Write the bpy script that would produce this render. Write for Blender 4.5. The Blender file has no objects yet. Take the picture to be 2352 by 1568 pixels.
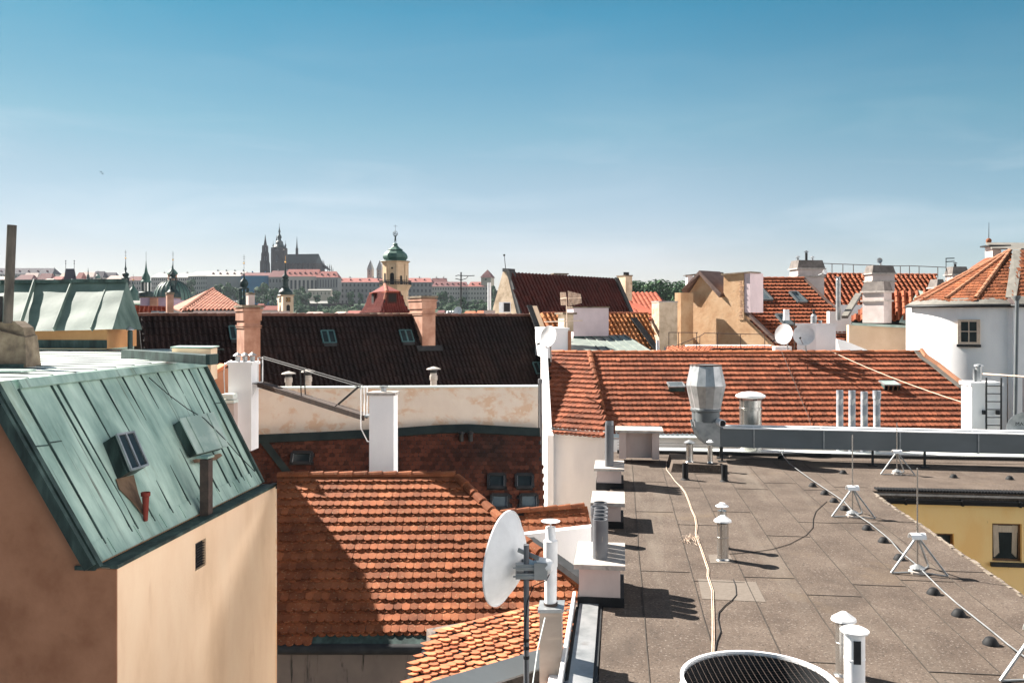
import bpy, math, random
from mathutils import Vector, Matrix
R = random.Random(7)
SC = bpy.context.scene
COL = SC.collection
PI = math.pi
# ------------------------------------------------------------------ camera, sky, sun, exposure
F = 2000.0; CX = 1176.0; HY = 730.0           # focal length and horizon in a 2352 px wide frame
cam = bpy.data.objects.new('camera', bpy.data.cameras.new('camera')); COL.objects.link(cam)
cam.location = (0, 0, 0); cam.rotation_euler = (PI/2, 0, 0)
cam.data.sensor_width = 36; cam.data.lens = 36*F/2352; cam.data.shift_y = -(784-HY)/2352
cam.data.clip_start = 0.1; cam.data.clip_end = 20000
SC.camera = cam
SUN_EL = math.radians(40); SUN_H = Vector((-0.84, 0.543)).normalized()
SUN_DIR = Vector((SUN_H.x*math.cos(SUN_EL), SUN_H.y*math.cos(SUN_EL), math.sin(SUN_EL)))
W = bpy.data.worlds.new('World'); SC.world = W; W.use_nodes = True
wn = W.node_tree.nodes; wl = W.node_tree.links
bg = wn['Background']; bg.inputs['Strength'].default_value = 0.05; SKY_FILL = 16.0  # strength of an added, unseen bright patch of sky
sky = wn.new('ShaderNodeTexSky'); sky.sky_type = 'NISHITA'; sky.sun_disc = False
sky.sun_elevation = SUN_EL; sky.sun_rotation = math.atan2(SUN_H.x, SUN_H.y)
sky.air_density = 1.0; sky.dust_density = 0.6; sky.ozone_density = 3.0; sky.altitude = 200
tcw = wn.new('ShaderNodeTexCoord'); sxyz = wn.new('ShaderNodeSeparateXYZ'); wl.new(tcw.outputs['Generated'], sxyz.inputs[0])
def wramp(fac, stops):
    r = wn.new('ShaderNodeValToRGB'); wl.new(fac, r.inputs[0]); e = r.color_ramp.elements
    while len(e) < len(stops): e.new(.5)
    for el, (p, c) in zip(e, stops): el.position = p; el.color = (*c, 1)
    return r.outputs[0]
def wmix(fac, a, b2, mode):
    x = wn.new('ShaderNodeMix'); x.data_type = 'RGBA'; x.blend_type = mode; x.clamp_result = False
    if hasattr(fac, 'links'): wl.new(fac, x.inputs[0])
    else: x.inputs[0].default_value = fac
    for i, v in ((6, a), (7, b2)):
        if hasattr(v, 'links'): wl.new(v, x.inputs[i])
        else: x.inputs[i].default_value = (*v, 1)
    return x.outputs[2]
# the air of the day: deeper blue with height, paler towards the horizon
skyc = wmix(1.0, sky.outputs[0], wramp(sxyz.outputs['Z'], [(0, (.84,.78,.88)), (.065, (.86,.72,.72)), (.16, (.75,.74,.65)), (.21, (.60,.74,.63)), (.33, (.23,.64,.60)), (.5, (.11,.23,.28))]), 'MULTIPLY')
dsun = wn.new('ShaderNodeVectorMath'); dsun.operation = 'DOT_PRODUCT'; wl.new(tcw.outputs['Generated'], dsun.inputs[0]); dsun.inputs[1].default_value = (SUN_H.x, SUN_H.y, 0)
skyc = wmix(1.0, skyc, wramp(dsun.outputs['Value'], [(0, (.76,.93,.96)), (.4, (.98,.98,.98)), (.8, (.72,.77,.78)), (1, (.6,.62,.64))]), 'MULTIPLY')
# thin wisps in front, then an unseen bright patch added to fill the shaded walls
mpw = wn.new('ShaderNodeMapping'); mpw.inputs['Scale'].default_value = (1.6, 1.6, 9); wl.new(tcw.outputs['Generated'], mpw.inputs[0])
nw = wn.new('ShaderNodeTexNoise'); nw.inputs['Scale'].default_value = 2.2; nw.inputs['Detail'].default_value = 8; nw.inputs['Distortion'].default_value = .6; wl.new(mpw.outputs[0], nw.inputs['Vector'])
wfac = wmix(1.0, wramp(nw.outputs[0], [(.48, (0,0,0)), (.85, (.42,.42,.42))]), wramp(sxyz.outputs['Z'], [(.0, (.6,.6,.6)), (.12, (1,1,1)), (.24, (.15,.15,.15)), (.4, (.1,.1,.1))]), 'MULTIPLY')
skyc = wmix(wfac, skyc, (5.2, 5.6, 5.9), 'MIX')
nwb = wn.new('ShaderNodeVectorMath'); nwb.operation = 'DOT_PRODUCT'; nwb.inputs[1].default_value = (.965, -.26, .0); wl.new(tcw.outputs['Generated'], nwb.inputs[0])
skyc = wmix(wramp(nwb.outputs['Value'], [(.55, (0,0,0)), (.88, (.95,.95,.95))]), skyc, (SKY_FILL, SKY_FILL*.97, SKY_FILL*.95), 'MIX')
wl.new(skyc, bg.inputs['Color'])
sun = bpy.data.objects.new('sun', bpy.data.lights.new('sun', 'SUN')); COL.objects.link(sun)
sun.data.energy = 5.0; sun.data.angle = math.radians(0.53); sun.data.color = (1.0, 0.93, 0.84)
sun.rotation_euler = SUN_DIR.to_track_quat('Z', 'Y').to_euler(); sun.location = (-60, 40, 60)
SC.view_settings.view_transform = 'Standard'; SC.view_settings.look = 'None'
SC.view_settings.exposure = 1.80; SC.view_settings.gamma = 1; SC.view_settings.use_curve_mapping = False
HAZE = .000036
SC.render.engine = 'CYCLES'; SC.cycles.max_bounces = 6; SC.cycles.diffuse_bounces = 3
SC.cycles.glossy_bounces = 3; SC.cycles.transmission_bounces = 3; SC.cycles.volume_bounces = 0

# ------------------------------------------------------------------ pixel rays
def Q(px, py, Y): return Vector(((px-CX)/F*Y, Y, (HY-py)/F*Y))          # point of a pixel at depth Y
def QZ(px, py, z): return Q(px, py, z*F/(HY-py))                          # point of a pixel on level z
def on(px, py, p0, n):
    d = Q(px, py, 1.0); return d*(p0.dot(n)/d.dot(n))
CR = {'a1':(0,490,4),'a2':(551,490,4),'a3':(1102,551,4),'a4':(1764,490,4),'a5':(0,784,3.623),'a6':(551,833,3.31),
 'a7':(1225,919,4),'a8':(1764,857,4),'b1':(919,1102,3.37),'b2':(1470,1286,5.19),'b3':(1886,1102,3.37),'b4':(551,1225,4.573),
 'b5':(0,1102,3.37),'b6':(2082,527,5.82),'b7':(1531,796,4.8),'b8':(490,686,5.82),'d1':(0,551,8),'d2':(269,551,8),
 'd3':(551,502,9.145),'d4':(539,612,8),'d5':(796,502,6.74),'d6':(1531,588,6.74),'d7':(1837,551,8),'d8':(1213,649,6.62)}
def K(c, x, y): o = CR[c]; return (o[0]+x/o[2], o[1]+y/o[2])
def QK(c, x, y, Y): return Q(*K(c, x, y), Y)

# ------------------------------------------------------------------ mesh builder
class MB:
    def __init__(s): s.v = []; s.f = []
    def add(s, vs, fs):
        b = len(s.v); s.v.extend(Vector(p) for p in vs); s.f.extend([tuple(i+b for i in f) for f in fs]); return s
    def poly(s, pts): return s.add(pts, [tuple(range(len(pts)))])
    def hexa(s, p):   # 8 points: bottom 0-3 ccw, top 4-7
        return s.add(p, [(3,2,1,0),(4,5,6,7),(0,1,5,4),(1,2,6,5),(2,3,7,6),(3,0,4,7)])
    def obox(s, c, a, b, h):   # box from corner c along vectors a, b, h
        c, a, b, h = map(Vector, (c, a, b, h))
        p = [c, c+a, c+a+b, c+b]; return s.hexa(p+[q+h for q in p])
    def box(s, c, sx, sy, sz, rz=0):   # centred box, base at c.z
        c = Vector(c); ca, sa = math.cos(rz), math.sin(rz)
        a = Vector((ca, sa, 0))*sx; b = Vector((-sa, ca, 0))*sy
        return s.obox(c-a/2-b/2, a, b, (0, 0, sz))
    def prism(s, pts, d):   # polygon extruded along d
        n = len(pts); d = Vector(d); pts = [Vector(p) for p in pts]
        s.add(pts+[p+d for p in pts], [tuple(range(n))[::-1], tuple(range(n, 2*n))]+[(i, (i+1) % n, (i+1) % n+n, i+n) for i in range(n)]); return s
    def lathe(s, c, prof, n=20, ax=(0, 0, 1), ph=0, cap=True):   # prof: (r, h) along axis
        c = Vector(c); ax = Vector(ax).normalized()
        t = Vector((1, 0, 0)) if abs(ax.x) < .9 else Vector((0, 1, 0))
        e1 = (t-ax*t.dot(ax)).normalized(); e2 = ax.cross(e1)
        b = len(s.v)
        for r, h in prof:
            for k in range(n):
                q = 2*PI*k/n+ph; s.v.append(c+ax*h+(e1*math.cos(q)+e2*math.sin(q))*r)
        for i in range(len(prof)-1):
            for k in range(n):
                k2 = (k+1) % n; s.f.append((b+i*n+k, b+i*n+k2, b+(i+1)*n+k2, b+(i+1)*n+k))
        if cap:
            s.f.append(tuple(b+k for k in range(n))[::-1]); m = b+(len(prof)-1)*n; s.f.append(tuple(m+k for k in range(n)))
        return s
    def cyl(s, a, b, r, n=12, r2=None):
        a, b = Vector(a), Vector(b); d = b-a
        return s.lathe(a, [(r, 0), (r if r2 is None else r2, d.length)], n, d)
    def tube(s, pts, r, n=6):
        pts = [Vector(p) for p in pts]; b0 = len(s.v); pe = None
        for i, p in enumerate(pts):
            t = (pts[min(i+1, len(pts)-1)]-pts[max(i-1, 0)]).normalized()
            if pe is None:
                u = Vector((0, 0, 1)) if abs(t.z) < .9 else Vector((1, 0, 0))
            else: u = pe
            e = (u-t*u.dot(t)).normalized(); pe = e; g = t.cross(e)
            for k in range(n):
                q = 2*PI*k/n; s.v.append(p+(e*math.cos(q)+g*math.sin(q))*r)
        m = len(pts)
        for i in range(m-1):
            for k in range(n):
                k2 = (k+1) % n; s.f.append((b0+i*n+k, b0+i*n+k2, b0+(i+1)*n+k2, b0+(i+1)*n+k))
        s.f.append(tuple(b0+k for k in range(n))[::-1]); s.f.append(tuple(b0+(m-1)*n+k for k in range(n)))
        return s
    def bar(s, a, b, w, h, up=(0, 0, 1)):
        a, b = Vector(a), Vector(b); t = (b-a).normalized(); up = Vector(up)
        if abs(t.dot(up)) > .95: up = Vector((0, 1, 0))
        e = t.cross(up).normalized()*w; u = e.cross(t).normalized()*h
        return s.obox(a-e/2-u/2, e, b-a, u)
    def sphere(s, c, r, n=12, sz=1):
        m = n//2; return s.lathe(Vector(c)-Vector((0, 0, r*sz)), [(max(1e-4, r*math.sin(PI*i/m)), r*sz*(1-math.cos(PI*i/m))) for i in range(m+1)], n, cap=False)
    def build(s, name, mat, par=None, smooth=False, loc=None):
        o0 = Vector(par['_o']) if par is not None and '_o' in par.keys() else (Vector(loc) if loc is not None else Vector((0, 0, 0)))
        me = bpy.data.meshes.new(name); me.from_pydata([tuple(p-o0) for p in s.v], [], s.f); me.validate(); me.update()
        if smooth:
            me.polygons.foreach_set('use_smooth', [True]*len(me.polygons))
        me.materials.append(mat); o = bpy.data.objects.new(name, me); COL.objects.link(o)
        if smooth and smooth != 2:
            try: me.set_sharp_from_angle(angle=math.radians(40))
            except Exception: pass
        if par is not None: o.parent = par; o['_o'] = list(o0)
        elif loc is not None: o.location = o0
        return o

ROOTS = []
def thing(name, label, cat, loc, group=None):
    o = bpy.data.objects.new(name, None); COL.objects.link(o); o.location = Vector(loc); o.empty_display_size = .3
    o['label'] = label; o['category'] = cat; o['_o'] = list(Vector(loc))
    if group: o['group'] = group
    ROOTS.append(o); return o
def tag(o, label, cat, group=None):
    o['label'] = label; o['category'] = cat
    if group: o['group'] = group
    return o
def struct(o, kind='structure'): o['kind'] = kind; return o
def dup(root, loc, rz=0, label=None, scale=None):
    r = root.copy(); COL.objects.link(r); r.location = Vector(loc); r.rotation_euler = (0, 0, rz)
    if scale: r.scale = scale if hasattr(scale, '__len__') else (scale,)*3
    if label: r['label'] = label
    for ch in list(root.children):
        c = ch.copy(); COL.objects.link(c); c.parent = r
        for g in list(ch.children):
            d = g.copy(); COL.objects.link(d); d.parent = c
    return r

# ------------------------------------------------------------------ materials
MATS = {}
KEEP = set('cream plaster,terracotta and gable shade,white plaster,white paint,yellow plaster,flaking plaster,zinc roof,mauve render,buff plaster,old chimney render,pinkish render,cream render,warm render,flesh plaster,crumbling plaster,ochre plaster,copper patina,copper sheet,curtain,weathered cable,old tile'.split(','))
def mk(name, cols, scale=2.0, detail=6, stretch=(1, 1, 1), rough=.85, bump=0, bscale=None, metal=0, island=0, spots=None, dirt=None, uv=None, spec=.3, lo=.35, hi=.65, glow=None):
    """cols: list of linear rgb blended by noise; island: value spread per loose piece; spots/dirt: (rgb, scale, threshold, softness, stretch)"""
    m = bpy.data.materials.new(name); m.use_nodes = True; nt = m.node_tree; N = nt.nodes; L = nt.links
    b = N['Principled BSDF']; b.inputs['Roughness'].default_value = rough; b.inputs['Metallic'].default_value = metal
    b.inputs['Specular IOR Level'].default_value = spec
    tc = N.new('ShaderNodeTexCoord'); src = tc.outputs['Object']
    if uv:   # along-edge and down-slope directions instead of xyz
        cb = N.new('ShaderNodeCombineXYZ')
        for i, d in enumerate(uv):
            dp = N.new('ShaderNodeVectorMath'); dp.operation = 'DOT_PRODUCT'; dp.inputs[1].default_value = tuple(d)
            L.new(src, dp.inputs[0]); L.new(dp.outputs['Value'], cb.inputs[i])
        src = cb.outputs[0]
    def noise(sc, st, det=6, dist=0):
        mp = N.new('ShaderNodeMapping'); mp.inputs['Scale'].default_value = st; L.new(src, mp.inputs[0])
        n = N.new('ShaderNodeTexNoise'); n.inputs['Scale'].default_value = sc; n.inputs['Detail'].default_value = det
        n.inputs['Distortion'].default_value = dist; n.inputs['Roughness'].default_value = .6
        L.new(mp.outputs[0], n.inputs['Vector']); return n.outputs[0]
    def ramp(fac, stops, interp='LINEAR'):
        r = N.new('ShaderNodeValToRGB'); L.new(fac, r.inputs[0]); e = r.color_ramp.elements; r.color_ramp.interpolation = interp
        while len(e) < len(stops): e.new(.5)
        for el, (p, c) in zip(e, stops): el.position = p; el.color = (*c, 1)
        return r.outputs[0]
    k = 1.0 if name in KEEP else .8
    cols = [tuple(x*k for x in c) for c in cols]
    n = len(cols)
    if n == 1: cols = [tuple(x*.9 for x in cols[0]), tuple(min(1, x*1.08) for x in cols[0])]; n = 2
    out = ramp(noise(scale, stretch, detail), [(lo+(hi-lo)*i/(n-1), c) for i, c in enumerate(cols)])
    def mix(fac, a, bcol, mode='MIX'):
        x = N.new('ShaderNodeMix'); x.data_type = 'RGBA'; x.blend_type = mode
        if hasattr(fac, 'links'): L.new(fac, x.inputs[0])
        else: x.inputs[0].default_value = fac
        L.new(a, x.inputs[6])
        if hasattr(bcol, 'links'): L.new(bcol, x.inputs[7])
        else: x.inputs[7].default_value = (*bcol, 1)
        return x.outputs[2]
    for sp in (spots, dirt):
        for (c, sc, th, so, st) in ([sp] if sp and not isinstance(sp[0][0], tuple) else (sp or [])):
            fac = ramp(noise(sc, st, 8, .3), [(th, (0, 0, 0)), (min(1, th+so), (1, 1, 1))])
            out = mix(fac, out, tuple(x*k for x in c))
    if island:
        g = N.new('ShaderNodeNewGeometry'); r = N.new('ShaderNodeMapRange'); r.inputs[3].default_value = 1-island; r.inputs[4].default_value = 1+island
        L.new(g.outputs['Random Per Island'], r.inputs[0])
        hs = N.new('ShaderNodeHueSaturation'); L.new(r.outputs[0], hs.inputs['Value']); L.new(out, hs.inputs['Color']); out = hs.outputs[0]
    L.new(out, b.inputs['Base Color'])
    if bump:
        bp = N.new('ShaderNodeBump'); bp.inputs['Strength'].default_value = 1; bp.inputs['Distance'].default_value = bump
        L.new(noise(bscale or scale*4, (1, 1, 1), 6), bp.inputs['Height']); L.new(bp.outputs[0], b.inputs['Normal'])
    MATS[name] = m; return m
SX = (1, 1, 1)
mk('cream plaster', [(.78,.56,.375), (.84,.62,.43), (.87,.66,.465)], 1.1, stretch=(1,1,.35), bump=.004, bscale=14, dirt=((.66,.44,.28), 2.2, .62, .25, (1,1,.25)))
mk('terracotta and gable shade', [(.30,.135,.075), (.37,.175,.10), (.42,.205,.12)], 1.0, bump=.004, bscale=18, dirt=((.22,.105,.065), 1.4, .6, .3, SX))  # darker than the cream wall to stand for the shaded gable; elsewhere plain terracotta
mk('orange tile', [(.165,.050,.021), (.275,.086,.035), (.37,.127,.053)], 1.3, bump=.002, bscale=60, island=.26, lo=.3, hi=.7, spots=((.42,.30,.17), 16, .60, .1, SX), dirt=((.12,.045,.022), 5, .62, .14, SX))
mk('red tile', [(.175,.054,.028), (.28,.085,.042), (.37,.118,.058)], .7, island=.28, lo=.3, hi=.7, spots=((.40,.25,.13), 14, .61, .09, SX), dirt=((.10,.032,.016), 2.5, .58, .2, SX))
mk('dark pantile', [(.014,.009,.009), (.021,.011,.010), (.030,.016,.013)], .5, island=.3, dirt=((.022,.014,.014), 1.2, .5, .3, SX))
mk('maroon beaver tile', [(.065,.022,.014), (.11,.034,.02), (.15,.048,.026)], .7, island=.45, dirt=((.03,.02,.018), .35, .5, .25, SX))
mk('old tile', [(.42,.125,.055), (.50,.172,.08), (.56,.215,.105)], 1.5, island=.4, lo=.3, hi=.7, dirt=((.20,.085,.04), 7, .58, .1, SX))
mk('white plaster', [(.80,.79,.80), (.86,.85,.855), (.89,.88,.88)], .8, stretch=(1,1,.5), bump=.003, bscale=9)
mk('white paint', [(.84,.84,.84)], 3, rough=.5)
mk('galvanised', [(.34,.36,.37), (.47,.49,.50), (.56,.57,.58)], 2.5, rough=.42, metal=.55, dirt=((.26,.24,.22), 2, .62, .2, (1,1,.3)))
mk('duct steel', [(.17,.19,.20), (.21,.235,.25)], 1.2, stretch=(.3,1,1), rough=.5, metal=.3)
mk('steel flue', [(.55,.53,.5), (.68,.66,.63)], 3, stretch=(1,1,.15), rough=.25, metal=.9, dirt=((.30,.25,.19), 3, .6, .15, (1,1,.3)))
mk('dark metal', [(.022,.024,.026), (.04,.042,.045)], 4, rough=.6)
mk('black rubber', [(.012,.013,.015)], 4, rough=.7)
mk('rusty bar', [(.07,.055,.05), (.12,.085,.07)], 6, rough=.8)
mk('grey pvc', [(.15,.155,.17), (.19,.195,.21)], 3, rough=.6, dirt=((.42,.36,.30), 5, .66, .08, (1,1,.3)))
mk('concrete', [(.40,.36,.33), (.52,.47,.43), (.60,.55,.50)], 5, bump=.003, bscale=30, spots=((.24,.21,.19), 7, .6, .12, SX))
mk('pinkish render', [(.50,.40,.37), (.60,.49,.45)], 1.6, stretch=(1,1,.6), bump=.004, bscale=20, dirt=((.22,.18,.17), 4, .68, .14, (1,1,.2)))
# ------------------------------------------------------------------ roof coverings
def frame(p0, p1, p2):
    """plane with u from p0 to p1 and v pointing down the slope towards p2's side"""
    u = (p1-p0).normalized(); n = u.cross(p2-p0)
    if n.z < 0: n = -n
    n.normalize(); v = n.cross(u).normalized()
    if v.z > 0: v = -v
    return u, v, n
def inside(poly, x, y):
    c = False; j = len(poly)-1
    for i in range(len(poly)):
        xi, yi = poly[i]; xj, yj = poly[j]
        if (yi > y) != (yj > y) and x < (xj-xi)*(y-yi)/(yj-yi)+xi: c = not c
        j = i
    return c
def uvpoly(pts, p0, u, v): return [((p-p0).dot(u), (p-p0).dot(v)) for p in pts]
def shrinkrange(poly): xs = [p[0] for p in poly]; ys = [p[1] for p in poly]; return min(xs), max(xs), min(ys), max(ys)
def beaver(mb, pts, p0, u, v, n, w=.17, pitch=.33, t=.03, double=True, holes=(), jit=.01, lift=.055, seg=5, off=0.0):
    poly = uvpoly(pts, p0, u, v); x0, x1, y0, y1 = shrinkrange(poly); r = 0; y = y0
    hp = [uvpoly(h, p0, u, v) for h in holes]
    while y < y1+pitch*.3:
        for layer in ((1, 0) if double else (0,)):
            k = 0
            x = x0-w+(w/2 if (layer if double else r % 2) else 0)
            while x < x1+w:
                cx = x+w/2; k += 1
                if inside(poly, cx, min(max(y+pitch*.5, y0+.01), y1-.01)) and not any(inside(h, cx, y+pitch*.5) for h in hp):
                    dx = R.uniform(-jit, jit)*.6; slip = R.random() < .012; ln = pitch*(1.0 if layer == 0 else 1.16)+R.uniform(-jit, jit)*1.6+(pitch*.16 if slip else 0)
                    a = w*.49; rr = a*.78
                    z0 = off+(.012 if layer == 0 else 0.0); z1 = off+(lift if layer == 0 else lift*.45)+R.uniform(-.004, .006)
                    pr = [(-a, -.02), (a, -.02)]
                    for q in range(seg+1):
                        th = PI*q/seg; pr.append((a*math.cos(th), ln-rr+rr*math.sin(th)))
                    vs = []
                    for (qx, qy) in pr:
                        h = z0+(z1-z0)*max(0, qy)/pitch; vs.append(p0+u*(cx+dx+qx)+v*(y+qy)+n*h)
                    m = len(vs)
                    for i in range(2, m): vs.append(vs[i]-n*t)
                    fs = [tuple(range(m))]+[(i, i+m-2, i+m-1, i+1) for i in range(2, m-1)]
                    fs[0] = tuple(range(m))
                    mb.add(vs, fs)
                x += w
        y += pitch; r += 1
    return mb
def pantile(mb, pts, p0, u, v, n, w=.24, pitch=.36, h=.07, holes=(), jit=.006, seg=4, step=.03, off=0.0, flat=.35):
    """barrel-and-trough tiles, each an own loose piece"""
    poly = uvpoly(pts, p0, u, v); x0, x1, y0, y1 = shrinkrange(poly); y = y0
    hp = [uvpoly(q, p0, u, v) for q in holes]
    while y < y1:
        x = x0
        while x < x1:
            cy = y+pitch*.5
            if inside(poly, x+w/2, cy) and not any(inside(q, x+w/2, cy) for q in hp):
                pr = [(0, 0), (w*flat, 0)]
                for q in range(1, seg+1):
                    th = PI*q/seg; pr.append((w*flat+(w*(1-flat))*(1-math.cos(th))/2, h*math.sin(th)))
                dz = R.uniform(-jit, jit)
                a = [p0+u*(x+px)+v*(y-.02)+n*(off+pz+dz) for px, pz in pr]
                b = [p0+u*(x+px)+v*(y+pitch+R.uniform(-jit, jit))+n*(off+pz*1.08+step+dz) for px, pz in pr]
                c = [q-n*(step+.012) for q in b]
                m = len(pr)
                mb.add(a+b+c, [(i, i+1, m+i+1, m+i) for i in range(m-1)]+[(m+i, m+i+1, 2*m+i+1, 2*m+i) for i in range(m-1)])
            x += w
        y += pitch
    return mb
def ridgecaps(mb, a, b, r=.11, ln=.38, up=Vector((0, 0, 1)), drop=.03):
    d = b-a; L = d.length; t = d.normalized(); e = t.cross(up).normalized(); g = e.cross(t).normalized(); k = max(1, round(L/ln)); ln = L/k
    for i in range(k):
        vs = []; m = 7
        for (s, rr, z) in ((i*ln-.02, r*.86, -drop), ((i+1)*ln+.015, r*1.06, -drop+.012)):
            for q in range(m):
                th = PI*q/(m-1)*1.16-.08*PI; vs.append(a+t*s+e*(math.cos(th)*rr)+g*(math.sin(th)*rr*.9+z))
        for q in range(m): vs.append(vs[m+q]*1.0-(vs[m+q]-(a+t*((i+1)*ln+.015)))*.22)
        mb.add(vs, [(q, q+1, m+q+1, m+q) for q in range(m-1)]+[(m+q, m+q+1, 2*m+q+1, 2*m+q) for q in range(m-1)])
    return mb
def slab(mb, pts, n, th):   # roof board below the covering
    return mb.prism(pts, -n*th)
def cbox(c, xl, xc, xr, yt, yb, Y, a):
    """rotated box seen on two faces: pixel x of left edge, corner, right edge; returns corner, e1*len (right), e2*len (back left), height"""
    p = Q(xc, yb, Y); e1 = Vector((math.cos(a), math.sin(a), 0)); e2 = Vector((-math.sin(a), math.cos(a), 0))
    def solve(e, px):
        t = (px-CX)/F; return (t*p.y-p.x)/(e.x-t*e.y)
    return p, e1*solve(e1, xr), e2*solve(e2, xl), (yb-yt)/F*Y
# ------------------------------------------------------------------ green-roofed building on the left
WD = Vector((.10, 1, 0)).normalized(); WL = Vector((-1, .10, 0)).normalized()
A = QZ(268, 1297, -4.81); B = A+WD*((25.3-A.y)/WD.y); Z0 = -4.81; ZT = -1.265; GZ = -30
L0 = thing('copper_roofed_building', 'cream building with a weathered green copper mansard roof, at the bottom left', 'building', (A.x, A.y, GZ))
run0, run1 = 2.585, 2.255
down = Vector((0, 0, GZ-Z0))
mb = MB()   # side wall with vent hole
def wp(s, z): return A+WD*s+Vector((0, 0, z))
LW = (B-A).length
hx0, hx1 = 3.32, 3.87; hz0, hz1 = -1.08, -.44
for (s0, s1, z0, z1) in ((.03, hx0, -25, -.06), (hx1, LW, -25, -.06), (hx0, hx1, -25, hz0), (hx0, hx1, hz1, -.06)):
    mb.obox(wp(s0, z0), WD*(s1-s0), WL*.4, (0, 0, z1-z0))
mb.build('side_wall', MATS['cream plaster'], L0)
mb = MB()
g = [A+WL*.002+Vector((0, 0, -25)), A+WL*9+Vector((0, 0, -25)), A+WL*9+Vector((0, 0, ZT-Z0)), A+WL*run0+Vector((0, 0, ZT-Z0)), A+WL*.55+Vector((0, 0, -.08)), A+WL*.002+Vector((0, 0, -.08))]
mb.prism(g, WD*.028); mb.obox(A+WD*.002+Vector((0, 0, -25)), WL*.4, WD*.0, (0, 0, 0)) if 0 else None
mb.build('gable_wall', MATS['terracotta and gable shade'], L0)  # gable's shade painted in as a darker, redder wall colour
mb = MB(); mb.prism([p+WL*.41+WD*(LW-.3) for p in g], WD*.298); mb.build('rear_wall', MATS['cream plaster'], L0)
vg = MB()
for i in range(9): vg.obox(wp(hx0+.002, hz0+.03+i*.062)+WL*.03, WD*(hx1-hx0-.004), WL*.05, (0, 0, .018))
vg.obox(wp(hx0+.001, hz0)+WL*.09, WD*(hx1-hx0-.002), WL*.15, (0, 0, hz1-hz0)); vg.build('vent_grille', MATS['dark metal'], L0)
# mansard plane
b0 = A+WL*.42+Vector((0, 0, .0)); b1 = B+WL*.42; t0 = A+WL*run0+Vector((0, 0, ZT-Z0)); t1 = B+WL*run1+Vector((0, 0, ZT-Z0))
mu, mv, mn = frame(t0, t1, b0)
mk('copper patina', [(.17,.28,.245), (.33,.47,.41), (.50,.66,.575)], 1.8, stretch=(1.0,.28,1), rough=.55, metal=.1, uv=(mu, mv, mn), lo=.28, hi=.68,
   spots=((.60,.72,.64), 2.2, .60, .25, (1.2,.3,1)), dirt=(((.06,.055,.04), 3.2, .59, .16, (2.6,.08,1)), ((.20,.22,.13), 1.3, .58, .2, (1,.22,1))))
mk('copper sheet', [(.26,.36,.32), (.38,.48,.43), (.48,.57,.51)], 1.3, rough=.45, metal=.1, spots=((.25,.23,.15), 9, .66, .06, SX))
mk('copper dark', [(.022,.038,.036), (.045,.078,.072), (.085,.135,.122)], 3, stretch=(1,1,.3), rough=.6)
CP, CS, CD = MATS['copper patina'], MATS['copper sheet'], MATS['copper dark']
mb = MB(); mb.prism([t0, t1, b1, b0], -mn*.05)
wt = (t1-t0).length; wb = (b1-b0).length
def mp(s, d, h=0):   # mansard coordinates: s fraction along, d fraction down, h off the plane
    a = t0.lerp(t1, s); b = b0.lerp(b1, s); return a.lerp(b, d)+mn*h
sm_ = MB()
for s in (.065, .185, .21, .30, .395, .50, .595, .69, .775, .84, .885, .945):
    sm_.bar(mp(s, .055, .02), mp(s+R.uniform(-.004, .004), .93, .02), .024, .06, mn)
for (s0, s1, d) in ((.065,.185,.36), (.21,.395,.40), (.21,.30,.53), (.395,.50,.80), (.50,.595,.42), (.595,.69,.37), (.69,.885,.33), (.885,1,.33), (.0,.065,.36)):
    sm_.bar(mp(s0, d, .006), mp(s1, d+.012, .006), .03, .012, mn)
sm_.build('standing_seam', CD, L0); mb.build('copper_slope', CP, L0)  # seams coloured darker to stand in for their shaded side
mb = MB()   # lower apron course, dented lap line
mb.prism([mp(0, .90, .03), mp(1, .90, .03), mp(1, .998, .045), mp(0, .998, .045)], -mn*.02)
for s in (.08, .2, .33, .44, .55, .68, .8, .9): mb.bar(mp(s, .905, .035), mp(s, .99, .05), .018, .03, mn)
mb.build('eaves_course', CP, L0)
mb = MB()   # verge along gable, gutter, coping and top flashing
mb.bar(mp(-.002, -.02, .03), mp(-.002, 1.02, .03), .12, .14, mn); mb.bar(mp(-.02, -.02, -.03), mp(-.02, 1.0, -.03), .10, .22, mn)
mb.obox(A+WL*.42-WD*.05+Vector((0, 0, -.11)), WL*.42, WD*.3, (0, 0, .08)); mb.build('verge_flashing', CD, L0)
mb = MB(); mb.obox(A-WL*.05-WD*.05+Vector((0, 0, -.058)), WL*.16, WD*(LW+.1), (0, 0, .07)); mb.obox(A+WL*.11-WD*.02+Vector((0, 0, -.05)), WL*.3, WD*(LW+.05), (0, 0, .03)); mb.build('wall_coping', CD, L0)
mb = MB(); mb.bar(mp(.07, .035, .07), mp(1.005, .03, .07), .2, .05, mn); 
mb.build('top_flashing', CP, L0)
mb = MB(); mb.bar(mp(1.0, -.02, .03), mp(1.0, 1.0, .03), .10, .12, mn); mb.build('far_verge', CD, L0)
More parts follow.
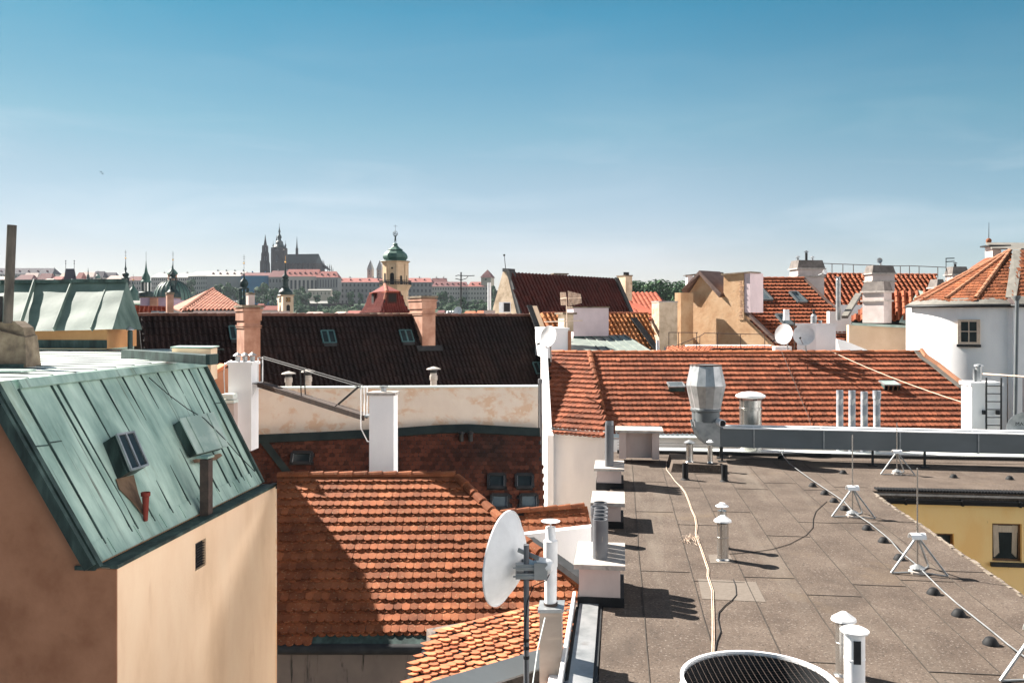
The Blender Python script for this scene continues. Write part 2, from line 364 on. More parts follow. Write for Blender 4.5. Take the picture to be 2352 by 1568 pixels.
# flat metal roof: rises slightly towards the back
FR0 = t0; FR1 = t1
def fl(px, py):   # pixel onto the flat roof plane
    n = Vector((0, -.013, 1)).normalized(); return on(px, py, t0, n)
fn = Vector((0, -.013, 1)).normalized()
far = [Vector((-11.2, 30.5, 0)), Vector((-24, 30.5, 0)), Vector((-24, 15.6, 0))]
for p in far: p.z = t0.z+.013*(p.y-t0.y)
t1f = t1.copy(); t1f.z = t0.z+.013*(t1f.y-t0.y); mb = MB(); mb.prism([t0+Vector((0,0,0)), t1f, far[0], far[1], far[2]], (0, 0, -.1))
sd = Vector((1, -.22, 0)).normalized()
yy = 18.0; sm_ = MB()
while yy < 36:
    # seam line from left to the mansard edge
    p = Vector((-20, yy+2.4, 0)); q0 = None
    e = t0; d = (t1-t0)
    den = sd.x*d.y-sd.y*d.x; s = ((e.x-p.x)*d.y-(e.y-p.y)*d.x)/den; q = p+sd*s
    if q.y > t1.y: q = p+sd*((-10.0-p.x)/sd.x)
    if q.y > t0.y+.3 and q.y < 30.3:
        a = p.copy()
        if a.y > 30.3: a = p+sd*((30.3-p.y)/sd.y)
        a.z = t0.z+.013*(a.y-t0.y)+.004; q.z = t0.z+.013*(q.y-t0.y)+.004
        sm_.bar(a, q, .045, .034)
    yy += .80
mk('zinc roof', [(.72,.80,.75), (.84,.89,.86)], .8, rough=.38, metal=.25, dirt=((.2,.22,.18), 4, .66, .08, (.4,2,1)))
mb.build('flat_roof', MATS['zinc roof'], L0); sm_.build('flat_roof_seam', CD, L0)  # dark seam colour stands in for the shadow lines between sheets
# dark upstand box along the right edge of the flat roof
mb = MB(); p = [fl(278, 822), fl(478, 838), fl(476, 832), fl(280, 815)]
top = [Q(*K('a1', x, y), q.y) for (x, y), q in zip(((1110,1262), (1885,1255), (1890,1248), (1120,1256)), p)]
e0, e1 = p[0], p[1]; dd = Vector((.05, .5, 0)); hgt = Vector((0, 0, .24)); mb.obox(e0, e1-e0, dd, hgt)
mb.obox(e1-WL*.0+Vector((-.05,-.03,0)), Vector((.1,0,0)), dd, hgt+Vector((0,0,.03)))
mb.build('parapet_upstand', CD, L0)
# low plastered parapet block behind it
mb = MB(); p = Q(395, 872, 27.9); q = Q(484, 872, 27.3); q.z = p.z; mb.obox(p, q-p, (-.2, 1.2, 0), (0, 0, (872-799)/F*27.6))
mb.build('parapet_block', MATS['cream plaster'], L0)
mb = MB(); p = Q(391, 799, 27.8); q = Q(488, 799, 27.2); q.z = p.z+.01; mb.obox(p, q-p, (-.22, 1.3, 0), (0, 0, .04)); mb.build('parapet_capping', CS, L0)
# dormers: outlines on planes raised off the slope
def mo(x, y, h): return on(*K('a5', x, y), t0+mn*h, mn)
mk('dark glass', [(.02,.03,.035), (.035,.05,.055)], 1.5, rough=.12, spec=.28)
mk('clear glass', [(.10,.14,.16), (.16,.2,.22)], 1, rough=.06, spec=.9)
mk('rusty copper', [(.10,.06,.035), (.20,.13,.08), (.26,.18,.12)], 2, stretch=(1,1,.3), rough=.6)
def dormer(name, quad, h, glazed):
    q = [mo(x, y, h) for x, y in quad]; o = [p-mn*h for p in q]; b = MB(); b.hexa([o[3], o[2], o[1], o[0]]+[q[3], q[2], q[1], q[0]]); d = b.build(name, CD, L0); c = MB()
    if glazed:
        for t in (0.02, .5, .98): c.bar(q[0].lerp(q[1], t)+mn*.02, q[3].lerp(q[2], t)+mn*.02, .05, .05, mn)
        c.build('mullion', MATS['galvanised'], d); c = MB()
        for t in (.015, .985): c = MB(); c.bar(q[0].lerp(q[3], t)+mn*.022, q[1].lerp(q[2], t)+mn*.022, .045, .05, mn); c.build('window_rail', MATS['galvanised'], d)
        c = MB(); c.prism([p+mn*.012 for p in q], mn*.004); c.build('pane', MATS['dark glass'], d); c = MB()
        c.prism([q[0]-mn*.10-mu*.03, q[1]-mn*.10+mu*.03, q[2]-mn*.10+mu*.03, q[3]-mn*.10-mu*.03], mn*.03); c.build('collar', CD, d)
    else:
        ctr = sum(q, Vector())/4; k = [ctr+(p-ctr)*1.08+mn*.01 for p in q]; c.prism(k, mn*.03)
        for t in (.18, .78): c.bar(k[0].lerp(k[1], t)+mn*.04, k[3].lerp(k[2], t)+mn*.04, .02, .04, mn)
        c.build('dormer_cover', CS, d)
    return d
dormer('window_dormer', ((962, 776), (1105, 752), (1228, 1032), (1085, 1078)), .36, True)
dormer('covered_dormer', ((1500, 655), (1762, 604), (1882, 866), (1640, 928)), .24, False)
m = MB(); pts = [mo(x, y, .02) for x, y in ((962, 1145), (1110, 1110), (1150, 1270), (1215, 1452), (1185, 1440), (1090, 1330), (990, 1230))]; m.prism(pts, mn*.012); m.build('rust_stained_sheet', MATS['rusty copper'], L0)
m = MB(); pts = [mo(x, y, .02) for x, y in ((1600, 985), (1830, 930), (1850, 950), (1800, 985), (1620, 1010))]; m.prism(pts, mn*.01); m.build('rust_stained_sheet', MATS['rusty copper'], L0)
f0 = mo(1690, 1420, .0); T = thing('square_vent_shaft', 'dark square vent shaft with a green copper cap standing on the mansard slope', 'vent shaft', f0); tz = on(*K('a5', 1700, 985), f0+Vector((.12, -.1, 0)), Vector((0, 1, 0))).z
m = MB(); m.obox(f0+Vector((-.06, -.06, -.2)), WD*.24, -WL*.22, (0, 0, tz-f0.z+.2)); m.build('shaft', MATS['rusty bar'], T); m = MB(); m.obox(f0+Vector((-.13, -.12, tz-f0.z+.03)), WD*.36, -WL*.30, (0, 0, .05)); m.build('cap', CP, T)
f0 = mo(1200, 1452, .0); m = MB(); tz = on(*K('a5', 1200, 1255), f0+Vector((.05, -.05, 0)), Vector((0, 1, 0))).z; h_ = tz-f0.z; m.lathe(f0+Vector((.04, -.02, -.1)), [(.045, 0), (.06, h_*.45), (.075, h_+.0), (.10, h_+.02), (.10, h_+.10), (.08, h_+.10), (.06, h_-.05)], 14, cap=False); mk('red clay pipe', [(.20,.035,.025), (.27,.05,.035)], 3); tag(m.build('clay_pipe', MATS['red clay pipe'], None, True, f0), 'small dark red pipe sticking up from the lower mansard slope', 'vent pipe')
m = MB(); w_ = [mo(1240, 300, .1), mo(1400, 440, .12), mo(1560, 560, .14), mo(1700, 640, .3), mo(1850, 790, .3), mo(2000, 960, .15), mo(2120, 1080, .1)]; m.tube(w_, .012, 5); tag(m.build('wire', MATS['black rubber'] if 'black rubber' in MATS else CD, None, True, w_[2]), 'thin black wire sagging across the green mansard slope', 'wire')
# ------------------------------------------------------------------ centre: orange beaver-tail roof
SL = .58
Z1 = -4.65; Yr = 25.5
def roofplane(z1, y1, sl, ax=0.0): # plane rising away from the camera; ax = tilt of the ridge in plan
    d = Vector((math.cos(ax), math.sin(ax), 0)); dn = Vector((math.sin(ax), -math.cos(ax), 0)); v = (dn-Vector((0, 0, sl))).normalized()
    n = d.cross(v)
    if n.z < 0: n = -n
    return Vector((0, y1, z1)), d, v, n.normalized()
c0, cu, cv, cn = roofplane(Z1, Yr, SL, .03)
cpt = lambda x, y: on(x, y, c0, cn)
import bmesh
def cutx(mb, px):   # verge cut along a straight line
    me = bpy.data.meshes.new('t'); me.from_pydata([tuple(p) for p in mb.v], [], mb.f); b = bmesh.new(); b.from_mesh(me); n = Vector((1, -(px-CX)/F, 0)).normalized()
    bmesh.ops.bisect_plane(b, geom=b.verts[:]+b.edges[:]+b.faces[:], plane_co=(0, 0, 0), plane_no=n, clear_inner=True); b.verts.index_update(); o = MB(); o.v = [v.co.copy() for v in b.verts]; o.f = [tuple(v.index for v in f.verts) for f in b.faces]; b.free(); bpy.data.meshes.remove(me); return o
H1 = thing('tiled_house', 'house with a sunlit orange beaver-tail tile roof, half shaded, beside the cream wall', 'building', (0, 23, GZ))
edge = [cpt(575, 1094), cpt(1045, 1094), cpt(1108, 1155), cpt(1190, 1232), cpt(1335, 1352), cpt(1345, 1400), cpt(1000, 1448), cpt(560, 1455)]
mb = MB(); beaver(mb, edge, cpt(560, 1094), cu, cv, cn, w=.20, pitch=.335, lift=.085, t=.035); cutx(mb, 636).build('roof', MATS['orange tile'], H1)
mb = MB(); slab(mb, edge, cn, .15); cutx(mb, 636).build('roof_boards', MATS['dark metal'], H1)
mb = MB(); ridgecaps(mb, cpt(640, 1093)+cn*.06, cpt(1045, 1092)+cn*.06, .13, .42); mb.build('ridge_tiles', MATS['orange tile'], H1)
mb = MB(); hp = [cpt(1050, 1098), cpt(1108, 1155), cpt(1190, 1232), cpt(1340, 1352)]
for i in range(3): ridgecaps(mb, hp[i]+cn*.07, hp[i+1]+cn*.07, .14, .42, cn)
mb.build('hip_tiles', MATS['orange tile'], H1)
# ------------------------------------------------------------------ felt flat roof on the right
ZF = -5.2; D = Vector((.124, 1, 0)).normalized(); E = Vector((1, -.124, 0)).normalized()
def ff(px, py): return QZ(px, py, ZF)
mk('roofing felt', [(.084,.061,.047), (.120,.090,.070), (.158,.122,.097)], 1.1, detail=8, rough=.9, bump=.006, bscale=70, lo=.3, hi=.7,
   spots=(((.25,.21,.18), 24, .57, .08, SX), ((.045,.036,.03), 28, .56, .08, SX)), dirt=(((.19,.16,.13), 1.0, .55, .25, (1.1,.09,1)), ((.06,.046,.037), .7, .57, .2, (1,.5,1)), ((.17,.125,.085), .5, .60, .2, SX)), uv=(E, D, (0, 0, 1)))
FE = MATS['roofing felt']
FB = thing('flat_roofed_building', 'building with a broad brown gravelled felt roof and a yellow courtyard wall, on the right', 'building', (5, 18, GZ))
pl0 = ff(1376, 1541); pl1 = pl0+D*21.2; pl0 = pl0-D*6
c_in = ff(2003, 1127); yd = ff(2352, 1368)
cy0 = c_in; Dc = D
near = cy0-Dc*16
right = 34.0
pts = [pl0, near, cy0, cy0+E*14, cy0+E*14+D*8.2, pl1+E*.0]
q = pl1+E*(right-pl1.x); mb = MB(); mb.prism([pl0, near, cy0, cy0+E*16, cy0+E*16+D*6.9, pl1], (0, 0, -.25)); mb.build('felt_roof', FE, FB)
# laps between the sheets: raised 4 mm strips
lp = MB(); rl = random.Random(3)
for k in range(1, 13):
    s0 = pl0+E*(k*1.02-.3); a = s0+D*4; 
    if (a-cy0).dot(E) > -.15: break
    b = s0+D*(25.6)
    w = [a.lerp(b, i/14)+E*rl.uniform(-.012, .012)+Vector((0, 0, .004)) for i in range(15)]
    for i in range(14): lp.obox(w[i], w[i+1]-w[i], E*.013, (0, 0, .007))
    y = rl.uniform(5, 8)
    while y < 25:
        m = s0+D*y; lp.obox(m+Vector((0, 0, .004)), E*1.0+D*rl.uniform(-.02, .02), D*.017, (0, 0, .0075)); y += rl.uniform(4.2, 6.0)
for k in range(6):
    m = pl0+D*(26.0+k*.75)+E*.2; lp.obox(m+Vector((0, 0, .004)), E*24, D*.03, (0, 0, .009))
mk('patch felt', [(.17,.142,.118), (.21,.178,.15)], 14, detail=8, rough=.95, bump=.004, bscale=70)
pm = MB(); pp = [ff(*K('b2', x, y))+Vector((0, 0, .003)) for x, y in ((740,462), (1500,500), (1380,262), (690,222))]; pm.prism(pp, (0, 0, .004)); pm.build('felt_patch', MATS['patch felt'], FB); pm = MB(); pp = [ff(*K('a7', x, y))+Vector((0, 0, .003)) for x, y in ((1625,1495), (1850,1495), (1800,1415), (1610,1420))]; pm.prism(pp, (0, 0, .004)); pm.build('felt_patch', MATS['patch felt'], FB)
mk('felt lap', [(.045,.038,.032), (.085,.072,.06)], 2); lp.build('felt_laps', MATS['felt lap'], FB)
mk('felt crust', [(.16,.13,.10), (.34,.29,.24)], 6)
# near courtyard verge crust and wall
mb = MB(); rl = random.Random(5); y = 0.0
while y < 15.5:
    l = rl.uniform(.12, .4); mb.obox(near+Dc*y+E*rl.uniform(-.13, -.06)+Vector((0, 0, .002)), E*rl.uniform(.04, .10), Dc*l*.9, (0, 0, rl.uniform(.008, .02))); y += l
mb.build('roof_verge', MATS['felt crust'], FB)
mk('yellow plaster', [(.94,.63,.27), (.96,.69,.32), (.97,.71,.35)], 1.2, stretch=(1,1,.5), bump=.003, bscale=14, dirt=((.34,.2,.08), 3, .68, .12, (1,1,.4)))
yw = MB()
n0 = c_in+Vector((0, 0, 0)); wz = -.62
def yp(px, py): return on(px, py, cy0, D)          # point on the courtyard wall
W1 = (yp(2280, 1205), yp(2352-6, 1290)); W0 = (yp(2140, 1222), yp(2190, 1268))
def yrect(x0, x1, z0, z1): 
    a = cy0+E*x0; yw.obox(Vector((a.x, a.y, z0)), E*(x1-x0), D*.35, (0, 0, z1-z0))
ex = lambda p: (p-cy0).dot(E)
x0, x1 = ex(yp(2279, 1250)), ex(yp(2347, 1250)); u0, u1 = ex(yp(2120, 1250)), ex(yp(2191, 1250))
zt, zb = yp(2280, 1201).z, yp(2280, 1288).z; vt, vb = yp(2150, 1224).z, yp(2150, 1330).z
top = ZF-.27
yrect(-.35, u0, -25, top); yrect(u0, u1, -25, vb); yrect(u0, u1, vt, top); yrect(u1, x0, -25, top); yrect(x0, x1, -25, zb); yrect(x0, x1, zt, top); yrect(x1, 14, -25, top)
yw.build('courtyard_wall', MATS['yellow plaster'], FB)
sw = MB(); sw.obox(Vector((near.x, near.y, -30)), D*16, -E*.3, (0, 0, 24.5)); sw.build('side_wall', MATS['yellow plaster'], FB)
sw = MB(); sw.obox(Vector((pl0.x, pl0.y, -30)), D*27, E*.3, (0, 0, 24.5)); sw.build('party_wall', MATS['white plaster'], FB)
mk('timber frame', [(.16,.09,.05), (.24,.14,.08)], 6, rough=.6); mk('curtain', [(.50,.42,.34), (.62,.54,.45)], 5, stretch=(4,4,.6))
def cwin(xa, xb, za, zb_, sill=True):
    f = MB(); a = cy0+E*xa+D*.10; w = xb-xa; h = za-zb_
    for (o, ww, hh) in ((0, .06, h), (w-.06, .06, h)): f.obox(Vector((a.x, a.y, zb_))+E*o, E*ww, D*.07, (0, 0, hh))
    for o in (0, h-.06): f.obox(Vector((a.x, a.y, zb_+o))+E*.061, E*(w-.122), D*.068, (0, 0, .06))
    fr = f.build('window', MATS['timber frame'], FB)
    g = MB(); g.obox(Vector((a.x, a.y, zb_+.05))+E*.05+D*.03, E*(w-.1), D*.008, (0, 0, h-.1)); g.build('pane', MATS['dark glass'], fr)
    if sill:
        for sgn in (0, 1):
            c = MB(); base = Vector((a.x, a.y, 0))+D*.016
            for i in range(5):
                xx = (.07+i*.028) if not sgn else (w-.07-i*.028-.03); bow = .05*math.sin(i)
                c.prism([base+E*xx+Vector((0, 0, za-.07)), base+E*(xx+.03)+Vector((0, 0, za-.07)), base+E*(xx+.03+(.03 if not sgn else -.03))+Vector((0, 0, zb_+.1+i*.03)), base+E*(xx+(.02 if not sgn else -.02))+Vector((0, 0, zb_+.1+i*.03))], D*(.004+.0015*i))
            c.build('curtain', MATS['curtain'], fr)
        c = MB(); base = Vector((a.x, a.y, 0))+D*.004; c.obox(base+E*.07+Vector((0, 0, za-.28)), E*(w-.14), D*.008, (0, 0, .2)); c.build('curtain', MATS['curtain'], fr)
        s2 = MB(); b = cy0+E*(xa-.06)-D*.1; s2.obox(Vector((b.x, b.y, zb_-.14)), E*(w+.12), D*.2, (0, 0, .12)); s2.build('sill', MATS['dark metal'], fr)
    return fr
cwin(x0, x1, zt, zb); cwin(u0, u1, vt, vb, False)
m = MB(); b = cy0-D*.16; m.obox(b+E*.35+Vector((0, 0, -.34)), E*14, D*.15, (0, 0, .13))
for i in range(7): m.obox(b+E*(.9+i*1.6)-D*.02+Vector((0, 0, -.36)), E*.06, D*.18, (0, 0, .17))
m.build('gutter', MATS['black rubber'], FB)
m = MB(); m.obox(cy0+E*.1-D*.03+Vector((0, 0, -.12)), E*14, D*.1, (0, 0, .06)); m.build('eaves_strip', MATS['concrete'], FB)
m = MB()
for i in range(150): m.obox(cy0+E*(.15+i*.09)-D*.0+Vector((0, 0, .012)), E*.055, D*.34, (0, 0, .05))
m.build('leaf_guard', MATS['black rubber'], FB)
# far kerb and zinc gutter behind
m = MB(); m.obox(pl1+E*.2-D*.3+Vector((0, 0, .0)), E*24, D*.3, (0, 0, .10)); m.build('rear_kerb', MATS['dark metal'], FB)
m = MB(); m.obox(pl1+D*.02+E*1.5+Vector((0, 0, -.3)), E*24, D*1.2, (0, 0, .32)); m.build('rear_gutter', MATS['zinc roof'], FB)
# metal parapet tray along the left edge
m = MB(); tl = ff(1376, 1541)-E*.42-D*4; m.obox(tl+Vector((0, 0, -.1)), E*.34, D*7.0, (0, 0, .16)); m.build('parapet_tray', MATS['galvanised'], FB)
m = MB(); m.obox(tl-E*.13+Vector((0, 0, -.05)), E*.05, D*7.1, (0, 0, .24)); m.build('parapet_rim', MATS['white paint'], FB)
m = MB(); m.obox(tl+E*.345+Vector((0, 0, -.1)), E*.06, D*7.0, (0, 0, .12)); m.obox(tl-E*.07+Vector((0, 0, -.1)), E*.065, D*7.0, (0, 0, .05)); m.build('parapet_channel', MATS['dark metal'], FB)
# chimneys on the left edge
def blockchim(corner, w, d, zcap, capt, ov, flues, r, hh):
    b = MB(); b.obox(Vector((corner.x, corner.y, ZF-.6)), E*w, D*d, (0, 0, zcap-capt-ZF+.6)); c = b.build('chimney', MATS['pinkish render'], FB)
    k = MB(); k.obox(Vector((corner.x, corner.y, zcap-capt))-E*ov-D*ov, E*(w+2*ov), D*(d+2*ov), (0, 0, capt)); k.build('chimney_cap', MATS['concrete'], c)
    f = MB(); f.obox(Vector((corner.x, corner.y, ZF-.05))-E*.03-D*.03, E*(w+.10), D*(d+.06), (0, 0, .22)); f.build('flashing', MATS['black rubber'], c)
    for i in range(flues):
        p = Vector((corner.x, corner.y, zcap))+E*w*.5+D*(.38+i*(d-.5)/max(1, flues-1))
        q = MB(); q.lathe(p, [(r, 0), (r, hh), (r*.86, hh), (r*.86, hh-.3)], 18, cap=False); q.build('flue_pipe', MATS['grey pvc'], c, True)
    return c
pA = Q(1330, 1366, 15.75); blockchim(pA, .74, 1.45, -4.43, .085, .09, 4, .137, .72)
pC = Q(1371, 1119, 26.6); blockchim(pC, .74, 1.4, -4.58, .08, .09, 4, .13, 1.28)
pB = Q(1366, 1208, 21.6); blockchim(pB, .64, 1.3, -4.56, .09, .10, 0, .1, .1)
for i, (x, y, Y, r) in enumerate(((1375, 1163, 20.2, .19), (1379, 1153, 21.3, .17))):
    t = Q(x, y, Y); m = MB(); m.lathe((t.x, t.y, ZF), [(r*.93, 0), (r*.93, t.z-ZF-.22), (r, t.z-ZF-.2), (r, t.z-ZF), (r*.88, t.z-ZF), (r*.88, t.z-ZF-.5)], 20, cap=False); m.build('flue_pipe', MATS['grey pvc'], FB, True)
# low hooded vent block near the far edge
p = Q(1422, 1034, 31.2); b = MB(); b.obox(p+Vector((0, 0, -.3)), E*.25, D*.9, (0, 0, .95)); b.obox(p+E*1.17+Vector((0, 0, -.3)), E*.25, D*.9, (0, 0, .95)); b.obox(p+E*.25+D*.3+Vector((0, 0, -.3)), E*.92, D*.6, (0, 0, .95)); c = b.build('vent_housing', MATS['pinkish render'], FB)
k = MB(); k.obox(p-E*.14-D*.14+Vector((0, 0, .65)), E*1.7, D*1.25, (0, 0, .09)); k.build('housing_cap', MATS['concrete'], c)
# bottom white block with round opening
p = Q(1263, 1543, 13.0); b = MB(); hgt = p.z
b.obox(Vector((p.x, p.y, -7.5))-D*1.6, E*1.05, D*1.6, (0, 0, p.z+7.5)); c = b.build('vent_block', MATS['white plaster'], FB)
k = MB(); ctr = Vector((p.x, p.y, p.z))+E*.56-D*.72; k.lathe(ctr, [(.40, 0), (.44, .02), (.44, .05), (.37, .05), (.36, .0)], 28, cap=False); k.build('opening_rim', MATS['galvanised'], c, True)
k = MB(); k.lathe(ctr+Vector((0, 0, .004)), [(.36, 0), (.36, .008)], 28); k.build('opening', MATS['black rubber'], c)
# small pad with vents
p0, p1 = ff(1541, 1084), ff(1655, 1087); m = MB(); dd = D*2.2
m.prism([p0, p1, p1+D*.02+Vector((0,0,.27)), p0+D*.15+E*.08+Vector((0, 0, .27))], dd); m.build('raised_pad', FE, FB)
# ---- loose things on the felt
def cowl_vent(loc, r, h, label, kind, group=None):
    t = thing('roof_vent', label, 'roof vent', loc, group); L = Vector(loc)
    b = MB(); b.lathe(L, [(r*1.25, 0), (r*1.02, .03), (r, .05), (r, h*.52), (r*1.04, h*.525), (r*1.04, h*.54), (r, h*.545), (r, h*.86)], 20); b.build('pipe', MATS['steel flue'] if kind != 'pot' else MATS['white paint'], t, True)
    if kind == 'cone':
        b = MB(); b.lathe(L, [(r*.8, h*.86), (r*.8, h*.93)], 16); b.build('neck', MATS['black rubber'], t)
        b = MB(); n = 18; b.lathe(L+Vector((0, 0, h*.9)), [(r*1.55, 0), (r*1.5, .03), (r*.35, h*.14), (.01, h*.15)], n, cap=False); b.build('cowl', MATS['white paint'] if 'white' in label else MATS['galvanised'], t)
    elif kind == 'disc':
        b = MB(); b.lathe(L+Vector((0, 0, h*.86)), [(r*.3, 0), (r*.3, .08)], 8); b.build('neck', MATS['galvanised'], t)
        b = MB(); b.lathe(L+Vector((0, 0, h*.86+.08)), [(r*1.2, 0), (r*1.5, .02), (r*1.1, .05), (r*.7, .055), (r*.68, .09), (.01, .1)], 20, cap=False); b.build('cowl', MATS['white paint'], t, True)
    else:
        b = MB(); b.lathe(L+Vector((0, 0, h*.86)), [(r*.98, 0), (r*1.35, .015), (r*1.42, .04), (r*1.0, .07), (.01, .085)], 22, cap=False); b.build('cowl', MATS['white paint'], t, True)
        b = MB(); f = -D; s = Vector((f.y, -f.x, 0)); b.obox(L+f*r*.93-s*r*.35+Vector((0, 0, h*.5)), s*r*.7, f*r*.12, (0, 0, h*.3)); b.build('slot', MATS['dark metal'], t)
    return t
l = ff(1660, 1285); cowl_vent(l, .122, .92, 'shiny steel vent with scalloped white conical cap, mid felt roof', 'cone')
l2 = l+D*1.0+E*.10; cowl_vent(l2, .10, .98, 'low vent with white disc cap just peeking out behind the middle steel vent', 'disc')
z2 = ZF+.27; a = QZ(1584, 1060, z2); cowl_vent(a, .12, .72, 'steel vent with grey conical cap on the raised pad by the duct elbow', 'cone')
a = QZ(1631, 1062, z2); cowl_vent(a, .085, .70, 'thin white vent with slotted side on the raised pad by the duct elbow', 'disc')
for x, y, s in ((1574, 1101, 'dark post at the front of the raised pad, just below the conical-capped vent'), (1664, 1105, 'dark post in front of the right end of the raised vent pad')):
    p = ff(x, y); m = MB(); m.lathe(p, [(.16, 0), (.12, .03), (.10, .05), (.10, .52), (.085, .52), (.085, .4)], 16, cap=False); tag(m.build('vent_stub', MATS['black rubber'], None, True, p), s, 'vent pipe')
l = ff(1938, 1548); cowl_vent(l, .115, .88, 'steel vent with rust-stained cap, behind the white slotted vent at bottom right', 'cone')
l = Vector((3.95+.75, 12.05, ZF)); p = Q(1963, 1446, 11.9); cowl_vent(Vector((p.x, p.y, ZF)), .135, (p.z-ZF)/.9, 'white plastic vent with a long slot and flat cap at the bottom right', 'pot')
# big mesh-covered fan drum at the bottom
t = thing('extractor_fan', 'large round white extractor drum covered with wire mesh, at the bottom edge', 'fan', (3.19, 11.26, ZF)); C0 = Vector((3.19, 11.26, ZF))
b = MB(); b.lathe(C0, [(1.16, 0), (1.10, .1), (.97, .48), (1.0, .5), (1.0, .53), (.955, .53), (.95, .46)], 48, cap=False); b.build('drum', MATS['white paint'], t, True)
b = MB(); b.lathe(C0, [(.925, .10), (.925, .49)], 40, cap=False); b.build('drum_shade', MATS['dark metal'], t, True)  # dark inner cylinder added for the shadow inside the drum
b = MB(); b.lathe(C0+Vector((0, 0, .06)), [(.9, 0), (.9, .02)], 40); b.build('fan_well', MATS['dark metal'], t)
b = MB()
for i in range(26):
    x = -.93+1.86*i/25; y = math.sqrt(max(0, .95*.95-x*x))
    for q in (0, 1):
        pp = []
        for j in range(9):
            s = -1+j/4; X, Yv = (x, y*s) if q else (y*s, x)
            pp.append(C0+Vector((X, Yv, .50-.05*math.cos(PI/2*min(1, math.hypot(X, Yv)/.95)))))
        b.tube(pp, .0022, 3)
b.build('wire_mesh', MATS['rusty bar'], t)
# tripod lightning rods
def tripod(loc, label, ht=2.14, rot=0):
    t = thing('lightning_rod_tripod', label, 'lightning rod', loc, 'lightning rod tripods on the felt roof'); L = Vector(loc)
    b = MB(); b.cyl(L+Vector((0, 0, .1)), L+Vector((0, 0, ht*.45)), .02, 8); b.cyl(L+Vector((0, 0, ht*.45)), L+Vector((0, 0, ht)), .016, 8); b.build('mast', MATS['steel flue'], t)
    for k, q in enumerate((PI+.1, -.55, .75)):
        d = Vector((math.cos(q+rot), math.sin(q+rot), 0)); b = MB(); b.bar(L+Vector((0, 0, .70))+d*.04, L+d*.56+Vector((0, 0, .02)), .034, .034); b.bar(L+d*.10+Vector((0, 0, .02)), L+d*.56+Vector((0, 0, .02)), .03, .02); b.build('leg', MATS['galvanised'], t)
    b = MB(); n = 9; pr = [Vector((0, math.cos(PI*i/(n-1))*.10, math.sin(PI*i/(n-1))*.12)) for i in range(n)]; c = L+Vector((-.15, 0, .70))
    b.add([c+p for p in pr]+[c+p+Vector((.30, 0, 0)) for p in pr]+[c+p*.9 for p in pr]+[c+p*.9+Vector((.30, 0, 0)) for p in pr], [(i, i+1, n+i+1, n+i) for i in range(n-1)]+[(2*n+i, 3*n+i, 3*n+i+1, 2*n+i+1) for i in range(n-1)]); b.build('hood', MATS['white paint'], t)
    b = MB(); b.lathe(L+Vector((0, 0, .10)), [(.15, 0), (.14, .02), (.03, .08)], 14); b.build('shield', MATS['galvanised'], t)
    b = MB(); b.lathe(L+Vector((0, 0, .005)), [(.17, 0), (.17, .04), (.15, .05)], 10); b.build('ballast_block', MATS['concrete'], t)
    return t
tripod(ff(1958, 1186), 'tripod lightning rod in the middle of the row, left of the courtyard corner')
tripod(ff(2107, 1315), 'nearest full tripod lightning rod, beside the long courtyard edge')
tripod(ff(2060, 1089), 'farthest tripod lightning rod, standing close to the steel duct', 1.72)
tripod(ff(2382, 1562), 'tripod lightning rod of which one leg shows at the lower right corner')
con = [K('a8', *q) for q in ((110,700),(135,780),(190,850),(255,902),(400,1008),(520,1090),(610,1150),(700,1215),(800,1325),(930,1412),(1060,1518))]+[K('b3', *q) for q in ((540,505),(610,590),(720,680),(870,830),(950,910),(1050,1000),(1310,1210),(1440,1320),(1600,1440))]
m = MB(); m.tube([ff(*q)+Vector((0, 0, .11)) for q in con], .012, 6); tag(m.build('conductor_cable', MATS['galvanised'], None, True, ff(*con[5])), 'long silver lightning conductor running diagonally over the black rubber feet', 'cable')
cone = None
for i, q in enumerate([K('a8', 410,1040), K('a8', 520,1112), K('a8', 607,1182), K('a8', 702,1255), K('a8', 910,1435), K('b3', 482,480), K('b3', 605,615), K('b3', 870,880), K('b3', 1065,1048), K('b3', 1312,1270), K('a8', 690,920), K('a8', 1705,958), K('a8', 2220,974), K('a8', 118,782)]):
    p = ff(*q); far_ = i > 9
    lb = ['farthest rubber foot under the diagonal conductor, topmost of the run', 'second rubber foot from the top under the diagonal conductor', 'rubber foot under the conductor two feet above the middle tripod', 'rubber foot under the conductor right at the middle tripod', 'rubber foot under the conductor just below the middle tripod', 'second rubber foot below the middle tripod on the conductor', 'rubber foot under the conductor next to the nearest full tripod', 'first rubber foot below the nearest full tripod', 'second rubber foot below the nearest full tripod', 'nearest and largest rubber foot, lowest on the conductor', 'lone rubber foot between the duct and the middle tripod', 'rubber foot left of the two along the roof behind the courtyard', 'rubber foot right of the two along the roof behind the courtyard', 'rubber foot in the duct shade where the conductor starts'][i]
    if cone is None:
        m = MB(); m.lathe(p, [(.125, 0), (.12, .03), (.075, .10), (.05, .115), (.0, .12)], 16, cap=False); cone = tag(m.build('cable_support', MATS['black rubber'], None, True, p), lb, 'cable support', 'rubber feet carrying the lightning conductor')
    else:
        c = cone.copy(); COL.objects.link(c); c.location = p; c['label'] = lb
m = MB(); cb = [K('a7', *q) for q in ((1222,560),(1222,640),(1262,690),(1300,745),(1345,790),(1390,850),(1425,935),(1450,1010),(1482,1080),(1495,1160),(1488,1230),(1515,1310),(1560,1440),(1600,1560))]+[K('b2', *q) for q in ((800,200),(858,380),(856,480),(860,600),(862,780),(862,950),(858,1110),(855,1200))]
m.tube([ff(*q)+Vector((0, 0, .02)) for q in cb], .009, 6); m.tube([ff(*q)+Vector((.03, 0, .02)) for q in cb[4:]], .006, 5)
rl = random.Random(9)
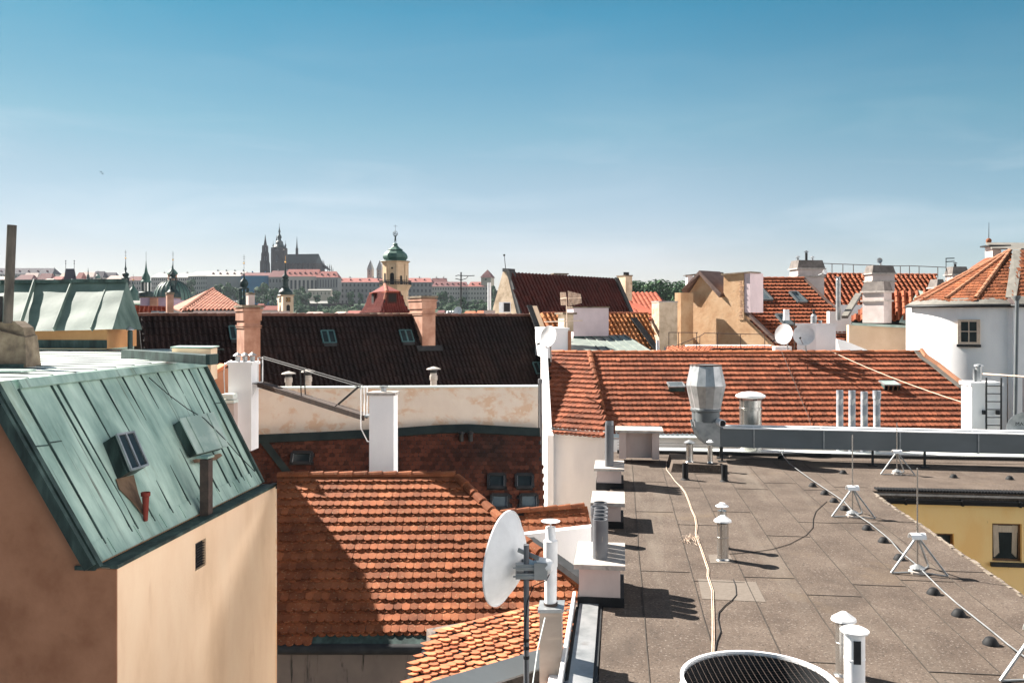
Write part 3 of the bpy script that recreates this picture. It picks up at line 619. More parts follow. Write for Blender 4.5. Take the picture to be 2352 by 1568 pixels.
for i in range(14):
    a = ff(*K('a7', 1490, 1260)); pp = [a]
    for j in range(5): a = a+Vector((rl.uniform(-.16, .03), rl.uniform(-.22, .03), 0)); pp.append(a+Vector((0, 0, rl.uniform(.02, .1))))
    m.tube(pp, .004, 4)
mk('weathered cable', [(.62,.47,.36), (.75,.60,.48)], 8); tag(m.build('frayed_cable', MATS['weathered cable'], None, True, ff(*cb[6])), 'pale frayed cable lying down the felt roof past the middle vent', 'cable')
m = MB(); m.tube([ff(*K('b2', *q))+Vector((0, 0, .014)) for q in ((1110,235),(1140,310),(1150,420),(1100,480),(1010,550),(940,630),(930,720),(962,860),(915,980),(893,1100),(885,1180))], .009, 5); tag(m.build('black_cable', MATS['black rubber'], None, True, ff(1690, 1380)), 'short black cable snaking beside the pale one above the fan drum', 'cable')
m = MB(); m.tube([ff(*q)+Vector((0, 0, .012)) for q in [K('a7', 1800, 1415), K('a7', 2000,1400), K('a7', 2200,1370), K('a7', 2352,1325)]+[K('a8', 350,1490), K('a8', 412,1420), K('a8', 415,1340), K('a8', 440,1270), K('a8', 500,1215), K('a8', 540,1180)]], .007, 5); tag(m.build('black_cable', MATS['black rubber'], None, True, ff(1750, 1270)), 'long thin black cable curving from the middle vent towards the tripods', 'cable')
# ------------------------------------------------------------------ long orange roof behind the flat roof, with white end
H2 = thing('hipped_tile_house', 'white house with the long sunlit red-orange tiled roof behind the steel duct', 'building', (12, 41, GZ))
z1 = -(985-HY)/F*40.0
r0, ru, rv, rn = roofplane(z1, 40.0, .64, 0.0)
rp = lambda x, y: on(x, y, r0, rn)
RT, RL, BL, BR, RR = rp(2112, 810), rp(1354, 811), rp(1392, 988), rp(2215, 990), rp(2208, 888)
front = [RL, RT, rp(2150, 840), rp(2185, 868), RR, BR, BL]
def winhole(cx, cy, w, h, pl, n, u, v): 
    c = on(cx, cy, pl, n); return [c-u*w/2-v*h/2, c+u*w/2-v*h/2, c+u*w/2+v*h/2, c-u*w/2+v*h/2]
hA = winhole(1552, 891, .75, .7, r0, rn, ru, rv); hB = winhole(2042, 888, .75, .7, r0, rn, ru, rv)
mb = MB(); beaver(mb, front, RL, ru, rv, rn, w=.215, pitch=.40, holes=(hA, hB), lift=.10, t=.05, seg=4, jit=.008); 
E0, E1 = Q(1262, 984, 40), Q(1392, 994, 38.9); R0_, R1 = Q(1268, 811, 44.4), RL
lu, lv, ln_ = frame(E0, E1, R1)
def lp_(x, y): return on(x, y, E0, ln_)
left = [lp_(1268, 812), RL, lp_(1392, 994), E0]
beaver(mb, left, lp_(1268, 812), lu, lv, ln_, w=.215, pitch=.40, lift=.10, t=.05, seg=4, jit=.008)
mb.build('roof', MATS['red tile'], H2)
mb = MB(); slab(mb, front, rn, .1); slab(mb, left, ln_, .1); mb.build('roof_boards', MATS['dark metal'], H2)
mb = MB(); ridgecaps(mb, lp_(1266, 810)+Vector((0, 0, .06)), RL+Vector((0, 0, .06)), .12, .62); ridgecaps(mb, RL+Vector((0, 0, .06)), RT+Vector((.05, 0, .06)), .12, .62); mb.build('ridge_tiles', MATS['old tile'], H2)
mb = MB(); ridgecaps(mb, RL+rn*.12, BL+rn*.14, .15, .5, rn); mb.build('hip_tiles', MATS['orange tile'], H2)
mb = MB(); w0 = Q(1262, 984, 40.05); w1 = Q(1395, 993, 39.0)
mb.prism([Vector((w0.x, w0.y, -30)), Vector((w1.x, w1.y, -30)), Vector((w1.x, w1.y, w1.z-.12)), Vector((w0.x, w0.y, w0.z-.05))], (.3, .4, 0))
mb.obox(Vector((w1.x, w1.y+.3, -30)), (14, 2.6, 0), (0, .3, 0), (0, 0, 24.5)); mb.obox(Vector((w0.x+.05, w0.y+.2, -30)), (0, 8.5, 0), (.3, 0, 0), (0, 0, 25)); mb.build('wall', MATS['white plaster'], H2)
mb = MB(); a, b = Q(1259, 985, 39.9), Q(1398, 999, 38.8); mb.cyl(a, b, .07, 8); mb.build('gutter', MATS['dark metal'], H2)
mb = MB(); a, b = E0, E1; mb.prism([a+ln_*.05-lv*.25, b+ln_*.05-lv*.25, b+lv*.05+ln_*.02, a+lv*.05+ln_*.02], -ln_*.02); a, b = BL, BR; mb.prism([a+rn*.03-rv*.1, b+rn*.03-rv*.1, b+rv*.5+rn*.0, a+rv*.5+rn*.0], -rn*.02); mb.build('eaves_zinc', MATS['zinc roof'], H2)
# fire wall seen end-on at the left verge
mb = MB(); x0 = 1.42; mb.prism([Vector((x0+.18, 39.4, -30)), Vector((x0+.18, 39.4, Q(1250, 1000, 39.4).z)), Vector((x0+.12, 39.9, Q(1250, 980, 39.9).z)), Vector((x0+.10, 44.4, Q(1250, 800, 44.4).z)), Vector((x0+.10, 46, -2)), Vector((x0+.10, 46, -30))], (.28, 0, 0)); mb.build('fire_wall', MATS['white plaster'], H2)
mb = MB(); p = Q(1241, 872, 38.6); q = Q(1243, 1163, 38.6); mb.cyl(p, q, .075, 10); mb.lathe(p+Vector((0, 0, -.15)), [(.1, 0), (.1, .18), (.07, .2)], 10); mb.build('downpipe', MATS['grey pvc'], H2, True)
# open skylights
def hatch(c, w, h, pl, n, u, v, par, hgt=.32, open_=False):
    o = winhole(*c, w, h, pl, n, u, v); b = MB(); up = (n+Vector((0, 0, .35))).normalized()*hgt
    ht = [.25, .25, 1, 1]
    for i in range(4):
        j = (i+1) % 4
        if open_ and i == 2: continue
        b.prism([o[i], o[j], o[j]+up*ht[j], o[i]+up*ht[i]], (o[(i+2) % 4]-o[i]).normalized()*.03)
    c0_ = b.build('skylight', CD, par); q = [o[i]+up*ht[i] for i in range(4)]
    f = MB(); 
    for i in range(4): f.bar(q[i], q[(i+1) % 4], .07, .05, n)
    f.build('skylight_frame', MATS['galvanised'], c0_)
    g = MB(); g.prism([x+Vector((0, 0, .005)) for x in q], (0, 0, .008)); g.build('pane', MATS['clear glass'] if not open_ else CS, c0_)
    if open_:
        for t in (.25, .55, .85): s = MB(); s.bar(o[3].lerp(o[2], t)+n*.02, q[3].lerp(q[2], t), .05, .05); s.build('lid_stay', MATS['timber frame'], c0_)
    return c0_
hatch((1552, 891), .75, .7, r0, rn, ru, rv, H2); hatch((2042, 888), .75, .7, r0, rn, ru, rv, H2, .34, True)
# curved lead verge flashing on the right, towards the tower
mk('lead flashing', [(.19,.18,.16), (.27,.255,.225)], 3, rough=.6)
mb = MB(); vp = [rp(2110, 808), rp(2122, 824), rp(2150, 843), rp(2178, 866), rp(2212, 892), rp(2240, 905)]
for i in range(5): mb.prism([vp[i]+rn*.08, vp[i+1]+rn*.08, vp[i+1]+rn*.14-ru*.32+rv*.1, vp[i]+rn*.14-ru*.32+rv*.1], rn*.03)
mb.build('verge_flashing', MATS['lead flashing'], H2)
mb = MB()
for i in range(5): mb.bar(vp[i]+rn*.16+ru*.08, vp[i+1]+rn*.16+ru*.08, .16, .16, rn)
mb.build('verge_coping', MATS['terracotta and gable shade'], H2)
# ------------------------------------------------------------------ steel duct with twin cowls
DU = Vector((1, -.17, 0)).normalized(); DN = Vector((.17, 1, 0)).normalized()
o = Q(1655, 984, 31.5); zt_, zb_ = o.z, Q(1655, 1026, 31.5).z; hh = zt_-zb_
T = thing('steel_duct', 'long horizontal steel ventilation duct with flanges, raised on legs above the felt roof', 'duct', (o.x, o.y, ZF))
b = MB(); b.obox(Vector((o.x, o.y, zb_)), DU*14, DN*.95, (0, 0, hh)); b.build('duct_casing', MATS['duct steel'], T)
b = MB()
for i, s in enumerate((1.15, 3.55, 6.1, 8.65, 11.2)):
    p = Vector((o.x, o.y, zb_-.02))+DU*s-DN*.025; b = MB(); b.obox(p, DU*.045, DN*1.0, (0, 0, hh+.045)); b.build('flange', MATS['galvanised'], T)
b = MB(); b.obox(Vector((o.x, o.y, zt_+.004))+DU*.1-DN*.03, DU*13.8, DN*.30, (0, 0, .035)); b.obox(Vector((o.x, o.y, zt_+.004))+DU*.1+DN*.66, DU*13.8, DN*.32, (0, 0, .035)); b.build('top_cover', MATS['white paint'], T)
for s, y in ((.02, 0), (.02, .8), (-.35, .3), (5.2, 0.06), (6.9, -.02), (11.5, 0)):
    b = MB(); p = Vector((o.x, o.y, ZF))+DU*s+DN*y; b.obox(p, DU*.07, DN*.07, (0, 0, zb_-ZF)); b.obox(p-DU*.1-DN*.1, DU*.27, DN*.27, (0, 0, .03)); b.build('leg', MATS['dark metal'], T)
def jet(Y, px, label, dz=0):
    s = Y/F; base = Q(px, 1026, Y); t = thing('exhaust_cowl', label, 'exhaust cowl', (base.x, base.y, zb_), 'twin exhaust cowls at the duct end')
    c = Vector((base.x, base.y, 0)); z = lambda y: Q(px, y, Y).z+dz
    n = 12; b = MB(); b.lathe(c, [(31*s, z(838)), (41*s, z(885)), (40.6*s, z(886)), (30*s, z(935)), (30*s, z(937))], n, ph=.2); b.build('cowl', MATS['galvanised'], t)
    b = MB(); b.lathe(c, [(27*s, z(839)), (27*s, z(838)+.02), (32*s, z(838)+.02), (32*s, z(838)-.03)], 18, cap=False); b.lathe(c, [(29.5*s, z(838)-.2), (29.5*s, z(838)-.19)], 18); b.build('rim', MATS['rusty bar'], t)
    b = MB(); b.lathe(c, [(27*s, z(968)), (28*s, z(945)), (31*s, z(942)), (31*s, z(938)), (28*s, z(936))], 18); b.build('collar', MATS['duct steel'], t, True)
    # square neck bending into the duct
    b = MB(); w = 27*s; k = 7; ring = []
    R0c = c+DU*(w*1.0)+Vector((0, 0, z(966)))
    for i in range(k):
        q = PI/2*i/(k-1); rin, rout = .05, 2*w+.05
        top = Vector((0, 0, 1)); 
        ci, co = R0c+DU*(-rin*math.cos(q))-top*(rin*math.sin(q)), R0c+DU*(-rout*math.cos(q))-top*(rout*math.sin(q)*.98)
        ring.append([ci-DN*w*.9, ci+DN*w*.9, co+DN*w*.9, co-DN*w*.9])
    for i in range(k-1): b.add(ring[i]+ring[i+1], [(j, (j+1) % 4, 4+(j+1) % 4, 4+j) for j in range(4)])
    b.build('elbow', MATS['galvanised'], t)
    return t
jet(31.95, 1625, 'nearer of the two bulging galvanised exhaust cowls at the left end of the duct'); jet(33.3, 1617, 'rear galvanised exhaust cowl, mostly hidden behind the nearer one')
p = Q(1656, 978, 31.3); t = thing('camera_housing', 'small white tube with a dark round end, lying on the duct by the cowl', 'security camera', p)
b = MB(); b.cyl(p+DU*-.12+DN*.5+Vector((0, 0, .12)), p+DU*.05-DN*.05+Vector((0, 0, .1)), .13, 16); b.build('tube', MATS['white paint'], t, True); b = MB(); q = p+DU*.05-DN*.055+Vector((0, 0, .1)); b.cyl(q, q-DN*.02, .11, 16); b.build('lens', MATS['black rubber'], t, True)
# mushroom vent and four grey pipes behind the duct
p = Q(1724, 1000, 34.2); c = Vector((p.x, p.y, 0)); z = lambda y: Q(1724, y, 34.2).z; s = 34.2/F
t = thing('mushroom_vent', 'wide steel vent with a white domed mushroom cap behind the duct', 'roof vent', (c.x, c.y, ZF))
b = MB(); b.lathe(c, [(25*s, ZF), (25*s, z(940)), (26.5*s, z(939)), (26.5*s, z(936)), (25*s, z(935)), (25*s, z(918)), (21*s, z(918))], 26); b.build('pipe', MATS['steel flue'], t, True)
b = MB(); b.lathe(c, [(30*s, z(913)), (34*s, z(910)), (33*s, z(907)), (22*s, z(901.5)), (10*s, z(899.5)), (.01, z(899))], 28, cap=False); b.build('cap', MATS['white paint'], t, True)
for k in range(3): b = MB(); q = c+Vector((math.cos(k*2.1+.9), math.sin(k*2.1+.9), 0))*20*s; b.cyl(q+Vector((0, 0, z(919))), q+Vector((0, 0, z(910))), .03, 6); b.build('cap_strut', MATS['dark metal'], t)
fp = None; lbs = ['first grey pipe from the left in the row of four behind the duct', 'second grey pipe from the left in the row behind the duct', 'third grey pipe from the left, slightly shorter, behind the duct', 'fourth grey pipe, with a wide collar at its top, behind the duct']
mk('peeling pipe', [(.30,.32,.36), (.40,.42,.46)], 4, rough=.6, dirt=((.66,.64,.63), 3.5, .52, .05, (1,1,.5)))
for i, (x, y) in enumerate(((1929, 896), (1957, 896.5), (1985, 899), (2014, 897))):
    p = Q(x, y, 34); m = MB(); r = .13; c = Vector((p.x, p.y, 0))
    pr = [(r, ZF), (r, p.z)] if i < 3 else [(r, ZF), (r, p.z-.34), (r*1.18, p.z-.32), (r*1.18, p.z)]
    m.lathe(c, pr+[(r*.85, p.z), (r*.85, p.z-.2)], 16, cap=False); tag(m.build('vent_pipe', MATS['peeling pipe'], None, True, Vector((p.x, p.y, ZF))), lbs[i], 'vent pipe', 'row of grey pipes behind the duct')
m = MB(); a, b = Q(1906, 805, 44.6), Q(2215, 925, 34.8); m.tube([a.lerp(b, i/10)+Vector((0, 0, -.5*(i/10)*(1-i/10))) for i in range(11)], .014, 5); tag(m.build('overhead_cable', MATS['weathered cable'], None, True, a), 'pale overhead cable slanting from the ridge to the ladder chimney', 'cable')
m = MB(); m.tube([rp(*q)+rn*.14 for q in ((1794,811), (1808,845), (1826,888), (1842,930), (1856,962), (1862,985))], .014, 5); tag(m.build('roof_conductor', MATS['rusty bar'], None, True, rp(1826, 888)), 'thin dark conductor wire running down the long red-orange roof', 'cable')
# ------------------------------------------------------------------ white chimney with ladder
T = thing('white_chimney', 'white painted chimney with a black ladder, behind the right end of the duct', 'chimney', Q(2232, 1000, 34.5))
p, a, bb, h = cbox(0, 2208, 2232, 2300, 886, 1010, 34.5, -.10); b = MB(); b.obox(p, a, bb, (0, 0, h)); c = b.build('shaft', MATS['white plaster'], T)
k = MB(); k.obox(p+Vector((0, 0, h+.001))-a*.06-bb*.06, a*1.12, bb*1.12, (0, 0, .14)); k.build('cap', MATS['white plaster'], T)
f = MB(); q = p+a*.38+bb*.4+Vector((0, 0, h+.14)); f.cyl(q, q+Vector((0, 0, .62)), .12, 12); f.lathe(q+Vector((0, 0, .62)), [(.18, 0), (.16, .06), (.02, .1)], 12); f.cyl(q+a*-.15, q+a*-.15+Vector((0, 0, .5)), .05, 8); f.build('flue', MATS['galvanised'], T)
L = thing('roof_ladder', 'black metal ladder fixed against the front of the white chimney', 'ladder', p+a*.45)
fr = -Vector((-a.y, a.x, 0)).normalized()
for s in (.43, .93):
    m = MB(); m.bar(p+a*s+fr*.16+Vector((0, 0, h*.1)), p+a*s+fr*.16+Vector((0, 0, h*1.16)), .05, .05); m.build('rail', MATS['dark metal'], L)
for i in range(7):
    m = MB(); zz = h*(.14+.145*i); m.cyl(p+a*.445+fr*.16+Vector((0, 0, zz)), p+a*.915+fr*.16+Vector((0, 0, zz)), .02, 6); m.build('rung', MATS['dark metal'], L)
for s in (.34, .80): m = MB(); m.obox(p+a*s+fr*.14+Vector((0, 0, h*.48)), a*.1, -fr*.13, (0, 0, .16)); m.build('bracket', MATS['dark metal'], L)
# ------------------------------------------------------------------ rounded white tower house
YT = 45.5
TW = thing('rounded_white_house', 'white house with a rounded corner and faceted orange tile roof, at the right edge', 'building', Q(2240, 730, YT+3))
cc = Q(2236, 730, YT+3.0); rr = (2236-2104.5)/F*(YT+3.0)*.985; cx, cyy = cc.x, cc.y
zt2 = Q(2200, 703, YT).z
def arc(r, z, a0=-10, a1=115, n=18): return [Vector((cx-math.cos(math.radians(a0+(a1-a0)*i/n))*r, cyy-math.sin(math.radians(a0+(a1-a0)*i/n))*r, z)) for i in range(n+1)]
base = arc(rr, -30, -60, 92, 28)
ext = [base[-1]+Vector((.05, -.05, 0)), base[-1]+Vector((.10, -.35, 0)), base[-1]+Vector((9, -1.2, 0)), base[-1]+Vector((9, 7, 0)), base[0]+Vector((.4, 3, 0))]
m = MB(); m.prism(base+ext, (0, 0, zt2+30)); wl_ = m.build('wall', MATS['white plaster'], TW, True)
ez = zt2+.02
m = MB(); g = arc(rr+.28, ez, -30, 92, 20); pth = g+[g[-1]+Vector((.05, -.3, 0)), g[-1]+Vector((9, -1.15, 0))]
m.tube(pth, .085, 8); m.build('gutter', MATS['dark metal'], TW, True)
m = MB(); k0 = arc(rr+.26, ez+.10, -30, 92, 20); k1 = arc(rr-.25, ez+.42, -30, 92, 20)
for i in range(20): m.prism([k0[i], k0[i+1], k1[i+1], k1[i]], (0, 0, -.03))
e0 = k0[-1]; m.prism([e0+Vector((.1, -.35, 0)), e0+Vector((9, -1.2, 0)), e0+Vector((9, -.6, .4)), e0+Vector((.1, .2, .4))], (0, 0, -.03)); m.build('eaves_zinc', MATS['lead flashing'], TW)
apex = Q(2322, 574, YT+3.4); apex2 = Q(2302, 577, YT+3.9)
ring = arc(rr-.18, ez+.38, -20, 92, 4); ring = [ring[0]]+ring[1:]
m = MB(); hips = MB(); bd = MB()
for i in range(4):
    a, b = ring[i], ring[i+1]; u, v, n = frame(a, b, apex); n = n if n.z > 0 else -n; tp = apex
    poly = [tp, b, a]; o_ = apex - u*((apex-a).dot(u)); 
    start = a+(-v)*((a-apex).dot(v)); beaver(m, poly, start, u, v, n, w=.22, pitch=.30, lift=.05, seg=4)
    slab(bd, poly, n, .06)
for i in range(0, 4): ridgecaps(hips, apex+Vector((0, 0, .05)), ring[i]+Vector((0, 0, .06)), .11, .42)
a = ring[4]; b = a+Vector((.12, -.05, 0)); tp2 = Q(2337, 576, YT+2.6)
a2 = b+Vector((.12, -.25, 0)); b2 = a2+Vector((6, -.7, 0)); t2a = tp2+Vector((.15, -.25, .02)); t2b = t2a+Vector((6, -.7, 0))
u, v, n = frame(a2, b2, t2a); poly = [t2a, t2b, b2, a2]; beaver(m, poly, a2-v*((a2-t2a).dot(v)), u, v, n, w=.22, pitch=.30, lift=.05, seg=4); slab(bd, poly, n, .06)
m.build('roof', MATS['orange tile'], TW); hips.build('hip_tiles', MATS['terracotta and gable shade'], TW); bd.build('roof_boards', MATS['dark metal'], TW)
m = MB(); m.prism([tp2+Vector((-.24, .05, .0)), tp2+Vector((.22, -.2, .0)), a2+Vector((.12, -.04, .03)), b+Vector((-.14, .03, .03))], (0, -.02, .04)); m.build('valley_flashing', MATS['lead flashing'], TW)
m = MB(); p0 = apex+Vector((-.9, .3, .05)); m.prism([p0, p0+Vector((.75, -.2, -.02)), tp2+Vector((.2, 0, .06)), tp2+Vector((6, -.5, .06)), tp2+Vector((6, 3, .6)), apex+Vector((.2, 3, .6))], (0, 0, .08)); m.build('flat_top', MATS['lead flashing'], TW)
p = Q(2280, 590, YT+4.4); m = MB(); m.obox(p, (.55, .1, 0), (0, .8, 0), (0, 0, .60)); c = m.build('chimney', MATS['pinkish render'], TW); m = MB(); m.obox(p+Vector((-.25, -.1, .601)), (1.3, .1, 0), (0, 1, 0), (0, 0, .09)); m.build('chimney_cap', MATS['dark metal'], c)
# window, downpipe
ang = math.radians(76); wp0 = Q(2226, 762, YT+.36); wd = Vector((.83, -.56, 0)).normalized(); wn_ = Vector((wd.y, -wd.x, 0))
ww = 42/F*(YT)*.92; wh = 52/F*YT; o_ = Vector((wp0.x, wp0.y, wp0.z-wh/2))+wn_*.17-wd*ww/2
f = MB(); f.obox(o_-wd*.08-Vector((0,0,.06)), wd*.15, -wn_*.5, (0, 0, wh+.12)); f.obox(o_+wd*(ww-.07)-Vector((0,0,.06)), wd*.15, -wn_*.5, (0, 0, wh+.12)); f.obox(o_+wd*.071+Vector((0,0,wh-.06)), wd*(ww-.142), -wn_*.49, (0, 0, .12)); f.obox(o_+wd*.071-Vector((0,0,.06)), wd*(ww-.142), -wn_*.49, (0, 0, .12))
f.obox(o_+wd*(ww/2-.025)-wn_*.02+Vector((0,0,.061)), wd*.05, -wn_*.06, (0, 0, wh-.122)); f.obox(o_+wd*.072+Vector((0, 0, wh*.5))-wn_*.021, wd*(ww-.144), -wn_*.058, (0, 0, .05)); fr = f.build('window', MATS['weathered cable'], TW)
g = MB(); g.obox(o_+wd*.06-wn_*.06, wd*(ww-.12), -wn_*.02, (0, 0, wh)); g.build('pane', MATS['dark glass'], fr)
g = MB(); g.obox(o_-wd*.12+wn_*.1-Vector((0, 0, .2)), wd*(ww+.24), -wn_*.3, (0, 0, .13)); g.build('sill', MATS['dark metal'], fr)
m = MB(); p, q = Q(2336, 690, 43.9), Q(2331, 900, 43.9); m.cyl(q+Vector((0, 0, -2)), p, .09, 12); m.lathe(p+Vector((0, 0, -.02)), [(.09, 0), (.17, .18), (.17, .26)], 12); m.build('downpipe', MATS['duct steel'], TW, True)
# ball finial behind
t = thing('ball_finial', 'thin spire with a copper ball rising beside the faceted roof', 'finial', Q(2271, 590, 52)); m = MB(); m.cyl(Q(2271, 592, 52), Q(2271, 556, 52), .06, 8, .04); m.cyl(Q(2271, 556, 52), Q(2271.5, 511, 52), .03, 6, .012); m.build('spire', MATS['dark metal'], t); m = MB(); m.sphere(Q(2271, 553, 52), .16, 12); m.build('ball', MATS['orange tile'], t, True)
t = thing('turret_roof', 'small pointed tiled turret behind the faceted roof', 'turret', Q(2262, 640, 51.5)); m = MB(); 
ap = Q(2271, 588, 52); m.lathe(Vector((ap.x, ap.y, 0)), [(1.75, Q(0, 640, 52).z), (.9, Q(0, 612, 52).z), (.02, ap.z)], 14); m.build('tile_cone', MATS['red tile'], t); m = MB(); m.lathe(Vector((ap.x, ap.y, -30)), [(1.4, 0), (1.4, 30+Q(0, 640, 52).z)], 14); m.build('wall', MATS['pinkish render'], t)
# railing beside the ladder chimney, dish with lettering
t = thing('hand_railing', 'thin rusty hand rail right of the ladder chimney', 'railing', Q(2310, 900, 35)); m = MB(); m.tube([Q(2258, 858, 35.2), Q(2300, 861, 34.5), Q(2360, 865, 33.6)], .03, 6); m.build('rail', MATS['weathered cable'], t)
for x in (2314, 2350): m = MB(); m.cyl(Q(x, 862, 34.3), Q(x, 980, 34.3), .02, 6); m.build('post', MATS['rusty bar'], t)
def dish(root_loc, c, r, ax, depth, label, name='satellite_dish', mat='white paint', grp=None, lnb=None, pole=None, sq=1.0, flip=False):
    t = thing(name, label, 'satellite dish', root_loc, grp); ax = Vector(ax).normalized(); m = MB(); k = 8
    pr = [(max(.001, r*i/k), depth*(i/k)**2) for i in range(k+1)]
    m.lathe(c, pr+[(r*1.0, depth+.02), (r*.985, depth+.02)]+[(max(.001, r*.985*i/k), depth*(i/k)**2+.018) for i in range(k, -1, -1)], 32, ax, cap=False); m.build('reflector', MATS[mat], t, True)
    if lnb:
        e = Vector(lnb); m = MB(); s = Vector(c)+ax*.02-Vector((0, 0, r*.95)); m.tube([s, s.lerp(e, .5)-Vector((0, 0, r*.05)), e], .02, 6); m.build('arm', MATS['galvanised'], t)
        m = MB(); d = (Vector(c)-e).normalized(); m.cyl(e-d*.06, e+d*.10, .045, 10); m.build('receiver', MATS['black rubber'], t)
    if pole:
        m = MB(); m.cyl(pole[0], pole[1], pole[2], 10); m.build('pole', MATS['galvanised'], t, True)
        m = MB(); q = Vector(c)-ax*.01; m.bar(q, Vector(pole[0]), .07, .07); m.build('bracket', MATS['dark metal'], t)
    return t
c = Q(2356, 990, 33.5); td = dish(c, c, .72, (-.25, -.95, .15), .12, 'grey satellite dish with black capital letters, cut by the right edge', mat='galvanised')
cu_ = bpy.data.curves.new('lettering', 'FONT'); cu_.body = 'MAS'; cu_.size = .20; cu_.extrude = .004
tx = bpy.data.objects.new('lettering', cu_); COL.objects.link(tx); dg = bpy.context.evaluated_depsgraph_get(); me = bpy.data.meshes.new_from_object(tx.evaluated_get(dg)); bpy.data.objects.remove(tx)
tx = bpy.data.objects.new('lettering', me); COL.objects.link(tx); me.materials.append(MATS['black rubber']); tx.parent = td; lp0 = Q(2332, 977, 33.22); tx.location = lp0-Vector(td['_o']); tx.rotation_euler = (PI/2-.1, 0, -.2)
# ------------------------------------------------------------------ maroon roof, plastered fire wall, white chimneys in the middle
mk('flaking plaster', [(.74,.62,.52), (.80,.69,.58)], 1.2, bump=.004, bscale=10, dirt=(((.70,.49,.345), .9, .50, .09, (1,1,1.5)), ((.76,.64,.53), 3.5, .54, .05, SX)))
FW = thing('fire_wall', 'long plastered fire wall with flaking ochre patches below the big dark roof', 'wall', Q(900, 1000, 34.3))
m = MB(); a = [Q(560, 893, 34.3), Q(1236, 889, 34.3)]; m.prism([a[0], a[1], Vector((a[1].x, a[1].y, -12)), Vector((a[0].x, a[0].y, -12))], (0, .4, 0)); m.build('wall', MATS['flaking plaster'], FW)
m = MB(); m.obox(a[0]+Vector((-.1, -.06, .002)), a[1]-a[0]+Vector((.1, 0, 0)), (0, .52, 0), (0, 0, .06)); m.build('coping', MATS['zinc roof'], FW)
H3 = thing('maroon_roofed_house', 'house with a steep shaded maroon beaver-tail roof and roof windows, mid picture', 'building', (-2, 34, GZ))
m0, muu, mvv, mnn = roofplane(-4.62, 33.95, 1.88, 0.0); mpt = lambda x, y: on(x, y, m0, mnn)
poly = [mpt(560, 1003), mpt(1000, 988), mpt(1075, 985), mpt(1240, 993), mpt(1250, 1185), mpt(1140, 1190), mpt(1040, 1120), mpt(600, 1120)]
wins = [(1141, 1105, .62, .50), (1205, 1105, .62, .50), (1148, 1152, .62, .50), (1215, 1152, .62, .50), (694, 1052, .75, .42)]
holes = [winhole(x, y, w+.12, h+.1, m0, mnn, muu, mvv) for x, y, w, h in wins]
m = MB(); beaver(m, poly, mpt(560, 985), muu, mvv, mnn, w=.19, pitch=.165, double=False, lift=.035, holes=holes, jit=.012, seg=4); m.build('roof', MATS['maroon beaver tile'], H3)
m = MB(); slab(m, poly, mnn, .1); m.build('roof_boards', MATS['dark metal'], H3)
mk('dark head flashing', [(.016,.026,.026), (.03,.045,.043)], 2, rough=.6)
m = MB(); tp = [(575, 1000), (760, 992), (900, 985), (1010, 977), (1075, 975), (1160, 980), (1240, 984)]
for i in range(6): p, q = mpt(*tp[i]), mpt(*tp[i+1]); m.prism([p, q, q+mvv*.34, p+mvv*.34], mnn*(.08+.002*i))
p, q = mpt(585, 1000), mpt(655, 1092); m.prism([p, q, q+muu*.35, p+muu*.35], mnn*.07); m.build('head_flashing', MATS['dark head flashing'], H3)
for x, y, w, h in wins:
    o = winhole(x, y, w, h, m0, mnn, muu, mvv); f = MB()
    for i in range(4): f.bar(o[i]+mnn*.06, o[(i+1) % 4]+mnn*.06, .11, .12, mnn)
    fr = f.build('roof_window', MATS['dark metal'], H3)
    f = MB(); c = sum(o, Vector())/4; f.prism([c+(p-c)*.86+mnn*.05 for p in o], mnn*.012); f.build('pane', MATS['clear glass'] if y > 1130 else MATS['dark glass'], fr)
    f = MB()
    for i in (1, 3): f.bar(c+(o[i]-c)*.88+mnn*.1, c+(o[(i+1) % 4]-c)*.88+mnn*.1, .03, .04, mnn)
    f.build('trim', MATS['galvanised'], fr)
for i, x in enumerate((1060, 1081)):
    p = mpt(x, 1012); m = MB(); m.cyl(p, p+Vector((0, -.1, .3)), .09, 12); m.lathe(p+Vector((0, -.1, .3)), [(.14, 0), (.12, .05), (.02, .09)], 12); tag(m.build('pipe_vent', MATS['dark metal'], None, True, p), ['left', 'right'][i]+' one of two stubby dark vents at the top of the maroon roof', 'roof vent')
m = MB(); m.obox((-7.5, 34.1, -30), (9.2, 0, 0), (0, .25, 0), (0, 0, 20)); m.build('wall', MATS['cream plaster'], H3)
# ridge piece and small roof to the right (lit), white wall below
H4 = thing('lean_to_roof_house', 'small sunlit tiled roof over a white wall, behind the big white dish', 'building', (1, 24, GZ))
s0, su, sv, sn = roofplane(Q(1250, 1172, 26.5).z, 26.5, .70, .10); spt = lambda x, y: on(x, y, s0, sn)
poly = [spt(1150, 1182), spt(1250, 1170), spt(1345, 1163), spt(1362, 1212), spt(1200, 1232), spt(1170, 1205)]
m = MB(); beaver(m, poly, spt(1150, 1172), su, sv, sn, w=.20, pitch=.33, jit=.012); m.build('roof', MATS['orange tile'], H4)
m = MB(); slab(m, poly, sn, .1); m.build('roof_boards', MATS['dark metal'], H4)
m = MB(); ridgecaps(m, spt(1150, 1178)+sn*.05, spt(1340, 1163)+sn*.05, .12, .42); m.build('ridge_tiles', MATS['orange tile'], H4)
m = MB(); p = Q(1195, 1228, 25.0); q = Q(1372, 1208, 25.0); m.prism([p, q, Vector((q.x, q.y, -14)), Vector((p.x, p.y, -14))], (0, .3, 0)); m.build('wall', MATS['white plaster'], H4)
m = MB(); p, q = Q(1215, 1240, 24.6), Q(1392, 1368, 19.6); m.bar(p, q, .3, .16); m.build('valley_board', MATS['dark metal'], H4)
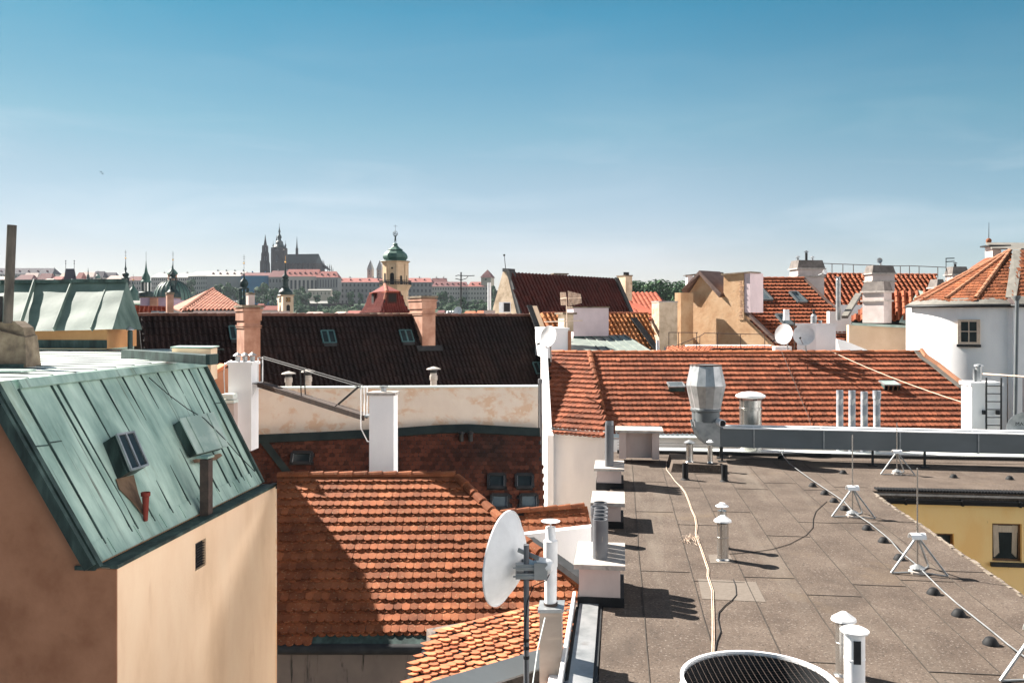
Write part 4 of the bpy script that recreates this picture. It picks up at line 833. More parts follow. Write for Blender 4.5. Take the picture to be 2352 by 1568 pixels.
# lower part of the orange roof house: eaves, wall
m = MB(); e0, e1 = cpt(560, 1462), cpt(1040, 1455); m.prism([e0-cv*.25+cn*.03, e1-cv*.25+cn*.03, e1+cv*.3, e0+cv*.3], -cn*.03); cutx(m, 637).build('eaves_flashing', CD, H1)
m = MB(); e0, e1 = cpt(560, 1474), cpt(1085, 1475); m.cyl(e0+Vector((0, -.1, -.12)), e1+Vector((0, -.1, -.12)), .12, 10); cutx(m, 637).build('gutter', MATS['dark metal'], H1, True)
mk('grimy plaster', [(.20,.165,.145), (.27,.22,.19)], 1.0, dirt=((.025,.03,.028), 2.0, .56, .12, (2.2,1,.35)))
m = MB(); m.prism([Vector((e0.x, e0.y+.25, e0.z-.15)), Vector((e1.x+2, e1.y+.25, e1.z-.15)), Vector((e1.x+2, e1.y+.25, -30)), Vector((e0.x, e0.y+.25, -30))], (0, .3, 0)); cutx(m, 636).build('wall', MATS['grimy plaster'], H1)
# tall white chimneys
T = thing('white_chimney', 'tall plain white chimney rising in front of the flaking wall, centre', 'chimney', Q(875, 1090, 26.5))
p, a, bb, h = cbox(0, 846, 848, 904, 908, 1093, 26.5, -.02); bb = Vector((.05, .6, 0)); m = MB(); m.obox(p, a, bb, (0, 0, h)); m.build('shaft', MATS['white plaster'], T)
m = MB(); m.obox(p+Vector((0, 0, h+.001))-a*.07-bb*.1, a*1.14, bb*1.2, (0, 0, .09)); m.build('cap', MATS['concrete'], T)
m = MB(); q = p+a*.5+bb*.5+Vector((0, 0, h+.09)); m.cyl(q, q+Vector((0, 0, .14)), .09, 10); m.lathe(q+Vector((0, 0, .16)), [(.14, 0), (.14, .02), (.02, .03)], 10); m.build('flue_cap', MATS['galvanised'], T)
T = thing('white_chimney', 'tall white chimney with small metal cowls behind the green mansard slope', 'chimney', Q(550, 1030, 30.6))
p, a, bb, h = cbox(0, 519, 524, 577, 838, 1035, 30.6, -.03); bb = Vector((.04, .75, 0)); m = MB(); m.obox(p, a, bb, (0, 0, h)); m.build('shaft', MATS['white plaster'], T)
m = MB(); m.obox(p+Vector((0, 0, h+.001))-a*.06-bb*.06, a*1.12, bb*1.12, (0, 0, .10)); m.build('cap', MATS['white plaster'], T)
for i in range(3):
    q = p+a*(.3+.27*i)+bb*(.35+.15*i)+Vector((0, 0, h+.1)); m = MB(); m.cyl(q, q+Vector((0, 0, .19)), .085, 10, .10); m.lathe(q+Vector((0, 0, .22)), [(.17, 0), (.12, .035), (.01, .11)], 10); m.build('cowl', MATS['galvanised'], T)
m = MB(); q = p+Vector((-.12, 0, h-.1)); m.tube([q+Vector((.25, 0, .25)), q+Vector((0, 0, .15)), q+Vector((-.03, 0, -.2)), q+Vector((.03, 0, -1.5))], .015, 5); m.build('wire', MATS['galvanised'], T)
# small step structures left of it
T = thing('zinc_capped_parapet', 'low wall with bright zinc capping next to the left white chimney', 'parapet', Q(515, 950, 30)); m = MB(); m.obox(Q(506, 926, 29.9), (.46, .0, 0), (0, .5, 0), (0, 0, .10)); m.obox(Q(508, 916, 30.0), (.40, 0, 0), (0, .5, 0), (0, 0, .16)); m.build('zinc_cap', MATS['zinc roof'], T); m = MB(); p = Q(507, 926, 29.95); m.obox(p+Vector((.02, .02, -8)), (.42, 0, 0), (0, .45, 0), (0, 0, 7.99)); m.build('wall', MATS['pinkish render'], T)
H5 = thing('terracotta_gable_house', 'small terracotta-walled gable peeping between the green roof and white chimney', 'building', Q(500, 880, 32)); m = MB(); m.prism([Q(470, 870, 32), Q(500, 852, 32), Q(520, 845, 32.6), Q(545, 860, 33), Q(545, 960, 33), Q(470, 960, 32)], (.2, 2, 0)); m.build('wall', MATS['terracotta and gable shade'], H5); m = MB(); m.bar(Q(468, 871, 31.7), Q(515, 842, 32), .3, .12); m.bar(Q(466, 866, 32.5), Q(514, 837, 33), .7, .08); m.build('roof_edge', MATS['old tile'], H5)
# catwalk crossing in front of the wall
T = thing('metal_catwalk', 'rusty metal catwalk with railings slanting between the two white chimneys', 'catwalk', Q(720, 930, 29))
P0, P1 = Q(598, 880, 31.0), Q(840, 955, 27.2); sdv = Vector((.25, .5, 0))
m = MB(); m.bar(P0, P1, .5, .04); m.build('walkway', MATS['rusty bar'], T)
m = MB(); m.bar(P0+Vector((0, -.3, -.03)), P1+Vector((0, -.3, -.03)), .05, .16); m.bar(P0+Vector((0, .3, -.03)), P1+Vector((0, .3, -.03)), .05, .16); m.build('girder', MATS['rusty bar'], T)
for dy in (-.28, .28):
    m = MB(); m.tube([Q(600, 820, 31.0)+Vector((0, dy, 0)), P1+Vector((-.12, dy, .92)), ], .02, 6); m.build('hand_rail', MATS['dark metal'], T)
    for f, top in ((0.0, .93), (1.0, .92)):
        m = MB(); q = P0.lerp(P1, f)+Vector((0, dy, 0)); m.cyl(q, q+Vector((0, 0, top)), .022, 6); m.build('post', MATS['white paint'], T)
    for f in (.44, .74):
        m = MB(); q = P0.lerp(P1, f)+Vector((0, dy, 0)); rl_ = Q(600, 820, 31.0).lerp(P1+Vector((0, 0, .92)), f+.0)
        q2 = Q(600, 820, 31.0).lerp(P1+Vector((-.12, 0, .92)), min(.98, f+(.26 if f > .6 else 0)))+Vector((0, dy, 0)); m.cyl(q, q2, .02, 6); m.build('brace', MATS['dark metal'], T)
m = MB(); m.obox(P0+Vector((-.9, -.35, 0)), (.85, 0, 0), (0, .7, 0), (0, 0, .04)); m.obox(P1+Vector((0, -.3, 0)), (.5, 0, 0), (0, .6, 0), (0, 0, .04)); m.build('landing', MATS['galvanised'], T)
m = MB(); q = P1+Vector((.05, -.28, 0)); m.tube([q+Vector((-.15, 0, .9)), q+Vector((-.15, 0, -.35)), q+Vector((.05, 0, -.75)), q+Vector((.35, 0, -.78))], .02, 6); q = P0+Vector((.0, -.28, 0)); m.tube([q, q+Vector((-.15, 0, -.3)), q+Vector((-.3, 0, -.75)), q+Vector((-.7, 0, -.78))], .02, 6); m.build('stay', MATS['white paint'], T)
# ------------------------------------------------------------------ bottom centre: old-tile roof, chimney with steel flue, big dish
H6 = thing('old_tile_roof_house', 'house with a rough pale orange old-tile roof at the bottom centre', 'building', (0, 13, GZ))
a, b, c = Q(1000, 1448, 14.2), Q(1325, 1368, 16.8), Q(930, 1580, 12.2)
uu, vv, nn = frame(a, b, c); op = lambda x, y: on(x, y, a, nn)
poly = [op(1003, 1447), op(1150, 1412), op(1215, 1397), op(1322, 1378), op(1312, 1440), op(1298, 1500), op(1280, 1505), op(1100, 1535), op(980, 1585), op(920, 1590), op(955, 1515)]
m = MB(); beaver(m, poly, op(1003, 1447)-uu*2.5, uu, vv, nn, w=.17, pitch=.135, double=False, lift=.045, jit=.035, t=.02, seg=4); m.build('roof', MATS['old tile'], H6)
m = MB(); slab(m, poly, nn, .08); m.build('roof_boards', MATS['dark metal'], H6)
gz = MB(); g0, g1 = op(985, 1580), op(1275, 1492); gz.prism([g0+nn*.10, g1+nn*.10, g1+nn*.02+vv*.35, g0+nn*.02+vv*.35], (0, 0, -.03)); gz.build('valley_gutter', MATS['duct steel'], H6)
m = MB(); d2 = [op(1010, 1600), op(1260, 1525), op(1325, 1560), op(1300, 1640), op(1010, 1680)]; d2 = [p-nn*.35 for p in d2]; beaver(m, d2, d2[0]-uu*.4, uu, vv, nn, w=.17, pitch=.16, double=False, lift=.045, jit=.03, t=.02, seg=4); m.build('lower_roof', MATS['old tile'], H6)
m = MB(); slab(m, [p-nn*.02 for p in d2], nn, .08); m.build('lower_boards', MATS['dark metal'], H6)
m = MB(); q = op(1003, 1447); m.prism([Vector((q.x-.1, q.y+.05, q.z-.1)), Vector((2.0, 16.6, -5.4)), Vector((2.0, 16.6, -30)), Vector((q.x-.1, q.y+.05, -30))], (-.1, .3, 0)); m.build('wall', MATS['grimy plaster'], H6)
T = thing('plastered_chimney', 'narrow stained plaster chimney with a tall white steel flue beside the big dish', 'chimney', Q(1265, 1560, 12.9))
mk('stained plaster', [(.42,.35,.29), (.52,.44,.37)], 1.5, stretch=(1,1,2), dirt=((.62,.50,.40), 1.2, .55, .08, (.4,.4,3)))
p, a, bb, h = cbox(0, 1237, 1239, 1290, 1406, 1570, 12.9, 0.02); bb = Vector((.04, .38, 0)); m = MB(); m.obox(p-Vector((0, 0, .5)), a, bb, (0, 0, h+.5)); m.build('shaft', MATS['stained plaster'], T)
m = MB(); m.obox(p+Vector((0, 0, h+.001))-a*.07-bb*.08, a*1.16, bb*1.16, (0, 0, .05)); m.build('cap', MATS['galvanised'], T)
q = p+a*.5+bb*.5+Vector((0, 0, h+.05)); z = lambda y: Q(1255, y, 13.1).z
m = MB(); m.cyl(Vector((q.x, q.y, z(1402))), Vector((q.x-.01, q.y, z(1382))), .105, 16); m.build('flue_sleeve', MATS['rusty bar'], T, True)
m = MB(); m.lathe(Vector((q.x-.01, q.y, 0)), [(.09, z(1384)), (.095, z(1300)), (.105, z(1299)), (.105, z(1240)), (.085, z(1238)), (.075, z(1236)), (.075, z(1209))], 16); m.lathe(Vector((q.x-.01, q.y, 0)), [(.012, z(1209)), (.012, z(1197))], 6); m.lathe(Vector((q.x-.01, q.y, 0)), [(.14, z(1197)), (.145, z(1195.5)), (.02, z(1193))], 16); m.build('flue', MATS['white paint'], T, True)
# big dish on a pole
YD = 10.5; pc0 = Q(1209, 1250, YD)
T = thing('large_satellite_dish', 'large white parabolic dish seen from behind its pole, bottom centre', 'satellite dish', Vector((pc0.x, YD, -8)))
ctr = Q(1201, 1290, YD+.28); ax = Vector((-.80, -.55, .12)).normalized(); Rr = .58; m = MB(); k = 10
ax = Vector((.915, -.39, -.08)).normalized()
pr = [(max(.001, Rr*i/k), -.26*(i/k)**2) for i in range(k+1)]
m.lathe(ctr, pr+[(Rr*1.02, -.275), (Rr*1.02, -.255), (Rr, -.245)]+[(max(.001, Rr*.985*i/k), -.26*(i/k)**2-.012) for i in range(k, -1, -1)], 40, ax, cap=False); m.build('reflector', MATS['white paint'], T, True)
m = MB(); m.cyl(Vector((pc0.x, YD, -8)), Q(1209, 1250, YD), .033, 14); m.build('pole', MATS['grey pvc'], T, True)
for i in range(3):
    m = MB(); y = (1472, 1490, 1512)[i]; m.lathe(Vector((pc0.x, YD, Q(0, y, YD).z)), [(.036, 0), (.037, .02), (.036, .04)], 12); m.build('tape_band', MATS['black rubber'], T)
for y in (1300, 1320):
    m = MB(); q = Q(1209, y, YD); m.obox(q+Vector((-.13, -.055, -.035)), (.26, 0, 0), (0, .11, 0), (0, 0, .07)); m.obox(q+Vector((-.16, -.07, -.008)), (.30, 0, 0), (0, .015, 0), (0, 0, .016)); m.build('clamp', MATS['galvanised'], T)
m = MB(); q = Q(1238, 1305, YD-.02); m.obox(q+Vector((-.06, -.06, -.12)), (.16, 0, 0), (0, .14, 0), (0, 0, .2)); m.bar(q, ctr+ax*.02, .08, .1); m.bar(q+Vector((0, 0, .12)), Q(1190, 1262, YD+.1), .02, .05); m.build('mount', MATS['galvanised'], T)
m = MB(); q = Q(1258, 1300, YD); m.lathe(q-ax*.10, [(.001, .16), (.05, .16), (.085, .12), (.095, .05), (.09, -.02), (.05, -.05), (.001, -.05)], 16, ax, cap=False); m.build('radio_unit', MATS['white paint'], T, True)
m = MB(); m.tube([Q(1262, 1318, YD), Q(1255, 1332, YD), Q(1225, 1345, YD), Q(1212, 1380, YD-.04), Q(1206, 1440, YD-.04), Q(1209, 1568, YD-.04)], .006, 6); m.build('cable', MATS['black rubber'], T)
m = MB(); m.tube([Q(1252, 1418, 12.6), Q(1235, 1490, 12.2), Q(1222, 1580, 12.0)], .008, 5); tag(m.build('thin_cord', MATS['zinc roof'], None, True, Q(1240, 1500, 12.3)), 'thin pale cord hanging down beside the stained chimney', 'cord')
# things on the copper building: stump with flue pipes, box vent, penthouse
T = thing('flue_chimney', 'rough stone chimney stump with a tall sooty flue pipe on the green flat roof', 'chimney', Q(29, 845, 21.34))
mk('sooty stone', [(.13,.10,.075), (.22,.17,.12), (.30,.24,.17)], 3, bump=.02, bscale=6); mk('sooty pipe', [(.05,.045,.04), (.11,.095,.08), (.17,.14,.115)], 3, stretch=(1,1,.25), rough=.7)
b0_ = fl(29, 850); s = 21.34/F; base = fl(-40, 850); m = MB(); c = Q(24, 850, 21.34)
m.hexa([Q(-60, 860, 21.34), Q(60, 848, 21.34), Q(60, 848, 21.34)+Vector((0, .7, 0)), Q(-60, 860, 21.34)+Vector((0, .7, 0)), Q(-60, 744, 21.34), Q(58, 775, 21.34), Q(55, 775, 21.34)+Vector((0, .6, .05)), Q(-60, 744, 21.34)+Vector((0, .6, .05))]); m.prism([Q(-60, 745, 21.45), Q(30, 737, 21.45), Q(52, 752, 21.45), Q(58, 776, 21.45), Q(-60, 776, 21.45)], (0, .5, 0)); m.build('stump', MATS['sooty stone'], T)
m = MB(); m.obox(Q(-60, 862, 21.3), (1.2, 0, 0), (0, .8, 0), (0, 0, .28)); m.build('flashing', CD, T)
m = MB(); a, b = Q(18, 742, 21.45), Q(27.5, 517, 21.45); m.cyl(a, b, .108, 18); m.build('flue_pipe', MATS['sooty pipe'], T, True)
m = MB(); a, b = Q(-1, 742, 21.56), Q(1, 680, 21.56); m.cyl(a, b, .06, 14); m.build('short_flue', MATS['dark metal'], T, True)
T = thing('box_vent', 'low box vent with pale metal lid at the left edge of the green roof', 'vent box', fl(25, 885)); p = fl(0, 888); m = MB(); m.obox(Q(-40, 868, 19.36)+Vector((0,0,-.16)), (.8, 0, 0), (0, .5, 0), (0, 0, .15)); m.build('box', MATS['sooty stone'], T); m = MB(); m.obox(Q(-45, 851, 19.3)+Vector((0,0,-.04)), (.9, 0, 0), (0, .6, 0), (0, 0, .04)); m.build('lid', CS, T)
t = cowl_vent(fl(299, 803), .085, .75, 'small grey vent with pale conical cap in front of the green penthouse', 'cone')
for ch in t.children:
    if ch.name.startswith('pipe'): ch.data.materials[0] = CD
T = thing('copper_penthouse', 'roof-top penthouse with a seamed green copper roof and ochre walls, at the left', 'penthouse', Q(150, 790, 30))
p0, p1 = Q(-120, 795, 30.2), Q(246, 788, 29.6)
m = MB(); m.obox(Vector((p0.x, p0.y, -1.05)), p1-p0-Vector((0, 0, (p1-p0).z)), (-.38, 3.2, 0), (0, 0, .72)); mk('ochre plaster', [(.44,.23,.10), (.52,.29,.13)], 1.5); m.build('wall', MATS['ochre plaster'], T)
m = MB(); m.obox(Vector((p0.x, p0.y-.02, -1.03)), p1-p0-Vector((0, 0, (p1-p0).z)), (0, .02, 0), (0, 0, .28)); m.build('base_flashing', CD, T)
e0, e1 = Q(-120, 766, 29.7), Q(325, 757, 29.1); r0_, r1_ = Q(-120, 651, 31.6), Q(291, 647, 31.0); g1_ = Q(258, 756, 29.15)
mk('copper penthouse sheet', [(.10,.155,.135), (.155,.22,.19), (.20,.27,.235)], .9, rough=.65, bump=.006, bscale=3, spots=((.24,.21,.13), 7, .68, .06, SX))
mk('copper gable', [(.07,.115,.105), (.12,.18,.16), (.17,.235,.21)], 2, stretch=(1,1,.3))
# dented sheets between standing seams
pu, pv, pn = frame(r0_, r1_, e0); m = MB(); nx, ny = 60, 14; vs = []
for j in range(ny+1):
    for i in range(nx+1):
        a = r0_.lerp(r1_, i/nx); b = e0.lerp(g1_, i/nx); q = a.lerp(b, j/ny); vs.append(q+pn*(.004*math.sin(i*.55+j*.6)+.007*math.sin(j*1.1+i*.17)))
m.add(vs, [(j*(nx+1)+i, j*(nx+1)+i+1, (j+1)*(nx+1)+i+1, (j+1)*(nx+1)+i) for j in range(ny) for i in range(nx)]); m.build('copper_roof', MATS['copper penthouse sheet'], T, 2)
m = MB()
for xt, xb in ((-75, -130), (2, -32), (83, 46), (170, 126), (254, 212)):
    m.bar(Q(xt, 650, 31.3)+pn*.11, Q(xb, 760, 29.35)+pn*.08, .035, .17, pn)
m.build('standing_seam', MATS['copper penthouse sheet'], T)
m = MB(); m.bar(r0_+pn*.05, r1_+pn*.05, .18, .12); m.build('ridge_flashing', CD, T)
m = MB(); back = Q(325, 757, 33); m.prism([r1_, Q(325, 757, 30.9), g1_], (.01, .03, 0)); m.build('gable_end', MATS['copper gable'], T)
m = MB(); m.prism([r0_, r1_, Q(325, 757, 33.5), Q(-120, 757, 33.5)], (0, 0, -.03)); m.build('rear_slope', CD, T)
# ------------------------------------------------------------------ big dark-roofed house across the middle
A30 = math.radians(30)
def slopeplane(p, a, sl):
    d = Vector((math.cos(a), math.sin(a), 0)); dn = Vector((math.sin(a), -math.cos(a), 0)); v = (dn-Vector((0, 0, sl))).normalized(); n = d.cross(v)
    if n.z < 0: n = -n
    return p, d, v, n.normalized()
H7 = thing('dark_pantile_house', 'wide house with a dark shaded pantile roof, skylights and two tall chimneys, mid picture', 'building', (-8, 50, GZ))
k0, ku, kv, kn = slopeplane(Q(330, 724, 42), A30, 1.35); kp = lambda x, y: on(x, y, k0, kn)
kr = Q(1218, 731, 52.8)
def kr_at(px): t = (px-CX)/F; s = (t*k0.y-k0.x)/(ku.x-t*ku.y); return k0+ku*s
RA, RB = kr_at(318), kr_at(1218)
eb = RB+kv*9.5; ea = RA+kv*9.5
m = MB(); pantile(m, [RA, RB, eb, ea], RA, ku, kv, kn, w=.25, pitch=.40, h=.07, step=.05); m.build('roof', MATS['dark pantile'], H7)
m = MB(); slab(m, [RA, RB, eb, ea], kn, .15); back = [RA, RB, RB+Vector((-5, 8.6, -9)), RA+Vector((-5, 8.6, -9))]; m.prism(back, (0, 0, -.15)); m.build('roof_boards', MATS['dark metal'], H7)
m = MB(); ridgecaps(m, RA+Vector((0, 0, .03)), RB+Vector((0, 0, .03)), .14, .45); mk('weathered ridge', [(.10,.045,.034), (.17,.08,.06)], 2, island=.4); m.build('ridge_tiles', MATS['weathered ridge'], H7)
m = MB(); g = [RB+kv*.0+ku*.02, eb+ku*.02, Vector((eb.x, eb.y, -30)), Vector((RB.x-5, RB.y+8.6, -30)), RB+Vector((-5, 8.6, -9))+ku*.02]; m.prism(g, -ku*.3); m.obox(Vector((ea.x, ea.y, -30)), eb-ea, kn*0+Vector((0, .3, 0)), (0, 0, 30+eb.z-.2)); m.build('wall', MATS['cream plaster'], H7)
# raised gable coping on the right end
m = MB(); c0_ = RB+kn*.10; m.prism([c0_+Vector((0, 0, .55)), c0_+kv*8.5+Vector((0, 0, .25)), c0_+kv*8.5-kn*.5, c0_-kn*.5], ku*.42); m.build('gable_parapet', MATS['cream plaster'], H7)
m = MB(); m.prism([c0_+Vector((0, 0, .56))+ku*.05, c0_+kv*8.5+Vector((0, 0, .26))+ku*.05, c0_+kv*8.5+Vector((0, 0, .26))-ku*.3, c0_+Vector((0, 0, .56))-ku*.3], kn*.06); m.build('parapet_coping', MATS['dark metal'], H7)
def chimney(par, xl, xc, xr, yt, yb, Y, a, mat='flesh plaster', capx=.12, necks=True):
    p, e1, e2, h = cbox(0, xl, xc, xr, yt, yb, Y, a); m = MB(); m.obox(p, e1, e2, (0, 0, h)); u1, u2 = e1.normalized(), e2.normalized()
    c = m.build('chimney', MATS[mat], par)
    if necks:
        m = MB()
        for (f, ht, ov) in ((.70, .05, .05), (.76, .04, .03), (.80, .17, .02), (.8, .10, .06)):
            z = h*f if f < .8 else h-.20-(.22 if ov == .02 else 0)
        for (z, ht, ov) in ((h-.95, .05, .04), (h-.86, .05, .06), (h-.60, .42, .05), (h-.17, .10, .09)):
            m.obox(p+Vector((0, 0, z))-u1*ov-u2*ov, e1+u1*2*ov, e2+u2*2*ov, (0, 0, ht))
        m.build('moulding', MATS[mat], c)
    m = MB(); m.obox(p+Vector((0, 0, h+.001))-u1*capx-u2*capx, e1+u1*2*capx, e2+u2*2*capx, (0, 0, .11)); m.build('chimney_cap', MATS['sooty stone'], c)
    return c, p, e1, e2, h
mk('flesh plaster', [(.31,.155,.105), (.40,.215,.15), (.47,.275,.20)], 1.5, bump=.003, bscale=16, dirt=((.24,.12,.08), 1.2, .58, .2, (1,1,.6)))
yA = kp(572, 880); chimney(H7, 544, 561, 598, 706, 900, 39.5, A30)
b = kp(985, 800); chimney(H7, 941, 970, 1000, 684, 806, b.y-.3, A30)
m = MB(); q = kp(985, 797); m.obox(q-ku*.8+kn*.12, ku*1.5, kv*.35, kn*.05); m.build('chimney_apron', MATS['dark metal'], H7)
mk('teal frame', [(.05,.13,.14), (.075,.17,.18)], 3, rough=.5)
for (x, y, w, h, r) in ((753, 777, .68, .78, 0), (932, 775, .68, .78, 0), (1237, 848, .68, .78, 0), (541, 768, .6, .8, 0)):
    o = winhole(x, y, w, h, k0, kn, ku, kv); f = MB(); up = kn*.16
    for t in (0, 1): f.bar(o[0].lerp(o[1], t)+up, o[3].lerp(o[2], t)+up, .06, .08, kn)
    f.bar(o[0].lerp(o[1], .5)+up, o[3].lerp(o[2], .5)+up, .09, .06, kn)
    f.bar(o[0]+up, o[1]+up, .05, .078, kn); f.bar(o[3]+up, o[2]+up, .05, .078, kn); fr = f.build('skylight', MATS['teal frame'], H7)
    f = MB(); f.prism([p+up*.9 for p in o], -kn*.06); f.build('pane', MATS['dark glass'], fr); f = MB(); f.prism([o[3]+up*.9, o[2]+up*.9, o[2]+kv*.22+up*.85, o[3]+kv*.22+up*.85], kn*.03); f.build('apron', MATS['dark metal'], fr)
for i, (x, yt, yb) in enumerate(((663, 853, 900), (708, 848, 900), (996, 841, 900))):
    Y = 35.6; p = Q(x, yb, Y); h = (yb-yt)/F*Y; T = thing('capped_vent', ['short pale vent with dark neck, leftmost above the fire wall', 'pale vent with flat cap, second from left above the fire wall', 'slim pale vent on its own, right above the white centre chimney'][i], 'roof vent', p, 'pale vents above the fire wall')
    m = MB(); m.cyl(p, p+Vector((0, 0, h*.74)), .13, 12); m.lathe(p+Vector((0, 0, h*.45)), [(.135, 0), (.16, .02), (.16, .2), (.14, .22)], 12); m.build('pipe', MATS['concrete'], T, True)
    m = MB(); m.lathe(p+Vector((0, 0, h*.74)), [(.13, 0), (.13, h*.1), (.2, h*.13)], 12); m.build('neck', MATS['dark metal'], T); m = MB(); m.lathe(p+Vector((0, 0, h*.88)), [(.30, 0), (.27, .04), (.02, .12)], 14); m.build('cap', MATS['concrete'], T)
chimney(H7, 565, 571, 585, 677, 712, 46, A30, 'pinkish render', .02, False)
chimney(H7, 381, 384, 399, 676, 726, 45, A30, 'flesh plaster', .03, False)
# ------------------------------------------------------------------ steep dark house with pale gable
mk('crumbling plaster', [(.42,.32,.22), (.55,.43,.31), (.62,.50,.37)], 1.2, bump=.05, bscale=2.5, dirt=((.30,.20,.12), 2, .6, .1, SX))
H8 = thing('steep_dark_house', 'house with a tall steep dark-red roof and a crumbling sunlit gable, centre right', 'building', (5, 82, GZ))
a8 = math.radians(42); q0 = Q(1171, 626, 75); s0_, su_, sv_, sn_ = slopeplane(q0, a8, 1.6)
def ra8(px): t = (px-CX)/F; s = (t*q0.y-q0.x)/(su_.x-t*su_.y); return q0+su_*s
rb8 = ra8(1414); rb8.z = Q(1414, 640, rb8.y).z; su_, sv_, sn_ = frame(q0, rb8, q0+sv_*8); s8p = lambda x, y: on(x, y, q0, sn_)
poly = [q0, rb8, s8p(1455, 745), s8p(1202, 745)]
mk('steep red pantile', [(.06,.017,.014), (.09,.022,.018)], .4, island=.25)
m = MB(); pantile(m, poly, q0-su_*3, su_, sv_, sn_, w=.42, pitch=.6, h=.12, step=.05, seg=3); m.build('roof', MATS['steep red pantile'], H8)
m = MB(); slab(m, poly, sn_, .2); m.build('roof_boards', MATS['dark metal'], H8)
gn = -su_; gq = lambda x, y: on(x, y, q0, gn)
m = MB(); m.prism([gq(1128, 740), gq(1133, 705), gq(1155, 624), gq(1160, 621), gq(1170, 622), gq(1178, 660), gq(1198, 745)], su_*.5); m.build('gable_wall', MATS['crumbling plaster'], H8)
m = MB(); m.bar(gq(1169, 621)+su_*.2, gq(1199, 745)+su_*.2, .7, .35, sn_); m.bar(gq(1157, 620)+su_*.25, gq(1170, 621)+su_*.25, .8, .3); m.build('verge', MATS['dark metal'], H8)
m = MB(); p, q = s8p(1414, 640), s8p(1462, 750); m.bar(p, q, .5, .4, sn_); m.build('far_verge', MATS['dark metal'], H8)
m = MB(); m.obox(Vector((q0.x, q0.y, -30))+su_*.3, su_*18, (-5, 6, 0), (0, 0, 26)); m.build('wall', MATS['crumbling plaster'], H8)
c = chimney(H8, 1417, 1437, 1452, 634, 690, 84, math.radians(25), 'crumbling plaster', .05, False); chimney(H8, 1268, 1274, 1303, 630, 640, 80, .3, 'concrete', .1, False)
for i in range(3): m = MB(); p, e1, e2, h = c[1:]; qq = p+e1*(.25+.25*i)+e2*.3+Vector((0, 0, h+.1)); m.cyl(qq, qq+Vector((0, 0, .3)), .12, 8); m.build('chimney_pot', MATS['dark metal'], c[0])
T = thing('air_conditioner', 'white air-conditioning unit below the crumbling gable', 'air conditioner', Q(1158, 718, 70)); p = Q(1146, 718, 70); m = MB(); m.obox(p, (.35, -.3, 0), (.3, .4, 0), (0, 0, .85)); m.obox(p+Vector((.36, -.3, 0)), (.6, .1, 0), (0, .5, 0), (0, 0, .85)); m.build('casing', MATS['white paint'], T); m = MB(); m.obox(p+Vector((.40, -.32, .08)), (.5, .08, 0), (0, .02, 0), (0, 0, .7)); m.build('grille', MATS['dark metal'], T)
T = thing('white_flue', 'tall white metal flue on a block beside the crumbling gable', 'flue', Q(1124, 724, 66)); m = MB(); m.cyl(Q(1124, 712, 66), Q(1124, 649, 66), .13, 12); m.build('pipe', MATS['white paint'], T, True); p = Q(1111, 728, 65.8); m = MB(); m.obox(p, (.85, 0, 0), (0, .6, 0), (0, 0, .5)); m.build('block', MATS['pinkish render'], T)
T = thing('lightning_rod', 'thin lightning rod standing on the crumbling gable peak', 'lightning rod', gq(1158, 621)); m = MB(); m.cyl(gq(1158, 623)+su_*.2, Q(1158, 584, 75.2), .035, 6, .02); m.sphere(Q(1158, 586, 75.2), .1, 8); m.build('rod', MATS['dark metal'], T)
# far red hip roof behind, right of it
H9 = thing('far_red_hip_house', 'house with a plain red hipped roof in front of the dark woods', 'building', Q(1490, 720, 105)); 
a, b, c_, d = Q(1440, 672, 112), Q(1507, 672, 112), Q(1545, 706, 103), Q(1440, 730, 100)
u, v, n = frame(a, b, d); f = lambda x, y: on(x, y, a, n); mk('bright red pantile', [(.32,.07,.036), (.40,.10,.05)], .4, island=.2)
m = MB(); pantile(m, [a, b, f(1532, 712), f(1510, 735), f(1440, 735)], f(1440, 672), u, v, n, w=.55, pitch=.8, h=.13, seg=3); slab(m, [a, b, f(1532, 712), f(1510, 735), f(1440, 735)], n, .1); m.build('roof', MATS['bright red pantile'], H9)
m = MB(); m.prism([b, f(1540, 720), Q(1560, 720, 118)], (0, .1, -.1)); m.build('hip_slope', MATS['steep red pantile'], H9); m = MB(); m.obox(Q(1440, 760, 101), (9, 1, 0), (0, 10, 0), (0, 0, 1.4)); m.build('wall', MATS['cream plaster'], H9)
m = MB(); p, q = Q(1455, 699, 96), Q(1499, 722, 90); m.bar(p, q, 1.2, .2); m.build('lower_eaves', MATS['bright red pantile'], H9)
# pantile roof strip with strongly lit barrels
HA = thing('barrel_tile_house', 'low roof of ochre barrel tiles striped by light, beside the mauve block', 'building', (11, 60, GZ))
q0 = Q(1245, 721, 56); s_, u, v, n = slopeplane(q0, math.radians(24), .95)
mk('ochre pantile', [(.46,.17,.06), (.56,.23,.085), (.62,.28,.12)], .8, island=.25)
def rA(px): t = (px-CX)/F; s = (t*q0.y-q0.x)/(u.x-t*u.y); return q0+u*s
a, b = q0, rA(1487); f = lambda x, y: on(x, y, q0, n)
poly = [a, b, f(1512, 800), f(1240, 800)]; m = MB(); pantile(m, poly, a, u, v, n, w=.33, pitch=.42, h=.13, step=.05); m.build('roof', MATS['ochre pantile'], HA)
m = MB(); slab(m, poly, n, .15); m.build('roof_boards', MATS['dark metal'], HA); m = MB(); ridgecaps(m, a+Vector((0,0,.05)), b+Vector((0,0,.05)), .13, .5); m.build('ridge_tiles', MATS['red tile'], HA); m = MB(); m.obox(Vector((q0.x, q0.y+2, -30)), u*16, (0, .4, 0), (0, 0, 29)); m.build('wall', MATS['pinkish render'], HA)
m = MB(); p, q = f(1452, 738)+n*.3, f(1520, 830)+n*.3; m.bar(p, q, .45, .08, n); m.build('roof_ladder_strip', MATS['dark metal'], HA)
